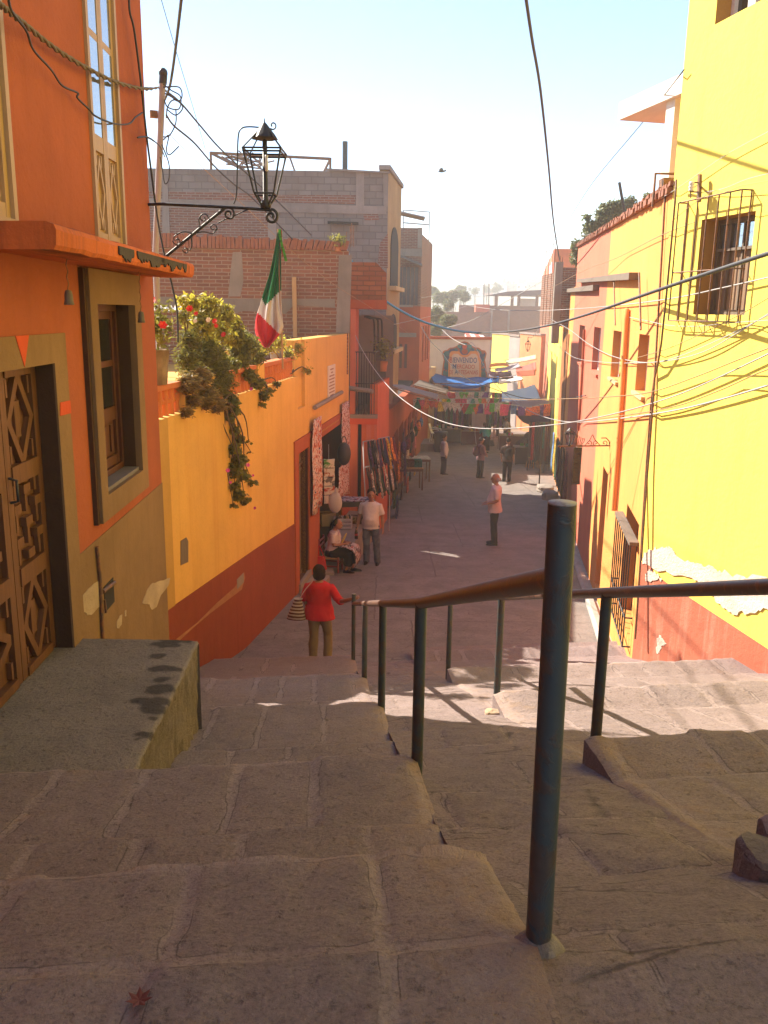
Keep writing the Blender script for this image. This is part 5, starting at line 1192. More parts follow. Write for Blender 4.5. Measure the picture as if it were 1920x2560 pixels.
pipe('cable_drop', 'cable dropping from the end of the long ledge towards the first small window', [DD(818, 1755), DD(828, 2120)], 0.014, M['ironbr'], 'cable', WR, 0.1)
def ledge(lab, p, q, th, off):
    a, b = WR.px(p, 0.0), WR.px(q, 0.0); mb = MB(); o = WR.pt(a[0], a[1], 0.0); mb.obox(o, WR.pt(b[0], b[1], 0.0) - o, WR.n * off, Vector((0, 0, -th))); return tag(mb.build('wall_ledge', M['woodg']), lab, 'ledge')
ledge('long weathered ledge across the salmon and peach walls', DD(818, 1752), DD(447, 1795), 0.10, 0.14)
ledge('shorter ledge below the long one on the salmon wall', DD(563, 1832), DD(300, 1868), 0.12, 0.14)
# ------------------------------------------------------------------ farther houses of the row
def rowhouse(name, lab, a0, a1, top, mat, slits, base=-3.6, brick=None):
    t = thing(name, lab, 'house', WR.pt((a0 + a1) / 2, sz(WR.pt((a0 + a1) / 2, 0).y)))
    hl = [(s_ - w_, s_ + w_, z0, z1, 0.2) for s_, w_, z0, z1 in slits]
    mb = MB(); wfill(mb, WR, a0 + 0.002, a1, base, top, hl, 0, 0.4); mb.obox(WR.pt(a0 + 0.002, top - 0.4, -0.401), WR.d * (a1 - a0 - 0.004), WR.n * -6, Vector((0, 0, 0.15)))
    mb.obox(WR.pt(a0 + 0.002, base, -0.401), WR.d * 0.3, WR.n * -6, Vector((0, 0, top - base))); mb.build('wall', mat, t)
    for h in hl: mb = MB(); rect(mb, WR, h[0], h[1], h[2], h[3], -0.2, -0.15); mb.build('window', M['wood2'], t)
    return t
y1 = WR.px(C_(1395, 500))[0]; y2 = WR.px(C_(1318, 500))[0]; p2 = WR.px(C_(1240, 700))[0]
t3 = rowhouse('narrow_house', 'narrow pale orange house with a tall recess between salmon and yellow ones', pe, y1, WR.px(C_(1440, 350))[1], M['peach'], [])
mb = MB(); a, b = WR.px(C_(1440, 800))[0], WR.px(C_(1400, 800))[0]; rect(mb, WR, a, b, 0.3, WR.px(C_(1420, 640))[1], 0.001, 0.03); mb.build('doorway', m_plaster('brown_doorway', (0.3, 0.11, 0.03, 1), 0.2), t3)
zt4 = WR.px(C_(1350, 375))[1]
t4 = rowhouse('narrow_house', 'narrow sunlit lemon house with two slit windows far along the row', y1, y2, zt4, M['yellow2'], [(WR.px(C_(1315 + 37, 860))[0] - 1.2, 0.5, WR.px(C_(1350, 950))[1], WR.px(C_(1350, 790))[1]), (WR.px(C_(1318, 850))[0] - 1.0, 0.6, WR.px(C_(1318, 900))[1], WR.px(C_(1318, 760))[1])])
zt5 = WR.px(C_(1290, 175))[1]
t5 = rowhouse('narrow_house', 'tall pink house with starter bars on its roof at the end of the row', y2, p2, zt5, M['pink'], [(y2 + (p2 - y2) * 0.35, 1.2, WR.px(C_(1270, 800))[1], WR.px(C_(1270, 700))[1])], -4.6)
mb = MB(); q0, q1 = y2 + 1.0, y2 + (p2 - y2) * 0.4
for k in range(2): rect(mb, WR, q0 + k * 3.4, q0 + k * 3.4 + 2, WR.px(C_(1300, 380))[1], WR.px(C_(1300, 210))[1], 0.001, 0.05)
mb.build('upper_window', M['glass'], t5)
Yk = WR.pt(y1, 0).y - 6; Wk = WX(Yk); bx0 = WR.pt(WR.px(C_(1460, 350))[0], 0).x
bxa, bxb = xpx(*C_(1345, 250), Yk), xpx(*C_(1560, 250), Yk)
bp = thing('brick_upper_storey', 'small unplastered brick storey with rusty starter bars above the narrow houses', 'building', ((bxa + bxb) / 2, Yk, zt4))
mb = MB(); wfill(mb, WallG((0, Yk), (1, 0), (0, -1)), bxa + 0.3, bxb, 4.6, zpx(*C_(1430, 190), Yk), (), 0, 0.3); mb.obox((bxa + 0.3, Yk + 0.301, 4.6), (0.3, 0, 0), (0, 4, 0), (0, 0, zpx(*C_(1430, 190), Yk) - 4.7)); mb.build('wall', M['brick2'], bp)
mb = MB(); mb.box((bxa + 0.16, Yk + 0.13, (4.0 + zpx(*C_(1310, 150), Yk)) / 2), (0.26, 0.26, zpx(*C_(1310, 150), Yk) - 4.0)); mb.build('column', M['concrete'], bp)
for k, (x, y) in enumerate(((1290, 70), (1310, 60), (1338, 20), (1352, 40), (1385, 110), (1400, 120))):
    mb = MB(); p = aty(*C_(x, y), Yk + 0.1); mb.tube([(p.x, p.y, 4.6), p], 0.012, 5); mb.build('starter_bar', M['ironbr'], bp)
# ------------------------------------------------------------------ white house behind, and the tree
WW = Wall(5.75, 10.6, -0.2376, -1)
wh = thing('white_house', 'modern white house with a flat cantilevered roof behind the lemon one', 'house', WW.pt(0, 5.5))
a0, zt0 = WW.px(DD(690, 660)); _, zb0 = WW.px(DD(690, 770)); a1 = WW.px(DD(1105, 470))[0] - 3
mb = MB(); rect(mb, WW, a1, a0, zb0, zt0, -5, 0.0); mb.build('roof_slab', M['whitew'], wh)
ca, cb = WW.px(DD(932, 1000))[0], WW.px(DD(985, 1000))[0]
mb = MB(); rect(mb, WW, cb, ca, 4, zb0 - 0.002, -0.35, -0.1); mb.build('column', M['whitew'], wh)
wa, wb_ = WW.px(DD(1012, 1000), -0.6)[0], WW.px(DD(1060, 1000), -0.6)[0]
mb = MB(); wfill(mb, WallG(WW.pt(0, 0, -0.6)[:2], WW.d[:2], WW.n[:2]), a1, ca - 0.05, 4, zb0 - 0.002, [(wb_ - 1.5, wa, WW.px(DD(1030, 1150), -0.6)[1], WW.px(DD(1030, 900), -0.6)[1], 0.15)], 0, 0.3); mb.obox(WW.pt(ca - 0.05, 4, -0.9), WW.d * -0.3, WW.n * -4, Vector((0, 0, zb0 - 4.01))); mb.build('wall', m_plaster('warm_white_render', (0.62, 0.52, 0.46, 1), 0.1), wh)
mb = MB(); rect(mb, WW, wb_ - 1.5, wa, WW.px(DD(1030, 1150), -0.6)[1], WW.px(DD(1030, 900), -0.6)[1], -0.75, -0.72); mb.build('window', M['glass'], wh)
mb = MB(); p = WR.hit(DD(1020, 1195), -0.1); mb.obox(p + Vector((-0.12, -0.1, -0.12)), (0.22, 0, 0), (0, 0.2, 0), (0, 0, 0.2)); mb.tube([p + Vector((-0.2, 0, -0.25)), p + Vector((-0.2, 0, 0.14)), p + Vector((0.12, 0, 0.14)), p + Vector((0.16, -0.05, 0.0)), p + Vector((0.17, -0.1, -0.4))], 0.018, 6)
tag(mb.build('meter_box', M['ironbr']), 'small metal box in a pipe loop at the roof corner of the peach house', 'box')
mb = MB(); p = aty(*DD(690, 1172), 22); q = aty(*DD(722, 1360), 22); mb.tube([p, q, q + (q - p) * 0.6], 0.035, 8); tag(mb.build('roof_pole', M['iron']), 'thin leaning dark pole sticking up above the peach roof', 'pole')
def tree(name, lab, base, blobs, n, size, mat, seed, trunk=0.16, group=None):
    t = thing(name, lab, 'tree', base, group); base = Vector(base); rnd = random.Random(seed)
    mb = MB(); top = sum((Vector(c) for c, r in blobs), Vector()) / len(blobs)
    mb.tube(spline([base, base.lerp(top, 0.45) + Vector((0.2, 0, 0)), top], 5), [trunk * (1 - 0.75 * i / 10) for i in range(11)], 8)
    for c, r in blobs:
        s_ = base.lerp(top, 0.35 + 0.3 * rnd.random()); mb.tube(spline([s_, s_.lerp(Vector(c), 0.5) + Vector((0, 0, -0.2)), Vector(c)], 4), [trunk * 0.5 * (1 - 0.8 * i / 8) for i in range(9)], 6)
    mb.build('trunk', M['stem'], t)
    leaves('crown', mat, t, blobs, n, size, seed, 0.3, 0.55, 0.55); return t
def TB(u, v, y, rpx, rz=None): p = aty(u, v, y); k = (y * 1.0) / FPX; return (p, (rpx * k, rpx * k, (rz or rpx) * k))
ty = 30
tree('tree', 'grey green tree rising behind the roofs of the salmon house', aty(*DD(560, 1900), ty), [TB(*DD(520, 1480), ty, 26), TB(*DD(600, 1400), ty, 27), TB(*DD(680, 1340), ty, 22), TB(*DD(750, 1310), ty, 18), TB(*DD(430, 1590), ty, 22), TB(*DD(420, 1660), ty, 18), TB(*DD(640, 1330), ty, 16), TB(*DD(870, 1270), ty, 10), TB(*DD(560, 1560), ty, 26), TB(*DD(580, 1330), ty, 8), TB(*DD(480, 1400), ty, 9)], 9500, 0.13, M['leaffar'], 31)

# ------------------------------------------------------------------ wrought iron lanterns
def lantern(t, c, w, h, n=4, mat=None, glass=None, rot=0.4):
    """c: base centre; parts under t"""
    mat = mat or M['iron']; c = Vector(c)
    wb, wt = w * 0.26, w * 0.5
    z1, z2 = h * 0.16, h * 0.66
    P = lambda r, z, k: c + Vector((r * math.cos(rot + 2 * math.pi * k / n), r * math.sin(rot + 2 * math.pi * k / n), z))
    mb = MB()
    for k in range(n):
        mb.tube([P(wb, z1, k), P(wt, z2, k)], w * 0.02, 6); mb.tube([P(wt, z2, k), P(w * 0.17, h * 0.86, k)], w * 0.014, 6)
        for z, r in ((z1, wb), (z2, wt), (z2 - h * 0.035, wt * 0.985)): mb.tube([P(r, z, k), P(r, z, k + 1)], w * 0.018, 6)
        mb.tube(spline([P(wb, z1, k), P(wb * 0.6, z1 * 0.5, k), P(wb * 0.25, 0.0, k)], 4), w * 0.02, 6)
    mb.build('cage', mat, t)
    mb = MB(); rows = []
    for r, z in ((w * 0.24, h * 0.80), (w * 0.20, h * 0.845), (w * 0.13, h * 0.90), (w * 0.05, h * 0.965), (w * 0.012, h * 0.99), (w * 0.008, h * 1.03)):
        rows.append([c + Vector((r * (1 + (0.1 if (j % 2 and r > w * .2) else 0)) * math.cos(2 * math.pi * j / 16), r * (1 + (0.1 if (j % 2 and r > w * .2) else 0)) * math.sin(2 * math.pi * j / 16), z)) for j in range(16)])
    mb.rings(rows, 0, True, False); mb.build('hood', mat, t)
    mb = MB(); mb.lathe(c, [(0, -0.01), (w * 0.1, 0), (w * 0.11, h * 0.05), (w * 0.05, h * 0.10), (w * 0.045, h * 0.78), (0, h * 0.8)], 12); mb.build('stem', mat, t)
    return t
lz = WO.pt(sc_, 0).y - 0.12
ll = thing('wall_lantern', 'big open iron lantern on a scrolled bracket over the terrace', 'lantern', aty(*Q_(655, 550), lz))
lantern(ll, aty(*Q_(655, 552), lz), (805 - 515) / 2.304 / FPX * lz * 0.985, (552 - 105) / 2.304 / FPX * lz * 0.985, 4, rot=0.75)
mb = MB(); q = aty(*Q_(663, 300), lz); mb.lathe(q - Vector((0, 0.03, 0.06)), [(0, 0), (0.012, 0.005), (0.014, 0.05), (0.01, 0.09), (0.014, 0.12), (0, 0.125)], 10); mb.build('bulb', m_flat('milky_bulb', (0.7, 0.66, 0.6, 1), 0.2, 0.05), ll)
ux = Vector((1, 0, 0)); uz = Vector((0, 0, 1)); k_ = lz / FPX / 2.304
mb = MB(); at_ = lambda x, y: aty(*Q_(x, y), lz)
mb.tube([WO.pt(sc_ - 0.02, at_(10, 526).z, -0.02), at_(60, 530), at_(430, 548), at_(575, 556), at_(690, 566)], 0.0125, 8)
mb.tube([at_(55, 850) - Vector((.06, 0, .05)), at_(430, 545)], 0.0125, 8)
mb.tube(spiral(at_(443, 588), ux, uz, 0.055 * .9, 0.012, math.pi * 0.55, -math.pi * 2.2), 0.009, 6)
mb.tube(spiral(at_(686, 603), ux, uz, 0.058, 0.014, math.pi * 0.5, -math.pi * 2.2), 0.0125, 6)
for (x, y, r, a, b) in ((297, 612, 0.040, 0.0, math.pi * 2.3), (352, 668, 0.034, -0.6, math.pi * 1.8), (145, 742, 0.036, math.pi, math.pi * 3), (195, 795, 0.026, math.pi, math.pi * 3)):
    mb.tube(spiral(at_(x, y), ux, uz, r, 0.008, a, b), 0.005, 6)
for pts in (((250, 695), (272, 660), (270, 620), (280, 598)), ((250, 698), (300, 690), (350, 700), (370, 672)), ((240, 700), (180, 690), (130, 715), (128, 742)), ((225, 715), (228, 770), (215, 800)), ((470, 600), (520, 575), (560, 560)), ((380, 640), (430, 615), (442, 612))):
    mb.tube(spline([at_(*p) for p in pts], 4), 0.005, 6)
mb.tube(spline([at_(470, 530), at_(487, 470), at_(492, 300), at_(496, 150), at_(512, 98), at_(560, 85), at_(650, 93), at_(690, 98)], 5) + spiral(at_(696, 77), ux, uz, 0.042 * 0.5 + 0.01, 0.008, -math.pi * 0.6, math.pi * 1.3), 0.006, 6)
mb.build('bracket', M['iron'], ll)
ra = WR.px(I_(552, 770)); ry = WR.pt(*ra).y; ar = lambda x, y: aty(*I_(x, y), ry)
rl = thing('wall_lantern', 'small iron lantern on a scrolled bracket of the salmon wall', 'lantern', ar(300, 775))
sc2 = ry / FPX / 2.458
lantern(rl, ar(303, 775), 90 * sc2, 118 * sc2, 4, M['iron'], rot=0.6)
mb = MB(); mb.tube([ar(232, 776), ar(552, 772)], 0.014, 6); mb.tube([ar(552, 772), ar(548, 745), ar(530, 725), ar(500, 725)], 0.01, 6)
for x, s in ((425, 1), (465, -1), (520, 1)): mb.tube(spiral(ar(x, 755), ux * s, uz, 18 * sc2, 4 * sc2, -math.pi / 2, math.pi * 1.7), 0.008, 6)
mb.tube(spline([ar(400, 768), ar(430, 735), ar(445, 705), ar(460, 735), ar(490, 768)], 4), 0.008, 6); mb.tube(spline([ar(345, 775), ar(352, 700), ar(357, 680)], 3), 0.012, 6)
for k in range(6): mb.tube(spline([ar(345 + 6 * k, 775), ar(338 + 12 * k, 735), ar(350 + 8 * k, 705 + 5 * k)], 3), 0.008, 5)
mb.tube(spline([ar(552, 772), ar(556, 880), ar(566, 1000)], 3), 0.01, 6)
mb.build('bracket', M['ironbr'], rl)
sg = thing('hanging_sign', 'narrow dark lattice shop sign hanging under the small lantern bracket', 'sign', ar(347, 1030))
mb = MB(); p, q = ar(334, 785), ar(362, 1010); wx = q.x - p.x
mb.tube([p, (p.x, p.y, q.z), (q.x, p.y, q.z), (q.x, p.y, p.z), p], 0.012, 6)
for k in range(16):
    z = p.z + (q.z - p.z) * (k + 0.5) / 16; mb.tube([(p.x, p.y, z), (q.x, p.y, z + (0.05 if k % 2 else -0.05))], 0.008, 5)
mb.box(((p.x + q.x) / 2, p.y + 0.02, (p.z + q.z) / 2), (wx, 0.015, p.z - q.z)); mb.build('board', M['iron'], sg)
mb = MB(); p, q = ar(374, 790), ar(396, 960); mb.obox((p.x, p.y + 0.3, q.z), (q.x - p.x, 0, 0), (0, 0.05, 0), (0, 0, p.z - q.z)); tag(mb.build('sign_board', m_flat('pale_blue_sign_face', (0.42, 0.46, 0.5, 1), 0.5, 0.1)), 'plain pale blue upright sign board beside the dark lattice sign', 'sign')
# ------------------------------------------------------------------ far end of the street: welcome wall
YSg = 58.0; WSg = WX(YSg)
sw = thing('welcome_wall', 'white end wall painted with an ornate market welcome board', 'wall', (xpx(1150, 900, YSg), YSg, sz(YSg)))
xs0, xs1 = xpx(1072, 900, YSg), xpx(1224, 900, YSg); zs1 = zpx(*N_(600, 300), YSg)
mb = MB(); wfill(mb, WSg, xs0, xs1, -4.2, zs1, (), 0, 0.4); mb.obox((xs0, YSg + 0.401, zs1 - 0.5), (xs1 - xs0, 0, 0), (0, 6, 0), (0, 0, 0.2)); mb.obox((xs1 - 0.3, YSg + 0.401, -4.2), (0.3, 0, 0), (0, 6, 0), (0, 0, 4.1 + zs1)); mb.build('wall', M['whitew'], sw)
mb = MB(); rect(mb, WSg, xs0 - 0.1, xs1 + 0.1, zs1 + 0.001, zs1 + 0.18, -0.4, 0.12); mb.build('coping', M['redor'], sw)
def npoly(pts, o0, o1, name, mat, par, y=YSg, W=WSg, z=N_): mb = MB(); slab(mb, W, [(xpx(*z(*p), y), zpx(*z(*p), y)) for p in pts], o0, o1); return mb.build(name, mat, par)
half = [(0, -300), (40, -290), (75, -255), (115, -235), (160, -230), (190, -205), (225, -200), (243, -170), (235, -130), (225, -95), (232, -60), (240, 0), (248, 60), (240, 120), (238, 240)]
def sym(h, cx, cy, k=1.0): return [(cx + x * k, cy + y * k) for x, y in h] + [(cx - x * k, cy + y * k) for x, y in h[::-1] if x > 0]
npoly(sym(half, 615, 620), 0.002, 0.02, 'board_border', m_flat('orange_brown_paint', (0.42, 0.13, 0.06, 1), 0.8, 0.3, 1.2), sw)
h2 = [(max(0, x - 12), y + 10) for x, y in half]; h2[0] = (0, -288)
npoly(sym(h2, 615, 620), 0.0205, 0.026, 'board_scroll', m_cloth('teal_scroll_paint', (0.03, 0.16, 0.19, 1), 0, [(0.04, 0.06, 0.16, 1), (0.35, 0.10, 0.05, 1)], 2.2, fine=False), sw)
h3 = [(0, -150), (30, -155), (60, -190), (110, -195), (150, -190), (165, -165), (168, -120), (178, -100), (180, 0), (180, 120), (176, 235)]
npoly(sym(h3, 618, 620), 0.0265, 0.031, 'board_trim', m_flat('orange_paint', (0.62, 0.25, 0.07, 1), 0.8, 0.15, 1.0), sw)
h4 = [(0, -125), (40, -135), (75, -165), (120, -165), (140, -140), (145, -95), (155, -85), (158, 0), (158, 120), (155, 230)]
npoly(sym(h4, 618, 620), 0.0315, 0.036, 'board_panel', m_plaster('cream_board_paint', (0.66, 0.50, 0.40, 1), 0.15, None, 1.0), sw)
for k, c in enumerate(((618, 380, 26), (618, 430, 34), (560, 375, 22), (676, 375, 22))):
    npoly([(c[0] + c[2] * math.cos(a * math.pi / 8), c[1] + c[2] * 0.9 * math.sin(a * math.pi / 8)) for a in range(16)], 0.0365, 0.042, 'rosette', (M['keystone'], M['redor'], m_flat('teal_paint%d' % k, (0.04, 0.22, 0.24, 1)), m_flat('teal_paint%d' % k, (0.04, 0.22, 0.24, 1)))[k], sw)
tb_ = m_flat('blue_letter_paint', (0.05, 0.07, 0.2, 1), 0.8); tr_ = m_flat('red_letter_paint', (0.42, 0.06, 0.04, 1), 0.8)
def stext(s, x, y, hpx, mat, wid=None):
    p = aty(*N_(x, y), YSg - 0.04); k = YSg * 1.03 / FPX / 4.366; size = hpx * k / 0.70
    sx = 1.0
    Mx = Matrix.Translation(p) @ Matrix.Rotation(math.pi / 2, 4, 'X') @ Matrix.Diagonal((wid or 1, 1, 1, 1))
    return text_mesh(s, size, mat, Mx, 'lettering', sw, 0.004)
for s_, x0, x1, y, hp, mt in (('B', 456, 482, 527, 62, tr_), ('IENVENIDO', 489, 752, 529, 54, tb_), ('M', 486, 528, 596, 52, tb_), ('ERCADO', 536, 728, 599, 42, tr_), ('DE', 452, 490, 660, 42, tr_), ('A', 508, 545, 657, 50, tb_), ('RTESANIAS', 551, 762, 660, 42, tr_)):
    o = stext(s_, (x0 + x1) / 2, y, hp, mt); xs = [v.co.x for v in o.data.vertices]; c_ = (min(xs) + max(xs)) / 2
    X0, X1 = xpx(*N_(x0, y), YSg) - wloc(sw).x, xpx(*N_(x1, y), YSg) - wloc(sw).x
    for v in o.data.vertices: v.co.x = (X0 + X1) / 2 + (v.co.x - c_) * (X1 - X0) / (max(xs) - min(xs))
mb = MB(); rect(mb, WSg, xs0 - 0.35, xs0 - 0.002, -4.2, zs1 + 0.3, -0.6, 0.1); mb.build('side_pier', M['whitew'], sw)
# sunlit walls where the street bends away
def endwall(name, lab, x0, x1, ya, yb, yt, mat):
    a = aty(*N_(x0, 600), ya); b = aty(*N_(x1, 600), yb); t = thing(name, lab, 'wall', (b.x, b.y, -3.5)); d = (b - a).normalized()
    W = WallG(a[:2], d[:2], (-abs(d.y), d.x if d.y < 0 else -d.x)); L = (Vector((b.x, b.y, 0)) - Vector((a.x, a.y, 0))).length
    mb = MB(); z = aty(*N_((x0 + x1) / 2, yt), (ya + yb) / 2).z; wfill(mb, W, 0.01, L - 0.01, -4.5, z, (), 0, 0.4); mb.build('wall', mat, t)
    mb = MB(); rect(mb, W, 0.0, L, z + 0.001, z + 0.12, -0.4, 0.08); mb.build('coping', M['concrete'], t); return t
endwall('garden_wall', 'plain sunlit yellow wall beside the welcome wall', 905, 1090, 73, 69.5, 245, M['yellow2'])
endwall('garden_wall', 'pale cream wall between the yellow and the orange ones', 1091, 1207, 69.4, 67, 265, m_plaster('shade_greyed_cream_plaster', (0.36, 0.31, 0.29, 1)))  # plaster greyed down in colour to stand for this wall's shade
endwall('garden_wall', 'sunlit orange wall near the far hanging lantern', 1208, 1440, 66.9, 61.5, 245, m_plaster('orange_wall_plaster', (0.66, 0.24, 0.10, 1)))
ly = 48.0; fl2 = thing('wall_lantern', 'far dark lantern hung out over the market awnings', 'lantern', aty(*N_(1308, 435), ly)); k_ = ly * 1.03 / FPX / 4.366
lantern(fl2, aty(*N_(1306, 432), ly), 78 * k_, 120 * k_, 4, M['iron'], rot=0.7)
mb = MB(); p = aty(*N_(1306, 308), ly); mb.tube(spline([p, p + Vector((0.05, 0, 0.18)), p + Vector((0.3, 0, 0.2)), WR.pt(WR.px(N_(1420, 330))[0], p.z + 0.05)], 4), 0.02, 6); mb.build('bracket', M['iron'], fl2)
# brick building with a roof shelter, farther off
YF = 95.0; WFb = WX(YF)
fb = thing('far_brick_building', 'long brown brick building with a roof shelter beyond the market', 'building', (10, YF, -4))
zf = zpx(*C_(900, 500), YF); mb = MB(); wfill(mb, WFb, xpx(*C_(480, 500), YF), xpx(*C_(1400, 500), YF), -6, zf, (), 0, 0.4); zf2 = zpx(*C_(1000, 452), YF); wfill(mb, WX(YF + 3), xpx(*C_(700, 500), YF), xpx(*C_(1400, 500), YF), zf - 1, zf2, (), 0, 0.4); mb.build('wall', M['brick2'], fb)
mb = MB(); wfill(mb, WX(YF + 1), xpx(*C_(805, 470), YF), xpx(*C_(905, 470), YF), zf - 0.5, zpx(*C_(850, 445), YF), (), 0, 1.2); mb.build('stair_head', M['pink'], fb)
zp0, zp1 = zpx(*C_(1100, 385), YF + 5), zpx(*C_(1100, 360), YF + 5)
mb = MB(); xa, xb = xpx(*C_(915, 380), YF + 5), xpx(*C_(1300, 380), YF + 5)
mb.prism([(xa - 0.5, YF + 3.5, zp0), (xb, YF + 3.5, zp0), (xb, YF + 3.5, zp1 + 0.3), (xa + 1.5, YF + 3.5, zp1)], (0, 6, 0)); mb.build('roof', m_flat('dark_shelter_roof', (0.12, 0.10, 0.11, 1), 0.8), fb)
for x in (935, 1045, 1090, 1215):
    mb = MB(); p = xpx(*C_(x, 420), YF + 5); mb.box((p, YF + 4.2, (zf2 - 1 + zp0) / 2), (0.3, 0.3, zp0 - zf2 + 1)); mb.build('post', M['brick2'], fb)
mb = MB(); rect(mb, WX(YF + 8), xpx(*C_(1105, 430), YF + 8), xpx(*C_(1215, 430), YF + 8), zf2 - 0.5, zpx(*C_(1100, 405), YF + 8), 0, 0.3); mb.build('parapet', M['whitew'], fb)
for x in (912, 1030):
    mb = MB(); p = aty(*C_(x, 500), YF - 0.1); mb.tube([(p.x, p.y, -5), (p.x, p.y, zf + 0.2)], 0.12, 6); mb.build('column', M['concrete'], fb)
for x in (858, 892):
    mb = MB(); p = aty(*C_(x, 270), YF + 2); q = aty(*C_(x, 455), YF + 2); mb.tube([q - Vector((0, 0, 1)), p], 0.05, 5); tag(mb.build('mast', M['iron']), ('thin dark mast on the far brick roof' if x < 870 else 'second thin mast on the far brick roof, nearer the shelter'), 'mast')
mb = MB(); ra_ = aty(*C_(735, 650), 63); rb_ = aty(*C_(900, 690), 61)
awning('awning', 'red and white striped roof behind the welcome wall', aty(*C_(725, 645), 66), aty(*C_(850, 660), 66), aty(*C_(900, 700), 62), aty(*C_(725, 690), 62), m_stripe('red_white_stripe', [(0.55, 0.10, 0.07, 1), (0.7, 0.6, 0.55, 1)], 1.4, 'Object', 'X'), False)
# trees and hill
def hill_h(y, x):
    k = min(1, max(0, (y - 130) / 300)); return 9.0 - 20.5 * k * k * (3 - 2 * k) * (1 + 0.16 * mnoise.noise(Vector((x * 0.012, y * 0.006, 0)))) - 3 * mnoise.noise(Vector((x * 0.03, y * 0.02, 1))) * k
sheet('hill', m_flat('hazy_scrub_hill', (0.17, 0.17, 0.12, 1), 0.95, 0.35, 0.05), 120, 480, 8, -260, 330, 70, hill_h)
hz = [(540, 520, 72, 60, 'bushy olive green tree beyond the terracotta building'), (620, 560, 70, 52, 'rounded green tree just behind the welcome wall'), (520, 620, 68, 45, 'lower green tree behind the pier of the welcome wall'), (560, 400, 110, 55, 'taller darker tree on the slope above the olive one'), (650, 390, 118, 55, 'blue green tree in the middle of the slope'), (710, 390, 122, 45, 'hazy tree at the edge of the brick building roof'), (500, 360, 135, 45, 'dark tree crown touching the skyline by the terracotta building'), (700, 340, 180, 36, 'pointed tree on the skyline of the hill'), (800, 350, 230, 30, 'low rounded tree on the skyline behind the masts'), (880, 335, 260, 30, 'wide tree on the hilltop behind the two masts'), (950, 320, 250, 34, 'tallest tree on the hilltop'), (620, 450, 96, 40, 'small tree in front of the blue green one'), (930, 340, 240, 22, 'small bush below the tallest hilltop tree')]
for i, (x, y, yy, r, lab) in enumerate(hz):
    c = aty(*C_(x, y), yy); k = yy * 1.02 / FPX / 2.765; rr = r * k
    g = min(CZ - hill_h(yy, c.x) if yy > 120 else -3.6, c.z - rr)
    rn = random.Random(i); bl = [(c + Vector((rn.uniform(-.5, .5) * rr, rn.uniform(-.3, .3) * rr, rn.uniform(-.5, .4) * rr)), (rr * rn.uniform(.6, .85), rr * .7, rr * rn.uniform(.5, .75))) for q in range(8)]
    tree('tree', lab, (c.x, c.y, g), bl, 4200, max(0.2, 0.12 * rr), M['leaffar'], 60 + i, 0.08 * rr, 'trees beyond the market')
rn = random.Random(5); hm = [M['whitew'], M['redor'], M['cream'], M['pink'], M['brick2']]
hl_ = ['white', 'terracotta', 'cream', 'pink', 'brick']; ol = ['with two windows', 'with a flat roof and tank', 'with a tall side wing']
for k in range(15):
    x = 780 + 33 * k + rn.uniform(-8, 8); y = 372 - 0.10 * (x - 780) + rn.uniform(-26, 14); yy = rn.uniform(250, 380)
    w_, d_, h_ = rn.uniform(4, 6.5), rn.uniform(4, 6), rn.uniform(2.2, 4); yy = 420
    for q in range(240, 420, 3):
        p = aty(*C_(x, y + 12), q)
        if p.z < CZ - hill_h(q, p.x): yy = q; break
    p = aty(*C_(x, y + 12), yy) + Vector((0, 0, h_))
    t = thing('hill_house', '%s house %s, far on the hill' % (hl_[k % 5], ol[k // 5]), 'house', (p.x, p.y, p.z - h_), 'houses on the far hill')
    mb = MB(); mb.box((p.x, p.y, p.z - h_ / 2 - 2), (w_, d_, h_ + 4))
    if k // 5 == 2: mb.box((p.x + w_ * 0.7, p.y, p.z - h_ * 0.3 - 2), (w_ * 0.39, d_ * 0.8, h_ * 1.4 + 4))
    mb.build('wall', hm[k % 5], t)
    for s_ in (-0.25, 0.25): mb = MB(); mb.box((p.x + w_ * s_, p.y - d_ / 2 - 0.03, p.z - h_ * 0.4), (w_ * 0.16, 0.1, h_ * 0.3)); mb.build('window', M['dark'], t)
    mb = MB(); mb.box((p.x, p.y, p.z + 0.16), (w_ * 1.05, d_ * 1.05, 0.3)); mb.build('roof', M['concrete'], t)
    if k // 5 == 1: mb = MB(); mb.lathe((p.x - w_ * 0.2, p.y, p.z + 0.33), [(0, 0), (0.7, 0), (0.7, 1.2), (0.3, 1.5), (0, 1.5)], 10); mb.build('tank', M['iron'], t)

cbd = thing('added_shade_house', 'unseen cream house added to shade the far street behind the terracotta building', 'house', (-2, 55, -3.5))  # added house, hidden from the camera, blocks sun from the far street
mb = MB(); mb.obox((-9, 52.6, -4), (11.2, 0, 0), (0, 4.9, 0), (0, 0, 10.0)); mb.build('wall', M['cream'], cbd); mb = MB(); mb.obox((-9.1, 52.5, 6.002), (11.4, 0, 0), (0, 5.1, 0), (0, 0, 0.2)); mb.build('coping', M['concrete'], cbd)
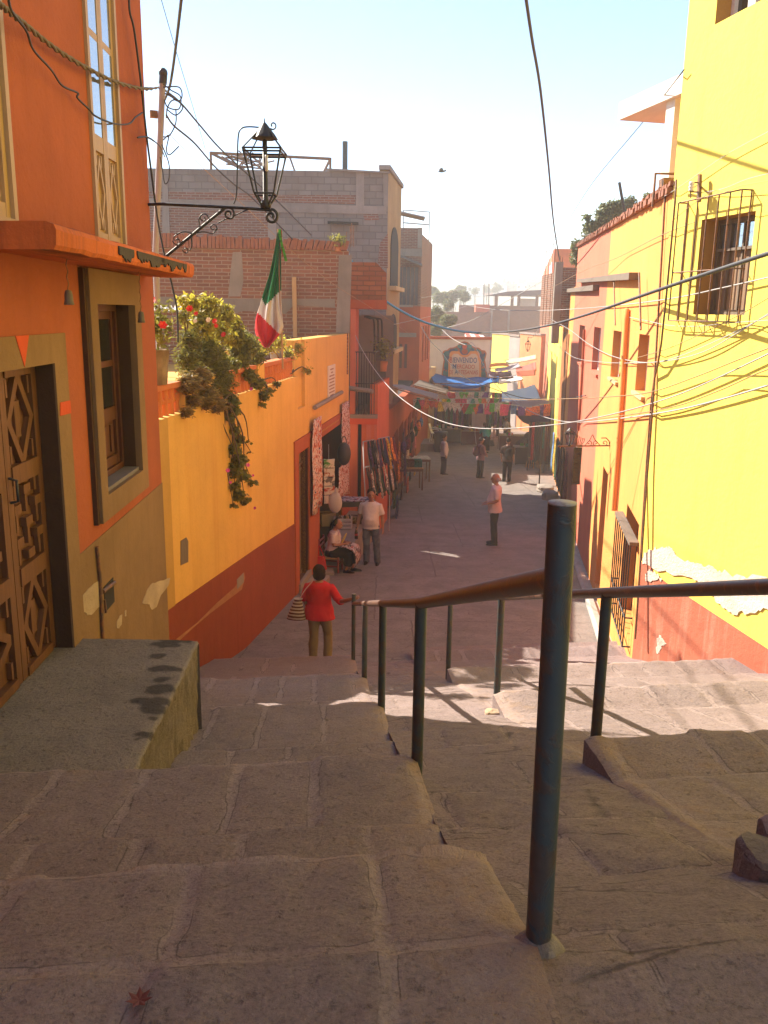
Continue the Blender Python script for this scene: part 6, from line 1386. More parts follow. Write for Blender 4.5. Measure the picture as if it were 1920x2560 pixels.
# ------------------------------------------------------------------ market canopies
def tarp(lab, q, mat, sag=0.25, posts=True, name='tarp', thick=0.012): return awning(name, lab, *[aty(*N_(x, y), yy) for x, y, yy in q], mat, posts, 0.0, thick, sag, 'tarp', None, 20)
M['tarpb'] = m_cloth('blue_tarpaulin', (0.07, 0.30, 0.75, 1), 0.5, None, 8); M['tarpw'] = m_cloth('white_tarpaulin', (0.72, 0.70, 0.70, 1), 0.3); M['tarplb'] = m_cloth('light_blue_tarpaulin', (0.45, 0.58, 0.82, 1), 0.35); M['tarpp'] = m_cloth('purple_cloth', (0.06, 0.02, 0.14, 1), 0.2); M['tarpg'] = m_cloth('grey_tarpaulin', (0.22, 0.19, 0.24, 1), 0.1); M['tarpr'] = m_cloth('faded_red_tarpaulin', (0.48, 0.13, 0.11, 1), 0.2); M['tarpy'] = m_cloth('orange_yellow_tarpaulin', (0.75, 0.40, 0.06, 1), 0.3); M['tarpm'] = m_cloth('mauve_white_cloth', (0.52, 0.42, 0.45, 1), 0.3)
tarp('sagging bright blue tarp in front of the welcome wall', [(235, 668, 57.5), (995, 692, 57), (990, 762, 50.5), (285, 768, 50.5)], M['tarpb'], 0.6)
tarp('white tarp beside the blue one', [(985, 716, 55), (1205, 678, 55), (1255, 730, 50), (985, 776, 50)], M['tarpw'], 0.2)
tarp('grey tarp above the white one', [(880, 640, 60), (1120, 640, 60), (1140, 700, 54), (885, 705, 54)], M['tarpg'], 0.25)
tarp('pointed orange and yellow canopy beside the welcome board', [(895, 572, 64), (1075, 560, 64), (1110, 592, 60), (885, 610, 60)], M['tarpy'], -0.15)
tarp('long pale green canopy below the orange wall', [(1060, 520, 62), (1395, 470, 57), (1400, 505, 55), (1080, 560, 59)], m_cloth('pale_green_tarpaulin', (0.50, 0.58, 0.36, 1), 0.25), 0.1)
tarp('grey plastic canopy between the green and the red ones', [(950, 620, 59), (1200, 560, 57), (1230, 590, 54), (960, 650, 56)], m_cloth('silver_tarpaulin', (0.36, 0.33, 0.37, 1), 0.2), 0.15)
tarp('faded red canopy near the dark wall edge', [(1180, 605, 56), (1395, 548, 53), (1400, 625, 50), (1185, 640, 52)], M['tarpr'], 0.1)
awning('awning', 'pink shop board under the faded red canopy', aty(*N_(1185, 642), 52), aty(*N_(1395, 628), 50), aty(*N_(1390, 690), 50), aty(*N_(1200, 705), 52), M['pink'], False, 0, 0.05)
tarp('large light blue tarp over the stall by the yellow strip', [(1025, 875, 47), (1385, 795, 47), (1445, 945, 42), (1025, 980, 42)], M['tarplb'], 0.12)
tarp('mauve white valance hanging from the light blue tarp', [(1105, 968, 41.9), (1545, 962, 39.5), (1545, 1050, 39.5), (1115, 1058, 41.9)], M['tarpm'], 0.0, False)
tarp('dark purple cloth hanging under the valance', [(1110, 1052, 42.5), (1560, 1050, 39.6), (1560, 1245, 40), (1260, 1205, 43)], M['tarpp'], 0.25, False)
# bunting
cl_ = {'white': (0.62, 0.56, 0.56, 1), 'green': (0.10, 0.42, 0.06, 1), 'pink': (0.60, 0.06, 0.16, 1), 'orange': (0.72, 0.14, 0.03, 1), 'yellow': (0.68, 0.48, 0.05, 1), 'purple': (0.16, 0.05, 0.30, 1), 'red': (0.50, 0.03, 0.04, 1), 'blue': (0.07, 0.16, 0.45, 1), 'teal': (0.03, 0.22, 0.18, 1)}
pm = {k: m_cloth(k + '_paper', v, 0.5, [mul(v, 0.55)], 16.0, fine=False) for k, v in cl_.items()}
def bunting(lab, pts, yy, seq, seed, hp=70, kinds='tr'):
    P = spline([aty(*N_(x, y), yy + 0.02 * i) for i, (x, y) in enumerate(pts)], 8); t = thing('bunting', lab, 'bunting', P[len(P) // 2], 'strings of paper flags over the market')
    mb = MB(); mb.tube(P, 0.012, 5); mb.build('cord', M['cablew'], t)
    rnd = random.Random(seed); k = yy * 1.03 / FPX / 4.366; n = len(seq); tot = len(P) - 1
    for i, c in enumerate(seq):
        f = (i + 0.5) / n * tot; a = P[int(f)].lerp(P[min(int(f) + 1, tot)], f - int(f)); tri = kinds == 'r' and False or (c == 'white' or rnd.random() < 0.4)
        h = hp * k * rnd.uniform(0.95, 1.4); w_ = h * rnd.uniform(0.38, 0.5) if tri else h * rnd.uniform(0.32, 0.5); tw = rnd.uniform(-.6, .6); ux_ = Vector((math.cos(tw), math.sin(tw), 0)); fw = Vector((0, rnd.uniform(-.18, .18), -1))
        mb = MB(); rows = []
        for r in range(6):
            v = r / 5; ww = w_ * (1 - v * 0.97) if tri else w_ * (1 - 0.04 * math.sin(v * 9))
            rows.append([a + ux_ * (ww * (q / 2 - 1)) + fw * (h * v) + Vector((0, 0.04 * math.sin(3 * v + q + i), -0.01)) for q in range(5)])
        mb.grid(rows); mb.build('flag', pm[c], t)
bunting('lowest string of white pennants and coloured paper flags', [(0, 945), (200, 960), (420, 985), (640, 1000), (820, 1000), (1010, 990), (1110, 985)], 40.5, ['white', 'white', 'teal', 'pink', 'orange', 'red', 'orange', 'yellow', 'white', 'white', 'white', 'white', 'red', 'green', 'green', 'orange', 'purple', 'white', 'pink', 'green', 'white', 'white', 'green', 'green', 'pink', 'purple'], 2, 82)
bunting('middle string of mixed paper flags', [(20, 930), (220, 940), (450, 945), (700, 945), (900, 940), (1060, 950)], 43.5, ['green', 'pink', 'teal', 'white', 'orange', 'blue', 'pink', 'white', 'yellow', 'green', 'white', 'red', 'pink', 'white', 'teal', 'white', 'green', 'orange', 'white', 'red', 'green', 'white', 'purple', 'pink'], 3, 70)
bunting('topmost string of paper flags below the blue tarp', [(430, 868), (600, 872), (800, 872), (960, 880), (1020, 890)], 46.5, ['pink', 'red', 'white', 'green', 'green', 'white', 'teal', 'white', 'purple', 'white', 'red', 'green', 'white', 'yellow', 'pink'], 4, 60)
bunting('string of big orange flags on the purple stall', [(1020, 1000), (1180, 1020), (1320, 1040), (1450, 1012), (1540, 1000)], 39.2, ['pink', 'blue', 'purple', 'orange', 'orange', 'purple', 'orange'], 5, 95)
# stalls below
def stall(lab, u, v, yy, w_, seed, cloth, h=0.85, group='market stalls'):
    p = aty(u, v, yy); g = sz(yy) + 0.02; t = thing('market_stall', lab, 'stall', (p.x, yy, g), group)
    mb = MB(); mb.box((p.x, yy, g + h), (w_, 0.9, 0.05)); mb.build('tabletop', M['woodg'], t)
    mb = MB(); n = 20
    rows = [[Vector((p.x - w_ / 2 + w_ * i / n, yy - 0.47 - 0.03 * math.sin(i * 1.7) * (1 - z), g + 0.08 + (h - 0.06) * z)) for i in range(n + 1)] for z in (0, 0.3, 0.6, 1.0)]
    mb.grid(rows); mb.build('cloth', cloth, t)
    for sx in (-1, 1):
        for sy in (-1, 1): mb = MB(); mb.box((p.x + sx * (w_ / 2 - 0.05), yy + sy * 0.38, g + h / 2 - 0.015), (0.06, 0.06, h - 0.03)); mb.build('leg', M['woodg'], t)
    rnd = random.Random(seed); gm = list(pm.values()) + [M['dark'], M['dark'], M['wood2']]
    for k in range(int(w_ * 3.4)):
        mb = MB(); c = Vector((p.x + rnd.uniform(-.45, .45) * w_, yy + rnd.uniform(-.3, .3), g + h + 0.026)); s_ = rnd.uniform(0.07, 0.13)
        if k % 3: mb.box(c + Vector((0, 0, s_ * .6)), (s_ * 1.6, s_ * 1.3, s_ * 1.2), rnd.random())
        else: mb.lathe(c, [(0, 0), (s_ * .6, 0), (s_ * .8, s_ * .8), (s_ * .45, s_ * 1.5), (s_ * .55, s_ * 1.7), (0, s_ * 1.7)], 10)
        mb.build('goods', gm[rnd.randrange(len(gm))], t)
    return t
dk = m_cloth('dark_stall_cloth', (0.05, 0.035, 0.04, 1)); dk2 = m_cloth('dark_red_stall_cloth', (0.10, 0.02, 0.02, 1))
stall('dark stall at the foot of the welcome wall, below the white pennants', N_(500, 1200)[0], 1060, 55, 3.2, 1, dk)
stall('dark red stall with small goods behind the woman in teal', N_(720, 1200)[0], 1060, 53.5, 1.6, 2, dk2)
stall('dark stall against the row under the purple cloth', N_(1420, 1260)[0], 1060, 41.5, 2.2, 3, dk)
stall('far stall behind the person in white and yellow', N_(1200, 1250)[0], 1060, 50, 2.2, 4, dk2)
def backdrop(lab, x0, x1, y0, y1, yy, seed, n):
    t = thing('display_rack', lab, 'rack', (aty(*N_((x0 + x1) / 2, y1), yy).x, yy, sz(yy) + 0.02), 'dark display racks in the market'); a = aty(*N_(x0, y0), yy); b = aty(*N_(x1, y0), yy); g = sz(yy) + 0.02
    mb = MB(); mb.tube([(a.x, yy, g), a, (b.x, yy, a.z), (b.x, yy, g)], 0.025, 6); mb.build('frame', M['iron'], t)
    rnd = random.Random(seed); gm = [M['dark']] * 5 + [dk, dk2, pm['teal'], pm['purple'], M['wood2'], pm['red']]
    for k in range(n):
        x = a.x + (b.x - a.x) * (k + 0.5) / n; w_ = abs(b.x - a.x) / n * 0.55; L = (a.z - g) * rnd.uniform(0.5, 0.85); mb = MB()
        mb.grid([[Vector((x + w_ * (q / 2 - 1) * (0.8 + 0.3 * v), yy + 0.05 * math.sin(q * 2 + k), a.z - L * v)) for q in range(5)] for v in (0, .3, .6, 1)]); mb.build('garment', gm[rnd.randrange(len(gm))], t)
backdrop('long dark rack below the welcome wall', 290, 700, 1010, 1250, 56.2, 3, 14)
backdrop('dark rack behind the striped shirt', 860, 1120, 1030, 1250, 55.5, 4, 9)
backdrop('dark rack under the purple cloth against the row', 1330, 1560, 1200, 1480, 38.5, 5, 8)

# ------------------------------------------------------------------ goods along the shops
def cloth_strip(name, lab, cat, top, wdir, w_, L, mat, seed, group=None, taper=1.0, fold=0.03, lean=None, parent=None, nx=8):
    top = Vector(top); wd = Vector(wdir).normalized(); nd = Vector((-wd.y, wd.x, 0)); mb = MB(); rows = []; rnd = random.Random(seed); ph = rnd.uniform(0, 6)
    for i in range(11):
        v = i / 10; ww = w_ * (0.75 + 0.25 * min(1, v * 3)) * (1 + (taper - 1) * v)
        rows.append([top + wd * (ww * (j / nx - 0.5)) + nd * (fold * math.sin(j * 1.5 + ph) * (0.4 + v * 0.6) + 0.01 * math.sin(v * 8 + ph)) + Vector((0, 0, -L * v - 0.03 * math.sin(j * 0.8 + ph) * (v == 1))) + (Vector(lean) * v if lean else Vector((0, 0, 0))) for j in range(nx + 1)])
    mb.grid(rows); o = mb.build(name, mat, parent); md = o.modifiers.new('t', 'SOLIDIFY'); md.thickness = 0.008
    if lab: tag(o, lab, cat, group)
    return o
emb = m_cloth('embroidered_runner', (0.62, 0.50, 0.46, 1), 0, [(0.48, 0.10, 0.05, 1), (0.06, 0.06, 0.12, 1)], 11.0); emb2 = m_cloth('embroidered_runner_dark', (0.62, 0.50, 0.45, 1), 0, [(0.35, 0.06, 0.03, 1), (0.05, 0.05, 0.05, 1)], 15.0)
def runner(lab, a, b, zt_, zb_, mat, off, seed): cloth_strip('embroidered_runner', lab, 'textile', WY.pt((a + b) / 2, zt_, off), WY.d, b - a, zt_ - zb_, mat, seed, 'embroidered runners on the yellow house', 1.0, 0.02)
a_ = WY.px(F_(505, 560), .08)[0]; b_ = WY.px(F_(592, 560), .08)[0]; runner('long embroidered runner hanging between the two doorways', a_, b_, WY.px(F_(550, 160), .08)[1], WY.px(F_(550, 1005), .08)[1], emb, 0.08, 2)
a_ = WY.px(F_(772, 400), .08)[0]; b_ = WY.px(F_(848, 400), .08)[0]; runner('long embroidered runner at the far end of the yellow house, behind the black bag', a_, b_, WY.px(F_(810, 20), .08)[1], WY.px(F_(810, 870), .08)[1], emb2, 0.08, 3)
a_ = WY.px(F_(748, 700), .14)[0]; b_ = WY.px(F_(795, 700), .14)[0]; runner('short patterned cloth hanging below the black bag', a_, b_, WY.px(F_(775, 590), .14)[1], WY.px(F_(775, 860), .14)[1], emb2, 0.14, 4)
p = WY.hit(F_(793, 485), 0.2); t = thing('hanging_bag', 'black cloth bag hanging in front of the far embroidered runner', 'bag', p)
mb = MB(); mb.ball(p, (0.16, 0.16, 0.27), 14, 10); o = mb.build('body', M['cable'], t); mb = MB(); mb.tube(spline([p + Vector((-.05, 0, .25)), p + Vector((-.03, 0, .38)), p + Vector((.03, 0, .38)), p + Vector((.06, 0, .25))], 4), 0.012, 6); mb.build('strap', M['cable'], t)
pc = WY.hit(F_(655, 530), 0.22); t = thing('cushion_string', 'string of five small white embroidered cushions hanging in the doorway', 'cushions', WY.hit(F_(655, 935), 0.22))
pb = WY.hit(F_(658, 935), 0.22); mb = MB(); mb.tube([pc + Vector((0, 0, .3)), pb], 0.006, 5); mb.build('cord', M['cablew'], t)
for k in range(5):
    c = pc.lerp(pb, (k + 0.5) / 5); mb = MB(); hz2 = (pc.z - pb.z) / 10.6; mb.prism([c + Vector((0.97, 0.25, 0)) * (sx * 0.115) + Vector((0, 0.03, sz_ * hz2)) for sx, sz_ in ((-1, -1), (0, -.9), (1, -1), (.92, 0), (1.0, 1), (0, .9), (-1.0, 1), (-.92, 0))], (0.015, -0.06, 0)); o = mb.build('cushion', m_cloth('cushion_cloth%d' % k, (0.60, 0.52, 0.42, 1), 0, [((0.05, 0.22, 0.03, 1), (0.35, 0.1, 0.03, 1), (0.12, 0.1, 0.1, 1), (0.4, 0.06, 0.04, 1), (0.1, 0.08, 0.08, 1))[k]], 7.0), t, bevel=0.02)
def table(name, lab, c, w_, d_, h, mat, rz=0.0, legm=None, group=None, apron=True):
    c = Vector(c); t = thing(name, lab, 'table', c, group); Rm = Matrix.Rotation(rz, 3, 'Z')
    mb = MB(); mb.box(c + Vector((0, 0, h - 0.015)), (w_, d_, 0.03), rz); mb.build('tabletop', mat, t)
    for sx in (-1, 1):
        for sy in (-1, 1): mb = MB(); mb.box(c + Rm @ Vector((sx * (w_ / 2 - .04), sy * (d_ / 2 - .04), 0)) + Vector((0, 0, h / 2 - 0.016)), (0.05, 0.05, h - 0.032), rz); mb.build('leg', legm or mat, t)
    if apron:
        mb = MB()
        for sy in (-1, 1): mb.box(c + Rm @ Vector((0, sy * (d_ / 2 - .04), 0)) + Vector((0, 0, h - 0.08)), (w_ - 0.14, 0.02, 0.09), rz)
        mb.build('apron', legm or mat, t)
    return t
pv = thing('pavement_step', 'raised cement step in front of the shop doorway', 'step', WY.pt(6.8, -0.6)); mb = MB(); mb.obox(WY.pt(5.75, -1.0, 0.032), WY.d * 3.5, WY.n * 0.62, Vector((0, 0, 1.1))); mb.build('slab', M['concrete'], pv, bevel=0.02)
def on_z(u, v, z): r = ray(u, v); return CAM + r * ((z - CZ) / r.z)
PVZ = 0.101
# little selling table, crate and box near the man in the white T-shirt
ta = on_z(*F_(860, 1130), PVZ) - Vector((0.1, 1.4, 0)); ta.x += 0.05; table('selling_table', 'small dark table of folded embroidered cloths by the doorway', ta + Vector((0.1, 1.4, 0)), 0.95, 0.5, 0.62, M['iron'], 0.25)
mb = MB(); c = ta + Vector((0.1, 1.4, 0.625)); rows = [[c + Vector((-0.47 + 0.94 * i / 12, -0.25 + 0.5 * j / 8, 0.02 + 0.025 * n3((i, j, 0), 0.7))) for i in range(13)] for j in range(9)]
mb.grid(rows); o = mb.build('folded_cloths', m_cloth('patterned_cloth', (0.35, 0.32, 0.36, 1), 0, [(0.05, 0.05, 0.09, 1), (0.25, 0.06, 0.08, 1)], 9.0)); md = o.modifiers.new('t', 'SOLIDIFY'); md.thickness = 0.02; tag(o, 'dark and white embroidered cloths spread over the small table', 'textile')
cr = on_z(*F_(785, 1155), PVZ); t = thing('crate', 'white slatted crate full of small goods on the pavement', 'crate', cr)
mb = MB()
for z in (0.0, 0.09, 0.18):
    for s_ in (-1, 1): mb.box(cr + Vector((0, s_ * 0.15, 0.05 + z)), (0.42, 0.02, 0.06)); mb.box(cr + Vector((s_ * 0.2, 0, 0.05 + z)), (0.02, 0.28, 0.06))
mb.build('slats', m_flat('printed_white_board', (0.5, 0.44, 0.42, 1), 0.7, 0.3, 9), t)
for k in range(9): mb = MB(); rnd = random.Random(k); mb.lathe(cr + Vector((rnd.uniform(-.15, .15), rnd.uniform(-.1, .1), 0.2)), [(0, 0), (0.03, 0), (0.035, .06), (0.015, .09), (0, .12)], 8); mb.build('goods', (M['woodl'], M['wood2'], M['dark'])[k % 3], t)
c = on_z(*F_(905, 1200), -0.1); mb = MB(); mb.obox(c + Vector((-0.15, 0.1, 0.01)), (0.3, 0, 0), (0, 0.2, 0.0), (0, 0.12, 0.34)); mb.box(c + Vector((0, 0.07, 0.17)), (0.26, 0.01, 0.28)); tag(mb.build('display_case', m_cloth('dark_display', (0.05, 0.03, 0.025, 1), 0, [(0.2, 0.13, 0.08, 1)], 18), bevel=0.004), 'dark display box leaning beside the white crate', 'box')
c = on_z(*F_(655, 1140), PVZ); mb = MB(); mb.box(c + Vector((-0.02, 0.2, 0.14)), (0.36, 0.4, 0.28), 0.2); mb.obox(c + Vector((-0.2, 0.1, 0.285)), (0.3, 0.05, 0), (-0.02, -0.12, 0.08), (0, 0, 0.006)); tag(mb.build('cardboard_box', m_flat('tan_cardboard', (0.42, 0.28, 0.12, 1), 0.8, 0.15), bevel=0.004), 'tan cardboard box with an open flap in the doorway', 'box')
c = on_z(*F_(735, 1055), PVZ); mb = MB(); mb.tube([c, aty(*F_(752, 915), c.y + 0.1)], 0.012, 6); tag(mb.build('white_stick', M['cablew']), 'thin white stick standing by the small table', 'stick')
mb = MB(); c = aty(*F_(715, 925), 17.0); mb.ball(c, (0.14, 0.1, 0.22), 12, 8); mb.ball(c + Vector((0.02, 0, .2)), (0.04, .04, .12), 8, 6); tag(mb.build('plastic_bag', m_cloth('white_plastic', (0.6, 0.55, 0.52, 1), 0.4)), 'white plastic bag hanging below the small cushions', 'bag')
st_ = on_street(*F_(460, 1570)); mb = MB(); mb.obox(WY.pt(3.3, sz(15.4) - 0.3, 0.062), WY.d * 1.2, WY.n * 0.36, Vector((0, 0, 0.36))); tag(mb.build('door_step', M['concrete'], bevel=0.02), 'low concrete step at the narrow olive door', 'step')
# clothes rack and hung clothes
GC = [('black', (0.02, 0.018, 0.022, 1)), ('dark violet', (0.06, 0.03, 0.10, 1)), ('maroon', (0.13, 0.02, 0.03, 1)), ('mustard yellow', (0.48, 0.31, 0.04, 1)), ('salmon', (0.50, 0.16, 0.10, 1)), ('navy', (0.03, 0.04, 0.10, 1)), ('dull pink', (0.42, 0.12, 0.15, 1)), ('brown', (0.10, 0.05, 0.03, 1)), ('sky blue', (0.10, 0.20, 0.38, 1)), ('cream', (0.50, 0.42, 0.33, 1)), ('dark green', (0.03, 0.07, 0.035, 1)), ('orange', (0.60, 0.20, 0.03, 1))]
gmats = {n: m_cloth(n.replace(' ', '_') + '_fabric', c, 0.05, [mul(c, 0.45), mul(c, 1.7)], 14.0) for n, c in GC}
def hung(lab, uv, yy, w_, L, colname, kind, seed, wdir=(0.12, 1, 0), lean=None, grp='clothes hung along the shop row'):
    cloth_strip(kind, lab, kind.replace('_', ' '), aty(*uv, yy), wdir, w_, L, gmats[colname], seed, grp, 1.05, 0.04, lean)
rk = Vector((-0.5, 21.4, sz(21.4))); t = thing('clothes_rack', 'slanted metal rack of bags and belts outside the balcony house', 'rack', rk)
q = [aty(*O_(375, 1130), 21.2), aty(*O_(730, 1060), 22.6), aty(*O_(400, 1850), 20.9), aty(*O_(745, 1700), 22.4)]
mb = MB(); mb.tube([Vector((q[2].x, q[2].y, sz(20.9))), q[2], q[0], q[1], q[3], Vector((q[3].x, q[3].y, sz(22.4)))], 0.018, 6); mb.tube([q[0].lerp(q[2], .5), q[1].lerp(q[3], .5)], 0.014, 6); mb.build('frame', M['cablew'], t)
for k in range(17):
    f = (k + .5) / 17; rnd = random.Random(k + 40); cn = ['black', 'dark violet', 'black', 'maroon', 'black', 'cream', 'dark violet', 'salmon', 'black', 'maroon', 'navy', 'dark violet', 'mustard yellow', 'mustard yellow', 'orange', 'sky blue', 'maroon'][k]
    for row, (l0, L) in enumerate(((0.0, 0.75), (0.5, 0.8))):
        a = q[0].lerp(q[1], f); b = q[2].lerp(q[3], f); tp = a.lerp(b, l0) + Vector((0.05 + 0.08 * rnd.random(), -0.05 * row, 0))
        cloth_strip('bag' if row == 0 else 'belt', None, None, tp, (0.3, 1, 0), 0.16 if row == 0 else 0.07, L * rnd.uniform(.75, 1.1), gmats[cn if row == 0 else ('black', 'brown', 'cream', 'dark green')[k % 4]], k * 3 + row, None, 1.1, 0.03, (0.12, -0.05, 0), t, 5)
lab2 = [('black', 'shawl'), ('orange', 'shawl'), ('dark violet', 'dress'), ('brown', 'shawl'), ('cream', 'shawl'), ('maroon', 'dress'), ('black', 'dress'), ('dull pink', 'shawl'), ('navy', 'dress'), ('dark green', 'shawl'), ('brown', 'dress'), ('salmon', 'dress'), ('maroon', 'shawl'), ('black', 'poncho'), ('mustard yellow', 'poncho'), ('navy', 'poncho')]
for k, (cn, kd) in enumerate(lab2):
    s_ = 3.0 + (k % 8) * 1.9; p = WL.pt(s_, 1.35 - 0.06 * s_ if k < 8 else 0.0 - 0.09 * s_, 0.14 + 0.1 * (k % 3)); L = 1.25 if k < 8 else 1.3
    cloth_strip(kd, '%s %s hanging in the %s row on the shop front' % (cn, kd, 'upper' if k < 8 else 'lower'), kd, p, WL.d, 0.75, L, gmats[cn], k + 9, 'clothes hung along the shop row', 1.05, 0.05)
lab3 = [('dark violet', 'bag'), ('maroon', 'bag'), ('brown', 'bag'), ('black', 'bag'), ('cream', 'bag'), ('dark green', 'bag'), ('dull pink', 'bag'), ('orange', 'bag'), ('navy', 'bag'), ('sky blue', 'bag')]
for k, (cn, kd) in enumerate(lab3):
    s_ = 3.1 + k * 1.3; p = WL.pt(s_, 1.9 - 0.06 * s_, 0.5 + 0.05 * (k % 2)); t = thing('hung_bag', '%s woven bag hanging by its strap before the shop row' % cn, 'bag', p - Vector((0, 0, .6)), 'bags hung before the shop row')
    mb = MB(); mb.ball(p - Vector((0, 0, 0.55)), (0.09, 0.17, 0.2), 10, 7); mb.build('body', gmats[cn], t); mb = MB(); mb.tube([p - Vector((0, .12, .45)), p, p - Vector((0, -.12, .45))], 0.012, 5); mb.build('strap', gmats[cn], t)
t1 = on_street(*O_(880, 1790)) + Vector((0.35, 0, 0)); table('trestle_table', 'wooden table carrying orange and teal boxes', t1 + Vector((0, 0, 0.0)), 0.95, 0.7, 0.86, M['woodl'], 0.12, M['wood'])
for k, (dx, cn) in enumerate(((-0.3, 'orange'), (0.02, 'brown'), (0.3, 'teal'))):
    mb = MB(); mb.box(t1 + Vector((dx, 0.1, 0.862 + 0.13)), (0.28, 0.35, 0.26), 0.12); tag(mb.build('goods_box', pm[cn] if cn in pm else gmats[cn], bevel=0.01), '%s printed box standing on the wooden table' % cn, 'box')
t2 = on_street(*O_(1010, 1680)) + Vector((0.3, 0, 0)); table('trestle_table', 'farther wooden table with a pale green cloth top', t2 + Vector((-0.1, 0.2, 0)), 1.2, 0.8, 0.95, m_cloth('pale_green_top', (0.36, 0.40, 0.30, 1), 0, [(0.5, 0.48, 0.42, 1)], 6.0), 0.12, M['wood'])
c = on_street(*O_(770, 1905)); mb = MB(); rows = []
for z, r in ((0, 0.16), (0.02, 0.19), (0.3, 0.21), (0.5, 0.19), (0.58, 0.20)): rows.append([c + Vector((r * 1.1 * math.copysign(abs(math.cos(a)) ** .5, math.cos(a)) + 0.02 * math.sin(z * 9 + a * 3), r * .8 * math.copysign(abs(math.sin(a)) ** .5, math.sin(a)), z)) for a in [2 * math.pi * j / 20 for j in range(20)]])
mb.rings(rows); tag(mb.build('paper_sack', m_flat('brown_paper', (0.24, 0.15, 0.08, 1), 0.8, 0.25)), 'brown paper sack standing on the street before the wooden table', 'sack')
def chair(c, rz, sc, lab, mat):
    t = thing('plastic_chair', lab, 'chair', c); Rm = Matrix.Rotation(rz, 3, 'Z'); W = lambda x, y, z: Vector(c) + Rm @ (Vector((x, y, z)) * sc)
    mb = MB(); mb.obox(W(-.22, -.22, .42), Rm @ Vector((.44, 0, 0)) * sc, Rm @ Vector((0, .44, 0)) * sc, Vector((0, 0, .03)) * sc); mb.build('seat', mat, t)
    for sx in (-1, 1):
        for sy in (-1, 1): mb = MB(); mb.tube([W(sx * .25, sy * .26, 0), W(sx * .21, sy * .2, .42)], 0.022 * sc, 6); mb.build('leg', mat, t)
        mb = MB(); mb.tube(spline([W(sx * .22, -.2, .42), W(sx * .27, -.18, .62), W(sx * .27, .1, .65), W(sx * .21, .25, .7)], 4), 0.018 * sc, 6); mb.build('armrest', mat, t)
    mb = MB(); rows = [[W(-.2 + .4 * j / 6, .2 + .14 * v + .02 * math.cos((j - 3) * .6), .44 + .46 * v) for j in range(7)] for v in (0, .25, .5, .75, 1)]
    mb.grid(rows); o = mb.build('backrest', mat, t); md = o.modifiers.new('t', 'SOLIDIFY'); md.thickness = 0.025 * sc; return t
cp = aty(1089, 1104, 49.0); mb = MB(); gz = sz(49); mb.box((cp.x - 0.3, 49.2, (gz + cp.z) / 2 - 0.1), (1.7, 2.2, cp.z - gz + 0.16)); tag(mb.build('raised_pavement', M['concrete']), 'raised concrete kerb platform under the white chair', 'platform')
chair(Vector((cp.x, cp.y, cp.z + 0.0)), R(75), 1.15, 'white plastic armchair at the side of the market', m_flat('white_chair_plastic', (0.68, 0.66, 0.62, 1), 0.4, 0.05))
c = on_street(*O_(1440, 1270)); mb = MB(); mb.lathe(c, [(0, 0), (0.33, 0), (0.36, .1), (0.36, 1.05), (0.40, 1.1), (0.38, 1.16), (0, 1.2)], 18); tag(mb.build('blue_drum', m_flat('dark_blue_drum', (0.025, 0.03, 0.06, 1), 0.5, 0.2)), 'tall dark blue drum beside the white chair', 'drum')
# on the shaded side of the row
c = on_street(*G_(1020, 640)); t = thing('stool', 'small yellow topped stool with orange striped legs', 'stool', c)
mb = MB(); mb.lathe(c + Vector((0, 0, .50)), [(0, 0), (.2, 0), (.21, .06), (.19, .2), (0, .22)], 14); mb.build('seat', m_flat('yellow_seat', (0.55, 0.36, 0.03, 1), 0.6, 0.15), t)
for k in range(8): a = k * math.pi / 4; mb = MB(); mb.tube([c + Vector((.34 * math.cos(a), .34 * math.sin(a), 0)), c + Vector((.2 * math.cos(a), .2 * math.sin(a), .5))], 0.02, 6); mb.build('leg', m_flat('orange_leg', (0.4, 0.16, 0.03, 1), 0.6) if k == 0 else bpy.data.materials['orange_leg'], t)
rock('stone_block', on_street(*G_(1160, 940)) + Vector((0.1, 0, 0.12)), (0.26, 0.3, 0.2), 4, M['concrete'], 'pale rounded stone at the foot of the row across from the man')
rock('stone_block', on_street(*G_(1120, 880)) + Vector((0.15, 0.4, 0.1)), (0.3, 0.4, 0.14), 6, M['concrete'], 'flat pale stone slab lying behind the rounded stone')
c = on_street(*G_(930, 520)); mb = MB(); mb.ball(c + Vector((0, 0, 0.45)), (0.4, 0.45, 0.5), 14, 9); mb.ball(c + Vector((.35, .3, 0.6)), (0.35, 0.4, 0.7), 14, 9); o = mb.remesh('covered_pile', dk, None, 0.05, 0.06, 4); tag(o, 'goods pile under dark cloth at the edge of the row', 'pile')
for k, (x, y, hh, lab) in enumerate(((1120, 690, 1.9, 'thin dark post against the shaded row'), (1085, 800, 2.3, 'taller dark post in front of the shaded row'))):
    c = on_street(*G_(x, y)); mb = MB(); mb.tube([c, c + Vector((0, 0, hh))], 0.03, 6); mb.tube([c, c + Vector((-.35, -.1, 0.02))], 0.02, 5); tag(mb.build('post', M['iron']), lab, 'post')
for k in range(7):
    cn = GC[(k * 5 + 2) % 12][0]; s_ = 14.5 + 1.6 * k; cloth_strip('shawl', '%s shawl hanging in the shade of the narrow houses' % cn, 'shawl', WR.pt(s_, sz(WR.pt(s_, 0).y) + 2.0, 0.15), WR.d, 0.9, 1.5, gmats[cn], k + 70, 'shawls hung on the shaded row', 1.0, 0.05)
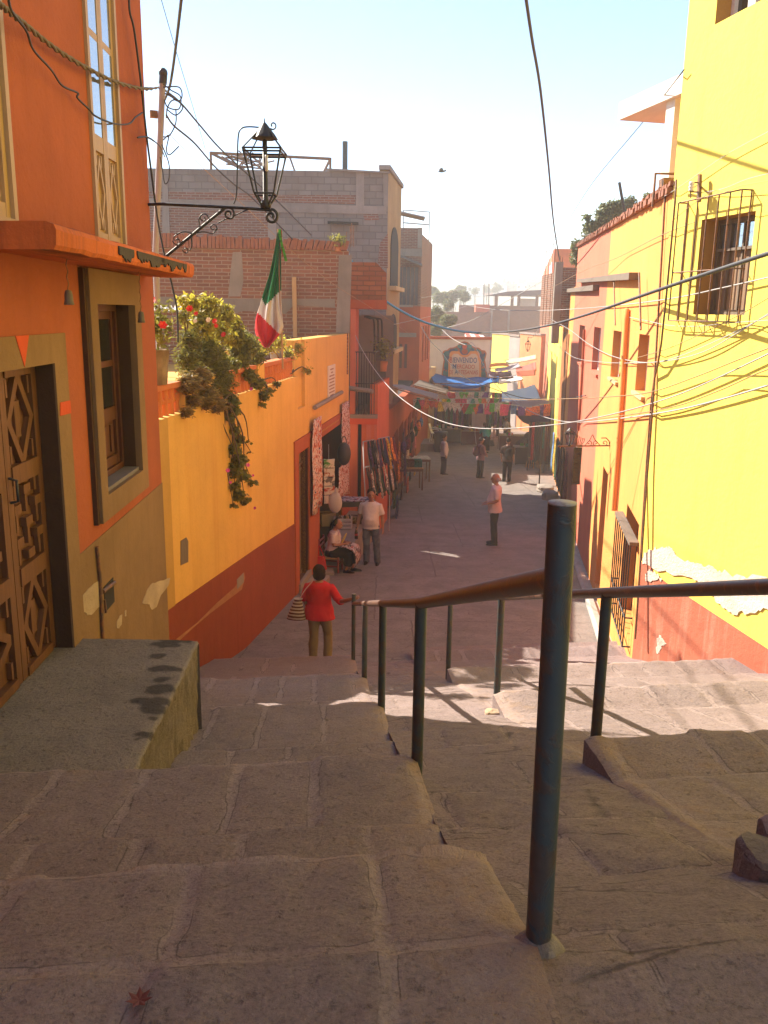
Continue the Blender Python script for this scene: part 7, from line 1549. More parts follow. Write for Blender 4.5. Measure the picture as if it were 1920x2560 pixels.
# ------------------------------------------------------------------ terrace planting
def rb_(x, y, r, off=-0.1, dz=None, sq=1.0):
    p = WY.hit(RR(x, y), off); k = (p.y + 0.5) / FPX / 3.19; return (p, (r * k * 1.3, r * k * 1.3, r * k * 1.2 * sq))
GP = 'plants crowded on the terrace parapet'
def bush(name, lab, blobs, n, mat, size, seed, droop=0.0, aspect=0.5, stems=None, fl=()):
    t = thing(name, lab, 'plant', WY.hit(RR(*blobs[0][:2]), -0.15) - Vector((0, 0, 0.3)), GP)
    bl = [rb_(*b) for b in blobs]
    leaves('foliage', mat, t, bl, n, size, seed, droop, 0.4, aspect)
    rnd = random.Random(seed); b0 = Vector((bl[0][0].x - 0.1, bl[0][0].y, TZ + 0.05)) if stems is None else stems
    mb = MB()
    for c, r in bl:
        s_ = Vector(b0) + Vector((rnd.uniform(-.1, .1), rnd.uniform(-.5, .5), 0)); m_ = s_.lerp(c, .5) + Vector((rnd.uniform(-.1, .1), rnd.uniform(-.1, .1), .1))
        mb.tube(spline([s_, m_, c], 4), [0.016 * (1 - .7 * i / 8) for i in range(9)], 5)
    mb.build('stem', M['stem'], t)
    for k, (x, y, r, mt) in enumerate(fl): flower(t, WY.hit(RR(x, y), 0.22), r * 0.42, mt, k + seed)
    return t
bush('bush', 'tall bright yellow green bush with red flowers on the terrace', [(420, 250, 95), (300, 120, 70), (440, 150, 85), (560, 215, 85), (640, 290, 70), (380, 300, 90), (520, 340, 80), (450, 430, 60), (240, 100, 40), (600, 390, 60)], 6000, M['leafb'], 0.07, 12, 0.1, 0.5, None, [(300, 165, .10, M['flred']), (352, 205, .07, M['flred']), (500, 265, .09, M['flred']), (510, 300, .07, M['flred']), (450, 255, .08, M['flwhite']), (345, 265, .06, M['flwhite']), (570, 372, .09, M['flred'])])
bush('bush', 'mid green bush filling the parapet in front of the flag', [(700, 430, 95), (640, 380, 85), (760, 460, 85), (820, 540, 75), (700, 560, 80), (620, 620, 70), (250, 230, 45), (800, 620, 50)], 8500, M['leafm'], 0.06, 13, 0.1)
bush('fern', 'dark feathery fern spilling over the parapet', [(400, 540, 105), (300, 410, 85), (270, 560, 80), (470, 650, 115), (540, 730, 105), (440, 800, 110), (570, 860, 75), (320, 660, 85), (500, 500, 70)], 15000, M['leafd'], 0.065, 14, 0.6, 0.22)
bush('fern', 'lighter green feathery fern at the middle of the dark one', [(470, 520, 80), (540, 600, 75), (430, 450, 60), (560, 700, 55)], 7000, M['leafm'], 0.06, 15, 0.5, 0.22)
bush('dry_creeper', 'dry brown creeper hanging over the parapet edge', [(430, 870, 85, 0.05), (300, 760, 80, 0.05), (330, 900, 55, 0.06), (280, 990, 45, 0.06), (520, 930, 60, 0.06), (390, 700, 70, 0.05)], 7000, M['leafdry'], 0.06, 16, 1.0, 0.3)
bush('bush', 'sparse thin leaved bush beside the raised parapet', [(1130, 480, 65), (1000, 430, 70), (910, 470, 65), (1190, 450, 45), (1080, 530, 60), (1240, 660, 35, 0.08), (1200, 560, 40), (960, 380, 40)], 2200, M['leafb'], 0.06, 17, 0.2, 0.45)
bush('creeper', 'trailing creeper hanging below the parapet near the short lattice panel', [(890, 860, 40, 0.06), (850, 760, 50, 0.05), (930, 820, 30, 0.06), (880, 930, 22, 0.06), (780, 700, 50, 0.05), (1000, 770, 25, 0.06)], 1300, M['leafm'], 0.06, 18, 0.8, 0.6, None, [(793, 806, .07, M['flpink'])])
bush('hanging_vine', 'long vine with pink flowers hanging down the yellow wall', [(650, 960, 45, 0.07), (620, 1040, 30, 0.06), (660, 1130, 38, 0.06), (690, 1210, 45, 0.06), (655, 1290, 48, 0.06), (690, 1370, 55, 0.07), (665, 1450, 58, 0.07), (730, 1500, 50, 0.07), (660, 1580, 38, 0.06), (690, 1650, 55, 0.06), (740, 1690, 40, 0.06), (650, 1740, 22, 0.06), (770, 1230, 20, 0.06), (790, 1310, 14, 0.06), (800, 1550, 28, 0.06), (640, 900, 50, 0.06)], 1400, M['leafm'], 0.07, 19, 0.8, 0.75, WY.hit(RR(600, 900), 0.04), [(605, 1455, .075, M['flpink']), (765, 1412, .075, M['flpink']), (820, 1755, .06, M['flpink']), (805, 1495, .05, M['flpink']), (625, 1550, .05, M['flpink'])])
potted('potted_plant', 'pot plant with a red flower standing on the lattice balustrade', WY.pt(WY.px(RR(112, 755))[0] , TZ + 0.352, -0.1), 0.145, 0.36, M['leafm'], m_plaster('speckled_pot', (0.35, 0.25, 0.15, 1), 0.4, None, 6.0), 420, 0.30, 0.6, 21, GP, 0.07, 0, 2)
for k, (x, y, lab) in enumerate(((780, 560, 'white tin plant pot half hidden in the mid green bush'), (640, 590, 'pale pot behind the fern and the lattice'), (990, 545, 'bluish pot under the sparse bush'))):
    p = WY.hit(RR(x, y + 35), -0.25); p.z = max(p.z, TZ + 0.02); mb = MB(); mb.lathe(p, [(0, 0), (.09, 0), (.12, .22), (.125, .24), (.1, .24), (0, .2)], 14); tag(mb.build('plant_pot', (M['whitew'], M['cream'], m_flat('blue_grey_pot', (0.2, 0.22, 0.35, 1), 0.6))[k]), lab, 'pot')
potted('rooftop_shrub', 'small leafy shrub growing from the end of the brick wall', aty(*B(1130, 240), YB - 0.0) - Vector((0, 0, .12)), 0.1, 0.1, M['leafm'], M['clay'], 200, 0.26, 0.34, 23, None, 0.09)
for k, (x, y0_, y1_) in enumerate(((1150, 640, 745), (1160, 655, 750), (1120, 690, 760), (1142, 660, 752))):
    mb = MB(); p, q = aty(*Q_(x, y0_), YB + 0.1), aty(*Q_(x + 2, y1_ + 25), YB + 0.1); mb.tube([p, q], 0.012, 5); tag(mb.build('starter_bar', M['ironbr']), 'rusty starter bar sticking up from the end of the brick wall', 'bar', 'starter bars at the end of the brick wall')
# ------------------------------------------------------------------ flag
FY = 13.6
fp = thing('flagpole', 'slim wooden flagpole on the planted terrace', 'flagpole', aty(*B(842, 800), FY))
mb = MB(); pt0, pt1 = aty(*B(818, 150), FY), aty(*B(842, 800), FY); mb.tube([pt1 + (pt1 - pt0) * 0.12, pt1, pt0], 0.014, 8); mb.build('pole', M['woodl'], fp)
for k, (cn, dx) in enumerate((('green', -8), ('white', 14), ('red', 20), ('green', 26))):
    mb = MB(); p = aty(*B(822, 160), FY - 0.03); rows = [[p + Vector((dx * 0.0031 * v * (1 if k else -1) + 0.02 * j + 0.012 * math.sin(v * 5 + k), -0.01 * k, 0.02 - (0.1 if k == 0 else 0.28 + .06 * k) * v)) for j in range(3)] for v in (0, .2, .4, .6, .8, 1)]; mb.grid(rows); o = mb.build('ribbon', pm[cn], fp); md = o.modifiers.new('t', 'SOLIDIFY'); md.thickness = 0.004
flg = thing('flag', 'limp green, white and red flag hanging from the terrace pole', 'flag', aty(*B(770, 760), FY))
Lf = [(818, 168), (808, 230), (793, 310), (775, 390), (752, 460), (733, 520), (716, 570), (703, 620), (699, 670), (705, 700), (722, 735), (748, 765)]
Rt = [(828, 168), (832, 230), (833, 310), (834, 390), (834, 460), (835, 520), (837, 575), (843, 620), (848, 655), (836, 690), (810, 720), (770, 765)]
mb = MB(); NR, NC = 66, 30; rows = []; cells = []
def interp(L, t): f = t * (len(L) - 1); i = min(int(f), len(L) - 2); q = f - i; return (L[i][0] + (L[i + 1][0] - L[i][0]) * q, L[i][1] + (L[i + 1][1] - L[i][1]) * q)
for i in range(NR + 1):
    v = i / NR; a, b = interp(Lf, v), interp(Rt, v); row = []; cr_ = []
    for j in range(NC + 1):
        u = j / NC; x, y = a[0] + (b[0] - a[0]) * u, a[1] + (b[1] - a[1]) * u
        amp = 0.03 + 0.13 * min(1, v * 1.6); dep = amp * math.sin(u * 9.5 + v * 2.2) * 0.5 + amp * 0.45 * math.sin(u * 17 - v * 4)
        row.append(aty(*B(x, y), FY - 0.03 + dep)); cr_.append((x, y))
    rows.append(row); cells.append(cr_)
k0 = len(mb.v)
for i in range(NR):
    for j in range(NC):
        x = (cells[i][j][0] + cells[i + 1][j + 1][0]) / 2; y = (cells[i][j][1] + cells[i + 1][j + 1][1]) / 2
        gl = 512 + (x - 735) * (545 - 512) / 18 if x < 753 else 548 - (x - 753) * (548 - 468) / 82
        rl_ = 585 + (x - 715) * (690 - 585) / 105
        m_ = 0 if y < gl else (1 if y < rl_ else 2)
        mb.poly([rows[i][j], rows[i + 1][j], rows[i + 1][j + 1], rows[i][j + 1]], m_, None, True)
me_o = mb.build('cloth', [m_cloth('flag_green', (0.012, 0.19, 0.065, 1), 0.35), m_cloth('flag_white', (0.66, 0.60, 0.56, 1), 0.35), m_cloth('flag_red', (0.60, 0.035, 0.045, 1), 0.35)], flg)
bm = bmesh.new(); bm.from_mesh(me_o.data); bmesh.ops.remove_doubles(bm, verts=bm.verts, dist=0.0005); bm.to_mesh(me_o.data); bm.free()
md = me_o.modifiers.new('t', 'SOLIDIFY'); md.thickness = 0.006
# ------------------------------------------------------------------ utility pole
UY = 11.2; up = thing('utility_pole', 'thin grey utility pole tangled with looping cables behind the orange house', 'pole', (aty(*A(1000, 1640), UY).x, UY, TZ - 0.1))
mb = MB(); mb.tube([(aty(*A(998, 1700), UY).x, UY, TZ - 0.15), aty(*A(1000, 1640), UY), aty(*A(1028, 950), UY), aty(*A(1046, 480), UY)], 0.038, 10); mb.build('shaft', m_flat('grey_pole_paint', (0.30, 0.27, 0.27, 1), 0.7, 0.3), up)
mb = MB(); mb.ball(aty(*A(1049, 470), UY), (0.055, 0.06, 0.06), 10, 7); mb.tube([aty(*A(1046, 540), UY), aty(*A(1050, 480), UY)], 0.05, 8); mb.build('cap', M['iron'], up)
mb = MB(); p = aty(*A(988, 735), UY); mb.box(p, (0.09, 0.07, 0.08), 0.4); mb.tube([p, aty(*A(1035, 755), UY)], 0.012, 6); mb.build('floodlight', M['ironbr'], up)
def front(p):
    """keep a cable on the street side of the walls it passes"""
    for W, a0, a1, zt_ in ((WO, -20, sc_ + 0.03, 99), (WN, -20, WE, 99), (WR, WR0, 45, 6.4), (WY, -3.9, YE, 4.55)):
        rr = p - CAM; kk = (W.P + W.n * 0.05 - CAM).dot(W.n) / rr.dot(W.n)
        if 0.2 < kk < 1:
            ip = CAM + rr * kk; al = (ip - W.P).dot(W.d)
            if a0 < al < a1 and ip.z < zt_: p = ip
    return p
def wire(lab, pts, r=0.011, mat='cable', name='cable', sleeve=None, k=7):
    za, zb_ = pts[0][1], pts[-1][1]; cum = [0.0]
    for i in range(1, len(pts)): cum.append(cum[-1] + math.hypot(pts[i][0][0] - pts[i - 1][0][0], pts[i][0][1] - pts[i - 1][0][1]))
    pts = [(p, 1 / ((1 - c / cum[-1]) / za + (c / cum[-1]) / zb_)) for (p, _), c in zip(pts, cum)]
    P = spline([at(u, v, z) for (u, v), z in pts], k)
    P = [front(p) for p in P]
    if pts[-1][0][0] > 1925:                      # runs on past the frame to its fixing on the tall wall, or up the hill
        d = (P[-1] - P[-3]).normalized(); q = d.dot(WN.n); e = ((WN.P + WN.n * 0.03 - P[-1]).dot(WN.n) / q) if q < -0.02 else 8.0
        P += [P[-1] + d * (min(e, 8.0) * k / 4) for k in range(1, 5)]
    mb = MB(); mb.tube(P, r, 6); o = mb.build(name, M[mat]); return tag(o, lab, 'cable')
au, auz = A, UY * 1.0
for k, pts in enumerate((((1050, 540), (1100, 580), (1160, 620), (1150, 700), (1080, 690), (1055, 640)), ((1060, 600), (1130, 640), (1175, 690), (1130, 740), (1070, 700)), ((1050, 560), (1150, 560), (1170, 620), (1140, 650), (1080, 600)), ((1070, 760), (1075, 700), (1100, 650), (1140, 640)), ((1130, 700), (1130, 790), (1090, 870), (1050, 880)), ((1050, 900), (1085, 870), (1070, 960), (1090, 995), (1150, 940)), ((1040, 930), (1085, 1050), (1085, 1150), (1060, 1180), (1045, 1100), (1030, 1010)))):
    mb = MB(); mb.tube(spline([aty(*A(x, y), UY - 0.05 - 0.02 * k) for x, y in pts], 6), 0.008, 5); mb.build('cable_loop', M['cable'], up)
ww = lambda z, f, pts: [(f(x, y), z[0] + (z[1] - z[0]) * i / (len(pts) - 1)) for i, (x, y) in enumerate(pts)]
# twisted service cable: two strands
_tp = [A(*q) for q in [(-60, 0), (0, 32), (150, 150), (350, 310), (560, 440), (750, 530), (930, 572), (1040, 560)]]
base = spline([at(*p, 1 / ((1 - i / 7) / 3.3 + (i / 7) / 11.1)) for i, p in enumerate(_tp)], 16)
base = [front(p) for p in base]
tw = thing('twisted_cable', 'thick twisted grey cable crossing in front of the orange house', 'cable', base[len(base) // 2])
for s_ in (0, 1):
    mb = MB(); mb.tube([p + Vector((0.0, 0.0, 0)) + Vector((0.3, 0.2, 1)).normalized() * (0.008 * math.cos(i * 0.9 + s_ * math.pi)) + Vector((1, 0, -.3)).normalized() * (0.008 * math.sin(i * .9 + s_ * math.pi)) for i, p in enumerate(base)], 0.0085, 6); mb.build('strand', M['woodg'], tw)
wire('thin dark cable looping across the orange wall below the twisted one', ww((3.5, 7.6), A, [(50, -40), (75, 70), (170, 200), (215, 320), (330, 450), (400, 550), (500, 598), (498, 630), (570, 700), (620, 750), (740, 797), (830, 795), (870, 755), (915, 725)]), 0.006)
wire('black cable hanging along the corner edge of the orange house', ww((7.0, 7.15), A, [(828, -40), (835, 80), (862, 190), (905, 520), (940, 850), (975, 1120), (1015, 1420), (1060, 1650), (1110, 1850), (1140, 2010), (1145, 2200)]), 0.008)
wire('taut dark cable rising steeply from the utility pole top', ww((11.2, 7.5), A, [(1060, 640), (1095, 540), (1130, 300), (1165, 0), (1185, -200)]), 0.016)
wire('hair thin wire rising across the sky beside the steep cable', ww((20, 12), A, [(1320, 960), (1250, 720), (1130, 320), (1035, -10), (1010, -100)]), 0.006)
wire('cable from the utility pole passing behind the big lantern to the brick wall end', ww((11.2, 20.5), A, [(1060, 580), (1160, 660), (1280, 800), (1420, 960), (1646, 1170), (1800, 1310), (2000, 1510)]), 0.013)
wire('second cable from the pole sagging over the raw brick wall', ww((11.2, 20.3), A, [(1070, 740), (1120, 810), (1250, 920), (1380, 1070), (1500, 1180), (1640, 1290), (1900, 1560)]), 0.013)
wire('yellowish cord from the pole running down past the flag to the balcony', ww((11.3, 22), Q_, [(75, 100), (160, 190), (270, 300), (520, 530), (740, 740), (900, 880), (1080, 1015), (1250, 1120), (1500, 1290)]), 0.0041, 'cabley')
wire('short wire from the corner bracket of the orange house to the pole', ww((7.2, 11.1), A, [(885, 885), (935, 880), (980, 900), (1030, 945), (1060, 1010)]), 0.007)
wire('long dark wire crossing the sky down to the narrow houses', ww((9, 34), D_, [(1128, -60), (1138, 10), (1150, 90), (1168, 200), (1185, 360), (1197, 490), (1213, 585)]), 0.02)
wire('thin diagonal wire from the white roof down to the skyline', ww((13, 45), D_, [(1478, 150), (1390, 262), (1280, 395), (1225, 480), (1190, 530), (1150, 575)]), 0.008)
c0 = ww((20.5, 26), D_, [(742, 520), (752, 548), (775, 590), (815, 635), (860, 668), (920, 697), (985, 714), (1035, 719)])
wire('dark trunk cable sagging across the street from the brick wall to the barred window', [(p, z) for p, z in ww((26, 6.5), D_, [(1030, 719), (1100, 716), (1170, 706), (1260, 682), (1420, 627), (1560, 580), (1720, 528)])], 0.02)
tag(wire('bright blue sleeved cable sagging from the brick wall end over the street', c0, 0.03, 'cableb'), None)
wire('white cable sagging deepest across the street, below the blue one', ww((21, 8.5), D_, [(768, 725), (782, 755), (812, 802), (850, 846), (900, 884), (960, 912), (1020, 924), (1085, 926), (1150, 922), (1230, 913), (1330, 893), (1450, 858), (1560, 812), (1720, 735)]), 0.0086, 'cablew')
wire('white cable from the welcome wall corner to the salmon house', ww((38, 14), D_, [(955, 712), (975, 730), (1005, 745), (1022, 742), (1045, 790), (1062, 820), (1090, 850), (1130, 880), (1180, 902), (1240, 912), (1330, 905), (1450, 888), (1560, 862), (1700, 820)]), 0.0106, 'cablew')
wire('pale wire hanging from the far trees to the lemon house', ww((42, 10), D_, [(1012, 660), (1035, 664), (1075, 669), (1150, 671), (1230, 668), (1330, 660), (1450, 645), (1560, 622), (1700, 590)]), 0.0077, 'cablew')
wire('pale wire looping from the yellow strip over the small windows', ww((25, 9), D_, [(1190, 690), (1230, 712), (1270, 742), (1320, 768), (1380, 782), (1440, 780), (1520, 760), (1600, 715), (1720, 640)]), 0.0062, 'cablew')
wire('pale wire looping lower over the salmon house front', ww((26, 9.5), D_, [(1205, 745), (1240, 772), (1300, 782), (1370, 784), (1440, 778), (1540, 740), (1720, 650)]), 0.0058, 'cablew')
wire('brown cable across the lemon wall below the grille', ww((30, 7.5), D_, [(900, 830), (1000, 852), (1100, 862), (1200, 862), (1300, 858), (1400, 848), (1500, 815), (1600, 775), (1720, 730)]), 0.0068, 'cabley')
wire('brown cable crossing low over the lemon wall towards the street corner', ww((15, 7.5), D_, [(1230, 913), (1330, 900), (1450, 880), (1550, 845), (1640, 805), (1720, 778)]), 0.0068, 'cabley')
wire('thin wire rising along the peach roof edge towards the upper wall', ww((33, 8), D_, [(1190, 530), (1290, 500), (1370, 460), (1455, 412), (1560, 340), (1659, 285), (1720, 255)]), 0.0043, 'cablew')
wire('thin wire rising from the brick storey to the insulator', ww((36, 9.3), D_, [(1160, 640), (1250, 590), (1330, 558), (1420, 512), (1500, 480)]), 0.0046, 'cabley')
wire('pale wire from the insulator out past the lemon wall', ww((9.3, 7.5), D_, [(1500, 418), (1560, 408), (1620, 385), (1720, 362)]), 0.0038, 'cablew')
wire('loose cable curling over the top of the window grille', ww((9.6, 7.6), T_, [(530, 680), (720, 520), (905, 390), (1030, 330), (1130, 350), (1280, 290), (1420, 260), (1800, 200)]), 0.0036, 'cabley')
wire('pale twisted wire running under the window grille', ww((13, 7.6), T_, [(60, 1740), (300, 1790), (500, 1830), (800, 1840), (1100, 1810), (1400, 1785), (1800, 1760)]), 0.0043, 'cablew')
wire('brown cable rising over the lower corner of the grille', ww((12, 7.3), T_, [(140, 2190), (500, 2080), (900, 1900), (1300, 1700), (1590, 1530), (1900, 1350)]), 0.0046, 'cabley')
wire('dashed looking pale wire by the far trees', ww((60, 33), C_, [(600, 605), (760, 560), (940, 465), (1090, 380), (1250, 290), (1390, 215)]), 0.0120, 'cablew')
wire('pale wire from the brick building corner to the far trees', ww((36, 60), C_, [(425, 398), (520, 385), (620, 358), (700, 335)]), 0.0120, 'cablew')
wire('thin wire from the balcony house across to the far trees', ww((24, 60), C_, [(20, 610), (200, 590), (430, 540), (600, 500), (740, 455)]), 0.0067, 'cablew')
wire('sagging wire over the blue tarp to the yellow strip', ww((36, 30), C_, [(425, 600), (480, 690), (560, 770), (620, 850), (740, 960), (900, 1020), (1060, 1075), (1200, 1100), (1420, 1095), (1560, 1075)]), 0.015, 'cable')
wire('white cord dangling below the sagging white cable', ww((28, 28), C_, [(798, 1285), (795, 1330), (800, 1380), (803, 1412)]), 0.0096, 'cablew')
# bird
bd = thing('bird', 'small dark bird flying in the pale sky', 'bird', aty(1104, 428, 40)); mb = MB(); c = aty(1104, 428, 40)
mb.ball(c, (0.16, 0.06, 0.055), 10, 6); mb.ball(c + Vector((.16, 0, .03)), .045, 8, 5); mb.build('body', M['iron'], bd)
for s_ in (-1, 1): mb = MB(); mb.poly([c + Vector((.08, 0, .03)), c + Vector((.02, s_ * .2, .12)), c + Vector((-.12, s_ * .38, .08 + .05 * s_)), c + Vector((-.06, 0, .02))]); o = mb.build('wing', M['iron'], bd); md = o.modifiers.new('t', 'SOLIDIFY'); md.thickness = .01
# ------------------------------------------------------------------ people
SKIN = m_flat('brown_skin', (0.30, 0.135, 0.075, 1), 0.55, 0.1, 4.0); HAIRB = m_flat('black_hair', (0.012, 0.008, 0.007, 1), 0.75, 0.3, 30.0, spec=0.15); SHOE = m_flat('black_leather', (0.012, 0.011, 0.012, 1), 0.6, 0.2, spec=0.2); HAIRG = m_flat('grey_hair', (0.30, 0.28, 0.27, 1), 0.7, 0.2, 30.0)
EYE = m_flat('dark_eye', (0.02, 0.012, 0.01, 1), 0.2); LIP = m_flat('lips', (0.22, 0.07, 0.05, 1), 0.5)
cw = lambda n, c, **k: m_cloth(n, c, 0, **k)
TRS = [(0.80, .150, .115, 0), (0.88, .170, .128, -.01), (0.96, .168, .125, 0), (1.06, .150, .115, .005), (1.16, .152, .115, .008), (1.26, .168, .118, .005), (1.34, .178, .108, -.005), (1.395, .150, .088, -.01), (1.43, .080, .066, -.01), (1.47, .054, .056, 0), (1.52, .052, .056, .01)]
def person(label, base, face, h, shirt, pants, shoe, hair='short', hairm=None, skin=None, J=None, sleeve=0.55, wide=1.0, belly=0.0, hem=0.86, headturn=0.0, skirt=None, cap=None, hemflare=1.0, hipw=1.0, legs_bare=False, group=None):
    s = h / 1.70; base = Vector(base); Rm = Matrix.Rotation(face, 3, 'Z'); X = lambda p: base + Rm @ (Vector(p) * s)
    j = dict(hipC=(0, 0, .92), neck=(0, 0, 1.43), head=(0, .02, 1.575), shL=(-.175, -.005, 1.375), shR=(.175, -.005, 1.375), elL=(-.225, -.03, 1.10), elR=(.225, -.03, 1.10), wrL=(-.235, .04, .87), wrR=(.235, .04, .87), hiL=(-.088, 0, .90), hiR=(.088, 0, .90), knL=(-.10, .02, .49), knR=(.10, .02, .49), anL=(-.105, -.02, .085), anR=(.105, -.02, .085))
    j.update(J or {}); j = {k: Vector(v) for k, v in j.items()}
    t = thing('person', label, 'person', base, group); skin = skin or SKIN
    def tpos(z): return j['hipC'] + (j['neck'] - j['hipC']) * ((z - .92) / .51)
    def torso(mb, grow, z0=None, flare=1.0, zmax=9, top=1.0):
        rows = []
        zs = [r for r in TRS if (z0 is None or r[0] >= z0 - .001) and r[0] <= zmax]
        if z0 is not None:
            zs = [(z0, TRS[1][1] * flare, TRS[1][2] * flare, 0)] + [r for r in zs if r[0] > z0 + .02]
        for z, rx, ry, yo in zs:
            b = belly * math.exp(-((z - 1.05) / .13) ** 2); wd = wide if z < 1.4 else 1
            hw_ = hipw if z < 1.0 else 1
            c = tpos(z); rows.append([X(c + Vector(((rx * wd * hw_ + grow) * math.cos(a), yo + b * .6 + (ry * wd + grow + b * (.55 if math.sin(a) > 0 else .25)) * math.sin(a), 0))) for a in [2 * math.pi * q / 20 for q in range(20)]])
        mb.rings(rows)
    def limb(mb, a, b, c, r, f0=0.0, f1=1.0, grow=0.0):
        pts = []; rs = []
        for q in range(13):
            u = q / 12; f = f0 + (f1 - f0) * u
            p = a.lerp(b, f * 2) if f <= .5 else b.lerp(c, f * 2 - 1)
            if 0.4 < f < 0.6: p = p.lerp((a + c) / 2, 0.06)
            i = f * (len(r) - 1); k = min(int(i), len(r) - 2); rr = r[k] + (r[k + 1] - r[k]) * (i - k)
            pts.append(X(p)); rs.append((rr + grow) * s)
        mb.tube(pts, rs, 12)
    ARM = [.052, .046, .040, .037, .026]; LEG = [.088, .074, .054, .056, .038]
    hd = j['head']; hR = Matrix.Rotation(headturn, 3, 'Z'); HX = lambda x, y, z: X(hd + hR @ Vector((x, y, z)) * 1.07)
    mb = MB(); torso(mb, -.012)
    hrot = Rm @ hR
    mb.ball(X(hd + Vector((0, 0, .012))), (.079 * s, .097 * s, .116 * s), 16, 12, 0, hrot); mb.ball(HX(0, .03, -.055), (.052 * s, .056 * s, .058 * s), 12, 8, 0, hrot)
    mb.ball(HX(0, .098, -.012), (.014 * s, .020 * s, .022 * s), 8, 6, 0, hrot); mb.ball(HX(0, .078, .035), (.05 * s, .018 * s, .014 * s), 8, 6, 0, hrot)
    for sx in (-1, 1): mb.ball(HX(sx * .076, -.005, 0), (.010 * s, .02 * s, .03 * s), 8, 6, 0, hrot)
    for S_ in 'LR':
        limb(mb, j['sh' + S_], j['el' + S_], j['wr' + S_], ARM)
        if legs_bare or True: limb(mb, j['hi' + S_], j['kn' + S_], j['an' + S_], LEG, 0, 1, -.012)
        w_ = j['wr' + S_]; d = (w_ - j['el' + S_]).normalized(); side = Vector((0, 1, 0)) if abs(d.y) < .8 else Vector((1, 0, 0)); side = (side - d * side.dot(d)).normalized(); nn = d.cross(side)
        mb.tube([X(w_), X(w_ + d * .04), X(w_ + d * .085)], [(.030 * s, .018 * s), (.040 * s, .017 * s), (.038 * s, .014 * s)], 10)
        for q in range(4):
            o = side * (.030 - .020 * q); L = (.062, .072, .068, .052)[q]; p = w_ + d * .08 + o; cu = nn * (.018 if S_ == 'L' else -.018)
            mb.tube([X(p), X(p + d * L * .5 + cu * .3), X(p + d * L * .85 + cu * 1.2)], [.0095 * s, .009 * s, .0075 * s], 7)
        p = w_ + d * .03 + side * .032; mb.tube([X(p), X(p + side * .025 + d * .03), X(p + side * .028 + d * .06)], [.012 * s, .011 * s, .009 * s], 7)
        a_ = j['an' + S_]; fd = Vector((.04 if S_ == 'R' else -.04, 1, 0)).normalized()
        mb.tube([X(a_ + Vector((0, -.03, -.03))), X(a_ + Vector((0, 0, -.045)) + fd * .06), X(a_ + Vector((0, 0, -.058)) + fd * .15)], [.032 * s, .034 * s, .022 * s], 10)
    body = mb.remesh('body', skin, t, 0.0105 * s + 0.001, 0, 0, 1)
    for sx in (-1, 1): mb = MB(); mb.ball(HX(sx * .030, .084, .012), (.013 * s, .008 * s, .008 * s), 8, 6, 0, hrot); mb.build('eye', EYE, t)
    mb = MB(); mb.ball(HX(0, .082, -.058), (.024 * s, .008 * s, .008 * s), 8, 6, 0, hrot); mb.build('mouth', LIP, t)
    # clothes
    mb = MB(); torso(mb, .012, hem, hemflare, 1.45)
    for S_ in 'LR':
        limb(mb, j['sh' + S_], j['el' + S_], j['wr' + S_], [.054, .058, .053, .048, .038], 0, sleeve, .010)
    mb.remesh('shirt', shirt, t, 0.013 * s, .016 * s, len(label), 5)
    if skirt:
        mb = MB(); torso(mb, .008, .80, 1.0, 1.0)
        for S_ in 'LR': limb(mb, j['hi' + S_], j['kn' + S_], j['an' + S_], [.12, .115, .105, .095, .09], 0, skirt, .01)
        m_ = (j['knL'] + j['knR']) / 2; mb.tube([X((j['hiL'] + j['hiR']) / 2), X(m_)], [.12 * s, .11 * s], 12)
        mb.remesh('skirt', pants, t, 0.014 * s, .012 * s, 3, 3)
    else:
        mb = MB(); torso(mb, .004, .82, 1.0, .93)
        for S_ in 'LR': limb(mb, j['hi' + S_], j['kn' + S_], j['an' + S_] - Vector((0, 0, .03)), [.094, .086, .070, .066, .062], 0, 1, .008)
        mb.remesh('trousers', pants, t, 0.013 * s, .014 * s, 5, 2)
    for S_ in 'LR':
        a_ = j['an' + S_]; fd = Vector((.04 if S_ == 'R' else -.04, 1, 0)).normalized(); mb = MB()
        mb.tube([X(a_ + Vector((0, -.062, -.03))), X(a_ + Vector((0, -.05, -.038))), X(a_ + Vector((0, .01, -.035))), X(a_ + Vector((0, 0, -.046)) + fd * .09), X(a_ + Vector((0, 0, -.055)) + fd * .17), X(a_ + Vector((0, 0, -.058)) + fd * .20)], [(.02 * s, .03 * s), (.038 * s, .046 * s), (.042 * s, .05 * s), (.046 * s, .038 * s), (.04 * s, .028 * s), (.015 * s, .012 * s)], 10); mb.build('shoe', shoe, t)
    hm_ = hairm or HAIRB; mb = MB()
    if hair == 'short': mb.ball(HX(0, -.02, .05), (.087 * s, .098 * s, .104 * s), 14, 9, 0, hrot)
    elif hair == 'bob': mb.ball(HX(0, -.02, .025), (.104 * s, .108 * s, .118 * s), 16, 10, 0, hrot); mb.ball(HX(0, -.035, -.03), (.108 * s, .092 * s, .088 * s), 14, 8, 0, hrot)
    elif hair == 'long':
        mb.ball(HX(0, -.022, .03), (.083 * s, .092 * s, .102 * s), 14, 9, 0, hrot); mb.tube(spline([HX(0, -.09, .04), HX(0, -.14, -.06), HX(.0, -.15, -.25), HX(0, -.13, -.42)], 4), [.045 * s * (1 - .05 * i) for i in range(13)], 8)
    elif hair == 'fringe':
        for sx in (-1, 0, 1): mb.ball(HX(sx * .058, -.045 - .03 * (sx == 0), -.005), (.028 * s, .045 * s, .045 * s), 10, 7, 0, hrot)
    if len(mb.f): mb.remesh('hair', hm_, t, 0.009 * s, .016 * s, 2, 1)
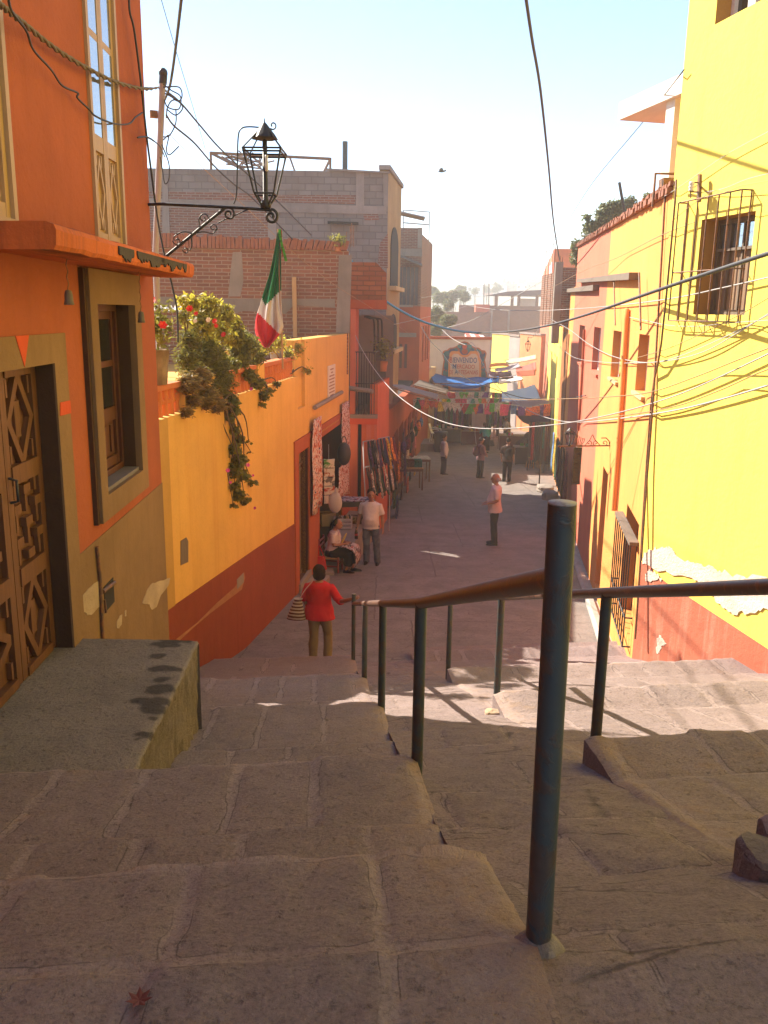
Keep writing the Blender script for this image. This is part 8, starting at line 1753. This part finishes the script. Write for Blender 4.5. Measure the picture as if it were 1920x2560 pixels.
    if cap:
        mb = MB(); mb.ball(HX(0, -.012, .055), (.086 * s, .098 * s, .075 * s), 14, 8, 0, hrot); mb.tube([HX(0, .06, .05), HX(0, .12, .045), HX(0, .155, .035)], [(.07 * s, .008 * s)] * 2 + [(.045 * s, .006 * s)], 12); mb.remesh('cap', cap, t, 0.009 * s, 0, 0, 1)
    return t, X
def hpx(base, u, vtop):
    r = ray(u, vtop); y = base.y; return (CAM + r * (y / r.y)).z - base.z
# the woman in red at the foot of the stairs
wb = Vector((-0.865, 11.12, CZ - 4.76)); hw = hpx(wb, 804, 1414)
hand = Pb[4] + rh + Vector((0.03, 0.10, 0.045)); sW = hw / 1.70; fW = R(-6)
loc = lambda b, f, s_, p: (Matrix.Rotation(-f, 3, 'Z') @ (Vector(p) - Vector(b))) / s_
hl3 = loc(wb, fW, sW, hand)
wdir_ = (hl3 - Vector((.36, -.02, 1.10))).normalized()
person('woman in a red top and khaki trousers stepping down, hand on the rail', wb, fW, hw, cw('red_knit', (0.50, 0.018, 0.022, 1)), cw('khaki_cotton', (0.23, 0.16, 0.085, 1)), SHOE, 'bob', m_flat('dark_brown_hair', (0.022, 0.007, 0.005, 1), .8, .3, 30.0, spec=0.1), None,
       dict(elR=(.35, -.06, 1.11), wrR=tuple(hl3 - wdir_ * .07), elL=(-.26, .02, 1.12), wrL=(-.24, .14, .95), knR=(.13, .10, .50), anR=(.14, .02, .11), knL=(-.09, 0, .48)), .56, 1.22, .05, .80, 0.1, None, None, 1.12, 1.1)
X = lambda p: wb + Matrix.Rotation(fW, 3, 'Z') @ (Vector(p) * sW)
bt_ = thing('shoulder_bag', 'brown and cream striped cone shaped bag over the shoulder of the woman in red', 'bag', X((-.36, -.10, .80)))
mb = MB(); rows = []
for z, rx, ry in ((.80, .15, .07), (.81, .16, .08), (.93, .125, .07), (1.06, .085, .055), (1.13, .06, .045), (1.16, .075, .05)): rows.append([X((-.33 - .1 * (1.13 - z) + rx * math.cos(a), -.11 + ry * math.sin(a), z)) for a in [2 * math.pi * q / 18 for q in range(18)]])
mb.rings(rows); mb.build('body', m_stripe('striped_weave', [(0.10, 0.03, 0.025, 1), (0.45, 0.36, 0.29, 1), (0.13, 0.05, 0.03, 1), (0.42, 0.33, 0.26, 1)], 11.0), bt_)
mb = MB(); P = spline([X(p) for p in ((-.30, -.12, 1.15), (-.22, -.14, 1.30), (-.10, -.10, 1.452), (-.10, -.02, 1.468), (-.16, .10, 1.38), (-.28, .06, 1.15))], 5); mb.tube(P, [(.014, .006)] * len(P), 6); mb.build('strap', m_flat('pale_pink_strap', (0.55, 0.36, 0.33, 1), .7), bt_)
# man in the white T-shirt
b = on_street(926, 1412); hh = hpx(b, 929, 1223)
jeans = cw('blue_jeans', (0.105, 0.125, 0.17, 1), pat=[(0.07, 0.085, 0.125, 1)], psc=5.0)
_, X = person('stocky man in a white printed T-shirt and jeans holding a bottle', b, R(172), hh, cw('white_printed_cotton', (0.60, 0.52, 0.50, 1)), jeans, SHOE, 'short', None, None, dict(elL=(-.25, -.02, 1.10), wrL=(-.27, .04, .86), elR=(.26, -.04, 1.10), wrR=(.29, .05, .86), knL=(-.13, .03, .49), anL=(-.16, .0, .085), knR=(.09, .03, .49), anR=(.10, -.05, .085)), .42, 1.08, .07, .84, 0.25, None, None, 1.05)
pr_ = thing('shirt_print', 'faded grey print on the chest of the white T-shirt', 'print', X((0, .19, 1.20)))
bpy.data.objects.remove(pr_)
bo = thing('bottle', 'dark cola bottle in the hand of the man in the white T-shirt', 'bottle', X((.305, .10, .60))); s_ = hh / 1.7
mb = MB(); mb.lathe(X((.305, .10, .60)), [(0, 0), (.036, .003), (.036, .13), (.03, .17), (.014, .23), (.014, .27), (0, .272)], 12); mb.build('glass', m_glass('dark_bottle', (0.02, 0.008, 0.005, 1), .1), bo)
mb = MB(); mb.lathe(X((.305, .10, .60)) + Vector((0, 0, .075)), [(.0365, 0), (.0372, .001), (.0372, .05), (.0365, .051)], 12); mb.build('bottle_label', pm['red'], bo)
# grey haired man, seen from the side
b = on_street(1234, 1362); hh = hpx(b, 1238, 1184)
person('grey balding man in a pale short sleeved shirt standing in the middle of the street', b, R(82), hh, cw('pale_pink_shirt', (0.60, 0.47, 0.46, 1)), cw('charcoal_trousers', (0.026, 0.025, 0.032, 1)), SHOE, 'fringe', HAIRG, None, dict(elL=(-.24, -.05, 1.10), wrL=(-.20, .19, 1.03), elR=(.22, -.03, 1.10), wrR=(.16, .20, 1.0), knL=(-.09, .03, .49)), .44, 1.08, .055, .80, 0.05, None, None, 1.14)
dkt = cw('dark_trousers', (0.022, 0.022, 0.03, 1))
b = on_street(1108, 1187); hh = hpx(b, 1108, 1087)
person('man in a white long sleeved jumper near the dark blue drum', b, R(-70), hh, cw('white_jumper', (0.55, 0.48, 0.50, 1)), cw('slate_trousers', (0.05, 0.048, 0.065, 1)), SHOE, 'short', None, None, dict(elR=(.24, -.10, 1.10), wrR=(.22, -.02, .86)), .96, 1.1, .05, .80)
b = on_street(1199, 1196); hh = hpx(b, 1204, 1094)
_, X = person('man in a white cap and dusty pink shirt with a maroon backpack', b, R(-60), hh, cw('dusty_pink_shirt', (0.22, 0.11, 0.12, 1)), dkt, SHOE, 'short', None, None, dict(elR=(.22, .02, 1.12), wrR=(.16, .16, .98)), .95, 1.1, .04, .78, 0.0, None, cw('white_cap', (0.55, 0.50, 0.46, 1)))
def backpack(lab, X, mat, c=(0, -.22, 1.15), r=(.15, .10, .22)):
    t = thing('backpack', lab, 'backpack', X((c[0], c[1], c[2] - r[2]))); mb = MB(); mb.ball(X(c), r, 14, 9); mb.ball(X((c[0], c[1] - .06, c[2] - .06)), (r[0] * .75, r[1] * .8, r[2] * .5), 12, 8); mb.remesh('body', mat, t, .02, .008, 1)
    for sx in (-1, 1): mb = MB(); P = spline([X((sx * .10 + c[0] * .4, -.16, 1.30)), X((sx * .11, -.02, 1.43)), X((sx * .13, .13, 1.30)), X((sx * .14, .10, 1.10)), X((sx * .13, -.14, 1.02))], 4); mb.tube(P, .014, 6); mb.build('strap', mat, t)
backpack('maroon backpack worn by the man in the white cap', X, cw('maroon_nylon', (0.09, 0.02, 0.035, 1)))
b = on_street(1266, 1204); hh = hpx(b, 1271, 1096)
_, X = person('man in a grey cap and dark clothes seen from behind with a black backpack', b, R(-25), hh, cw('dark_brown_shirt', (0.06, 0.035, 0.028, 1)), cw('black_trousers', (0.012, 0.011, 0.014, 1)), SHOE, 'short', None, None, dict(elL=(-.26, .0, 1.10), wrL=(-.26, .06, .86)), .5, 1.15, .04, .80, 0.3, None, cw('grey_cap', (0.30, 0.28, 0.29, 1)))
backpack('black backpack hanging from the shoulder of the man in dark clothes', X, cw('black_nylon', (0.02, 0.018, 0.016, 1)), (.12, -.22, 1.12), (.16, .11, .25))
b = on_street(1214, 1133); hh = min(1.75, max(1.5, hpx(b, 1212, 1040)))
_, X = person('woman in a teal blouse and long dark skirt leaning over a stall', b, R(15), hh, cw('teal_blouse', (0.05, 0.36, 0.30, 1)), cw('black_skirt', (0.014, 0.012, 0.018, 1)), SHOE, 'long', None, None, dict(neck=(-.05, .12, 1.40), head=(-.06, .20, 1.53), shL=(-.22, .10, 1.34), shR=(.12, .10, 1.34), elL=(-.28, .2, 1.10), elR=(.2, .05, 1.06), wrR=(.27, .05, .80), wrL=(-.24, .32, 1.0)), .6, 1.15, .02, .9, 0, .93)
hb = thing('handbag', 'black handbag hanging from the arm of the woman in teal', 'bag', X((.36, .03, .38))); mb = MB(); mb.prism([X((.22, .0, .38)), X((.50, .0, .38)), X((.44, .02, .70)), X((.28, .02, .70))], X((0, .1, 0)) - X((0, 0, 0))); mb.build('body', M['iron'], hb, bevel=.02); mb = MB(); mb.tube(spline([X((.30, .05, .70)), X((.30, .05, .84)), X((.40, .05, .84)), X((.42, .05, .70))], 4), .012, 6); mb.build('strap', M['iron'], hb)
b = on_street(1238, 1094); hh = 1.72
person('person in a white shirt with dark red stripes and pale trousers among the stalls', b, R(5), hh, m_stripe('striped_shirt', [(0.6, 0.52, 0.5, 1), (0.6, 0.52, 0.5, 1), (0.28, 0.05, 0.06, 1), (0.6, 0.52, 0.5, 1), (0.05, 0.05, 0.09, 1)], 4.5), cw('pale_trousers', (0.5, 0.42, 0.40, 1)), M['wood'], 'short', None, None, None, .45, 1.1, .03, .84)
b = on_street(1263, 1109); hh = 1.70
_, X = person('slim person in a bright white shirt and jeans with a yellow shawl', b, R(120), hh, cw('bright_white_shirt', (0.75, 0.72, 0.68, 1)), cw('dark_jeans', (0.03, 0.035, 0.06, 1)), SHOE, 'short', None, None, dict(elR=(.22, .06, 1.12), wrR=(.15, .25, 1.1)), .6, .9)
cloth_strip('shawl', 'yellow shawl over the shoulder of the slim person in white', 'shawl', X((.0, -.16, 1.40)), (1, .2, 0), .36, .95, gmats['mustard yellow'], 5, None, 1.2, .05)
b = on_street(1128, 1078); person('dark clothed seller standing behind the white pennants', b, R(160), 1.66, cw('black_jumper', (0.02, 0.016, 0.02, 1)), dkt, SHOE, 'bob', None, None, None, .9, 1.1)
# seated woman embroidering
sb = on_street(*F_(690, 1545)); fS = R(-100); sS = 1.58 / 1.70
_, X = person('seated woman in a white and mauve blouse and black skirt embroidering by the door', sb, fS, 1.58, cw('white_mauve_blouse', (0.56, 0.48, 0.47, 1), pat=[(0.24, 0.13, 0.20, 1)], psc=2.2), cw('black_wool_skirt', (0.014, 0.012, 0.016, 1)), SHOE, 'long', None, None,
  dict(hipC=(0, -.02, .50), neck=(0, .06, .98), head=(0, .12, 1.11), shL=(-.17, .05, .93), shR=(.17, .05, .93), elL=(-.23, .10, .68), elR=(.24, .08, .67), wrL=(-.06, .30, .70), wrR=(.08, .29, .69), hiL=(-.09, 0, .47), hiR=(.09, 0, .47), knL=(-.11, .42, .50), knR=(.10, .44, .48), anL=(-.10, .46, .085), anR=(.12, .34, .085)), .40, 1.12, .04, .88, 0.0, .86)
ch = thing('wooden_chair', 'small red wooden chair under the seated woman', 'chair', sb); redw = m_flat('red_chair_paint', (0.24, 0.035, 0.025, 1), .5, .25)
mb = MB(); mb.rings([[X((.21 * sx, y, z)) for sx, y in ((-1, -.24), (1, -.24), (1, .20), (-1, .20))] for z in (.345, .375)], 0, True, False); mb.build('seat', M['woodl'], ch)
for sx in (-1, 1):
    for y, zt_ in ((-.23, .80), (.18, .40)): mb = MB(); mb.tube([X((sx * .21, y, 0)), X((sx * .21, y - (.04 if zt_ > .5 else 0), zt_))], .022, 8); mb.build('leg', redw, ch)
for z in (.62, .74): mb = MB(); mb.tube([X((-.21, -.255, z)), X((.21, -.255, z))], (.02), 8); mb.build('slat', redw, ch)
mb = MB()
for sx in (-1, 1): mb.tube([X((sx * .21, -.23, .18)), X((sx * .21, .18, .18))], .014, 6)
mb.tube([X((-.21, .18, .22)), X((.21, .18, .22))], .014, 6); mb.build('stretcher', redw, ch)
lapc = m_cloth('embroidered_lap_cloth', (0.42, 0.35, 0.36, 1), 0, [(0.07, 0.05, 0.06, 1), (0.35, 0.10, 0.08, 1)], 13.0)
mb = MB(); rows = [[X((-.28 + .56 * i / 14, y, z + .025 * math.sin(i * 1.3 + y * 9))) for i in range(15)] for y, z in ((.10, .69), (.2, .665), (.32, .655), (.44, .645), (.55, .60), (.60, .48), (.61, .34), (.60, .25))]
mb.grid(rows); o = mb.build('lap_cloth', lapc); md = o.modifiers.new('t', 'SOLIDIFY'); md.thickness = .012; tag(o, 'white and dark embroidered cloth spread over the lap of the seated woman', 'textile')
mb = MB(); c = X((0.02, .27, .80)); P = [c + (X((math.cos(a) * .13, math.sin(a) * .05, math.sin(a) * .12)) - X((0, 0, 0))) for a in [2 * math.pi * q / 24 for q in range(25)]]; mb.tube(P, .009, 6); tag(mb.build('embroidery_hoop', m_flat('yellow_hoop', (0.62, 0.44, 0.05, 1), .5)), 'yellow embroidery hoop in the hands of the seated woman', 'hoop')
rb2 = thing('red_bag', 'red cloth bag hanging from the back of the red chair', 'bag', X((.27, -.20, .05))); mb = MB(); mb.prism([X((.235, -.33, .05)), X((.235, -.06, .05)), X((.235, -.12, .42)), X((.235, -.27, .42))], X((.09, 0, 0)) - X((0, 0, 0))); mb.build('body', m_cloth('bright_red_cloth', (0.55, 0.025, 0.02, 1)), rb2, bevel=.025); mb = MB(); mb.tube(spline([X((.27, -.26, .42)), X((.25, -.25, .66)), X((.26, -.14, .42))], 5), .01, 6); mb.build('strap', bpy.data.materials['bright_red_cloth'], rb2)
sc3 = on_street(*F_(860, 1500)); ps = thing('plastic_stool', 'low white plastic stool beside the red chair', 'stool', sc3); wp = bpy.data.materials['white_chair_plastic']
mb = MB(); mb.box(sc3 + Vector((-.12, .12, .36)), (.34, .3, .03)); mb.build('seat', wp, ps, bevel=.01)
for sx in (-1, 1):
    for sy in (-1, 1): mb = MB(); mb.tube([sc3 + Vector((-.12 + sx * .15, .12 + sy * .13, 0)), sc3 + Vector((-.12 + sx * .13, .12 + sy * .11, .345))], .02, 6); mb.build('leg', wp, ps)
mb = MB(); mb.box(on_street(*F_(650, 1560)) + Vector((-.1, -.1, .05)), (.45, .35, .10), .1); tag(mb.build('stone_block', M['concrete'], bevel=.02), 'low pale block on the pavement behind the woman in red', 'stone')

# ------------------------------------------------------------------ thin haze in the air
HZ = bpy.data.materials.new('haze'); HZ.use_nodes = True; nt = HZ.node_tree; nt.nodes.clear()
o_ = nt.nodes.new('ShaderNodeOutputMaterial'); v_ = nt.nodes.new('ShaderNodeVolumePrincipled'); nt.links.new(v_.outputs[0], o_.inputs['Volume'])
v_.inputs['Color'].default_value = (0.96, 0.95, 0.93, 1); v_.inputs['Density'].default_value = 0.0021; v_.inputs['Anisotropy'].default_value = 0.1
mb = MB(); mb.box((0, 430, 6), (810, 930, 36)); hz_ = mb.build('haze', HZ, origin=(0, 0, 0)); tag(hz_, kind='stuff')
SC.cycles.volume_bounces = 1; SC.cycles.volume_step_rate = 10; SC.cycles.volume_max_steps = 64
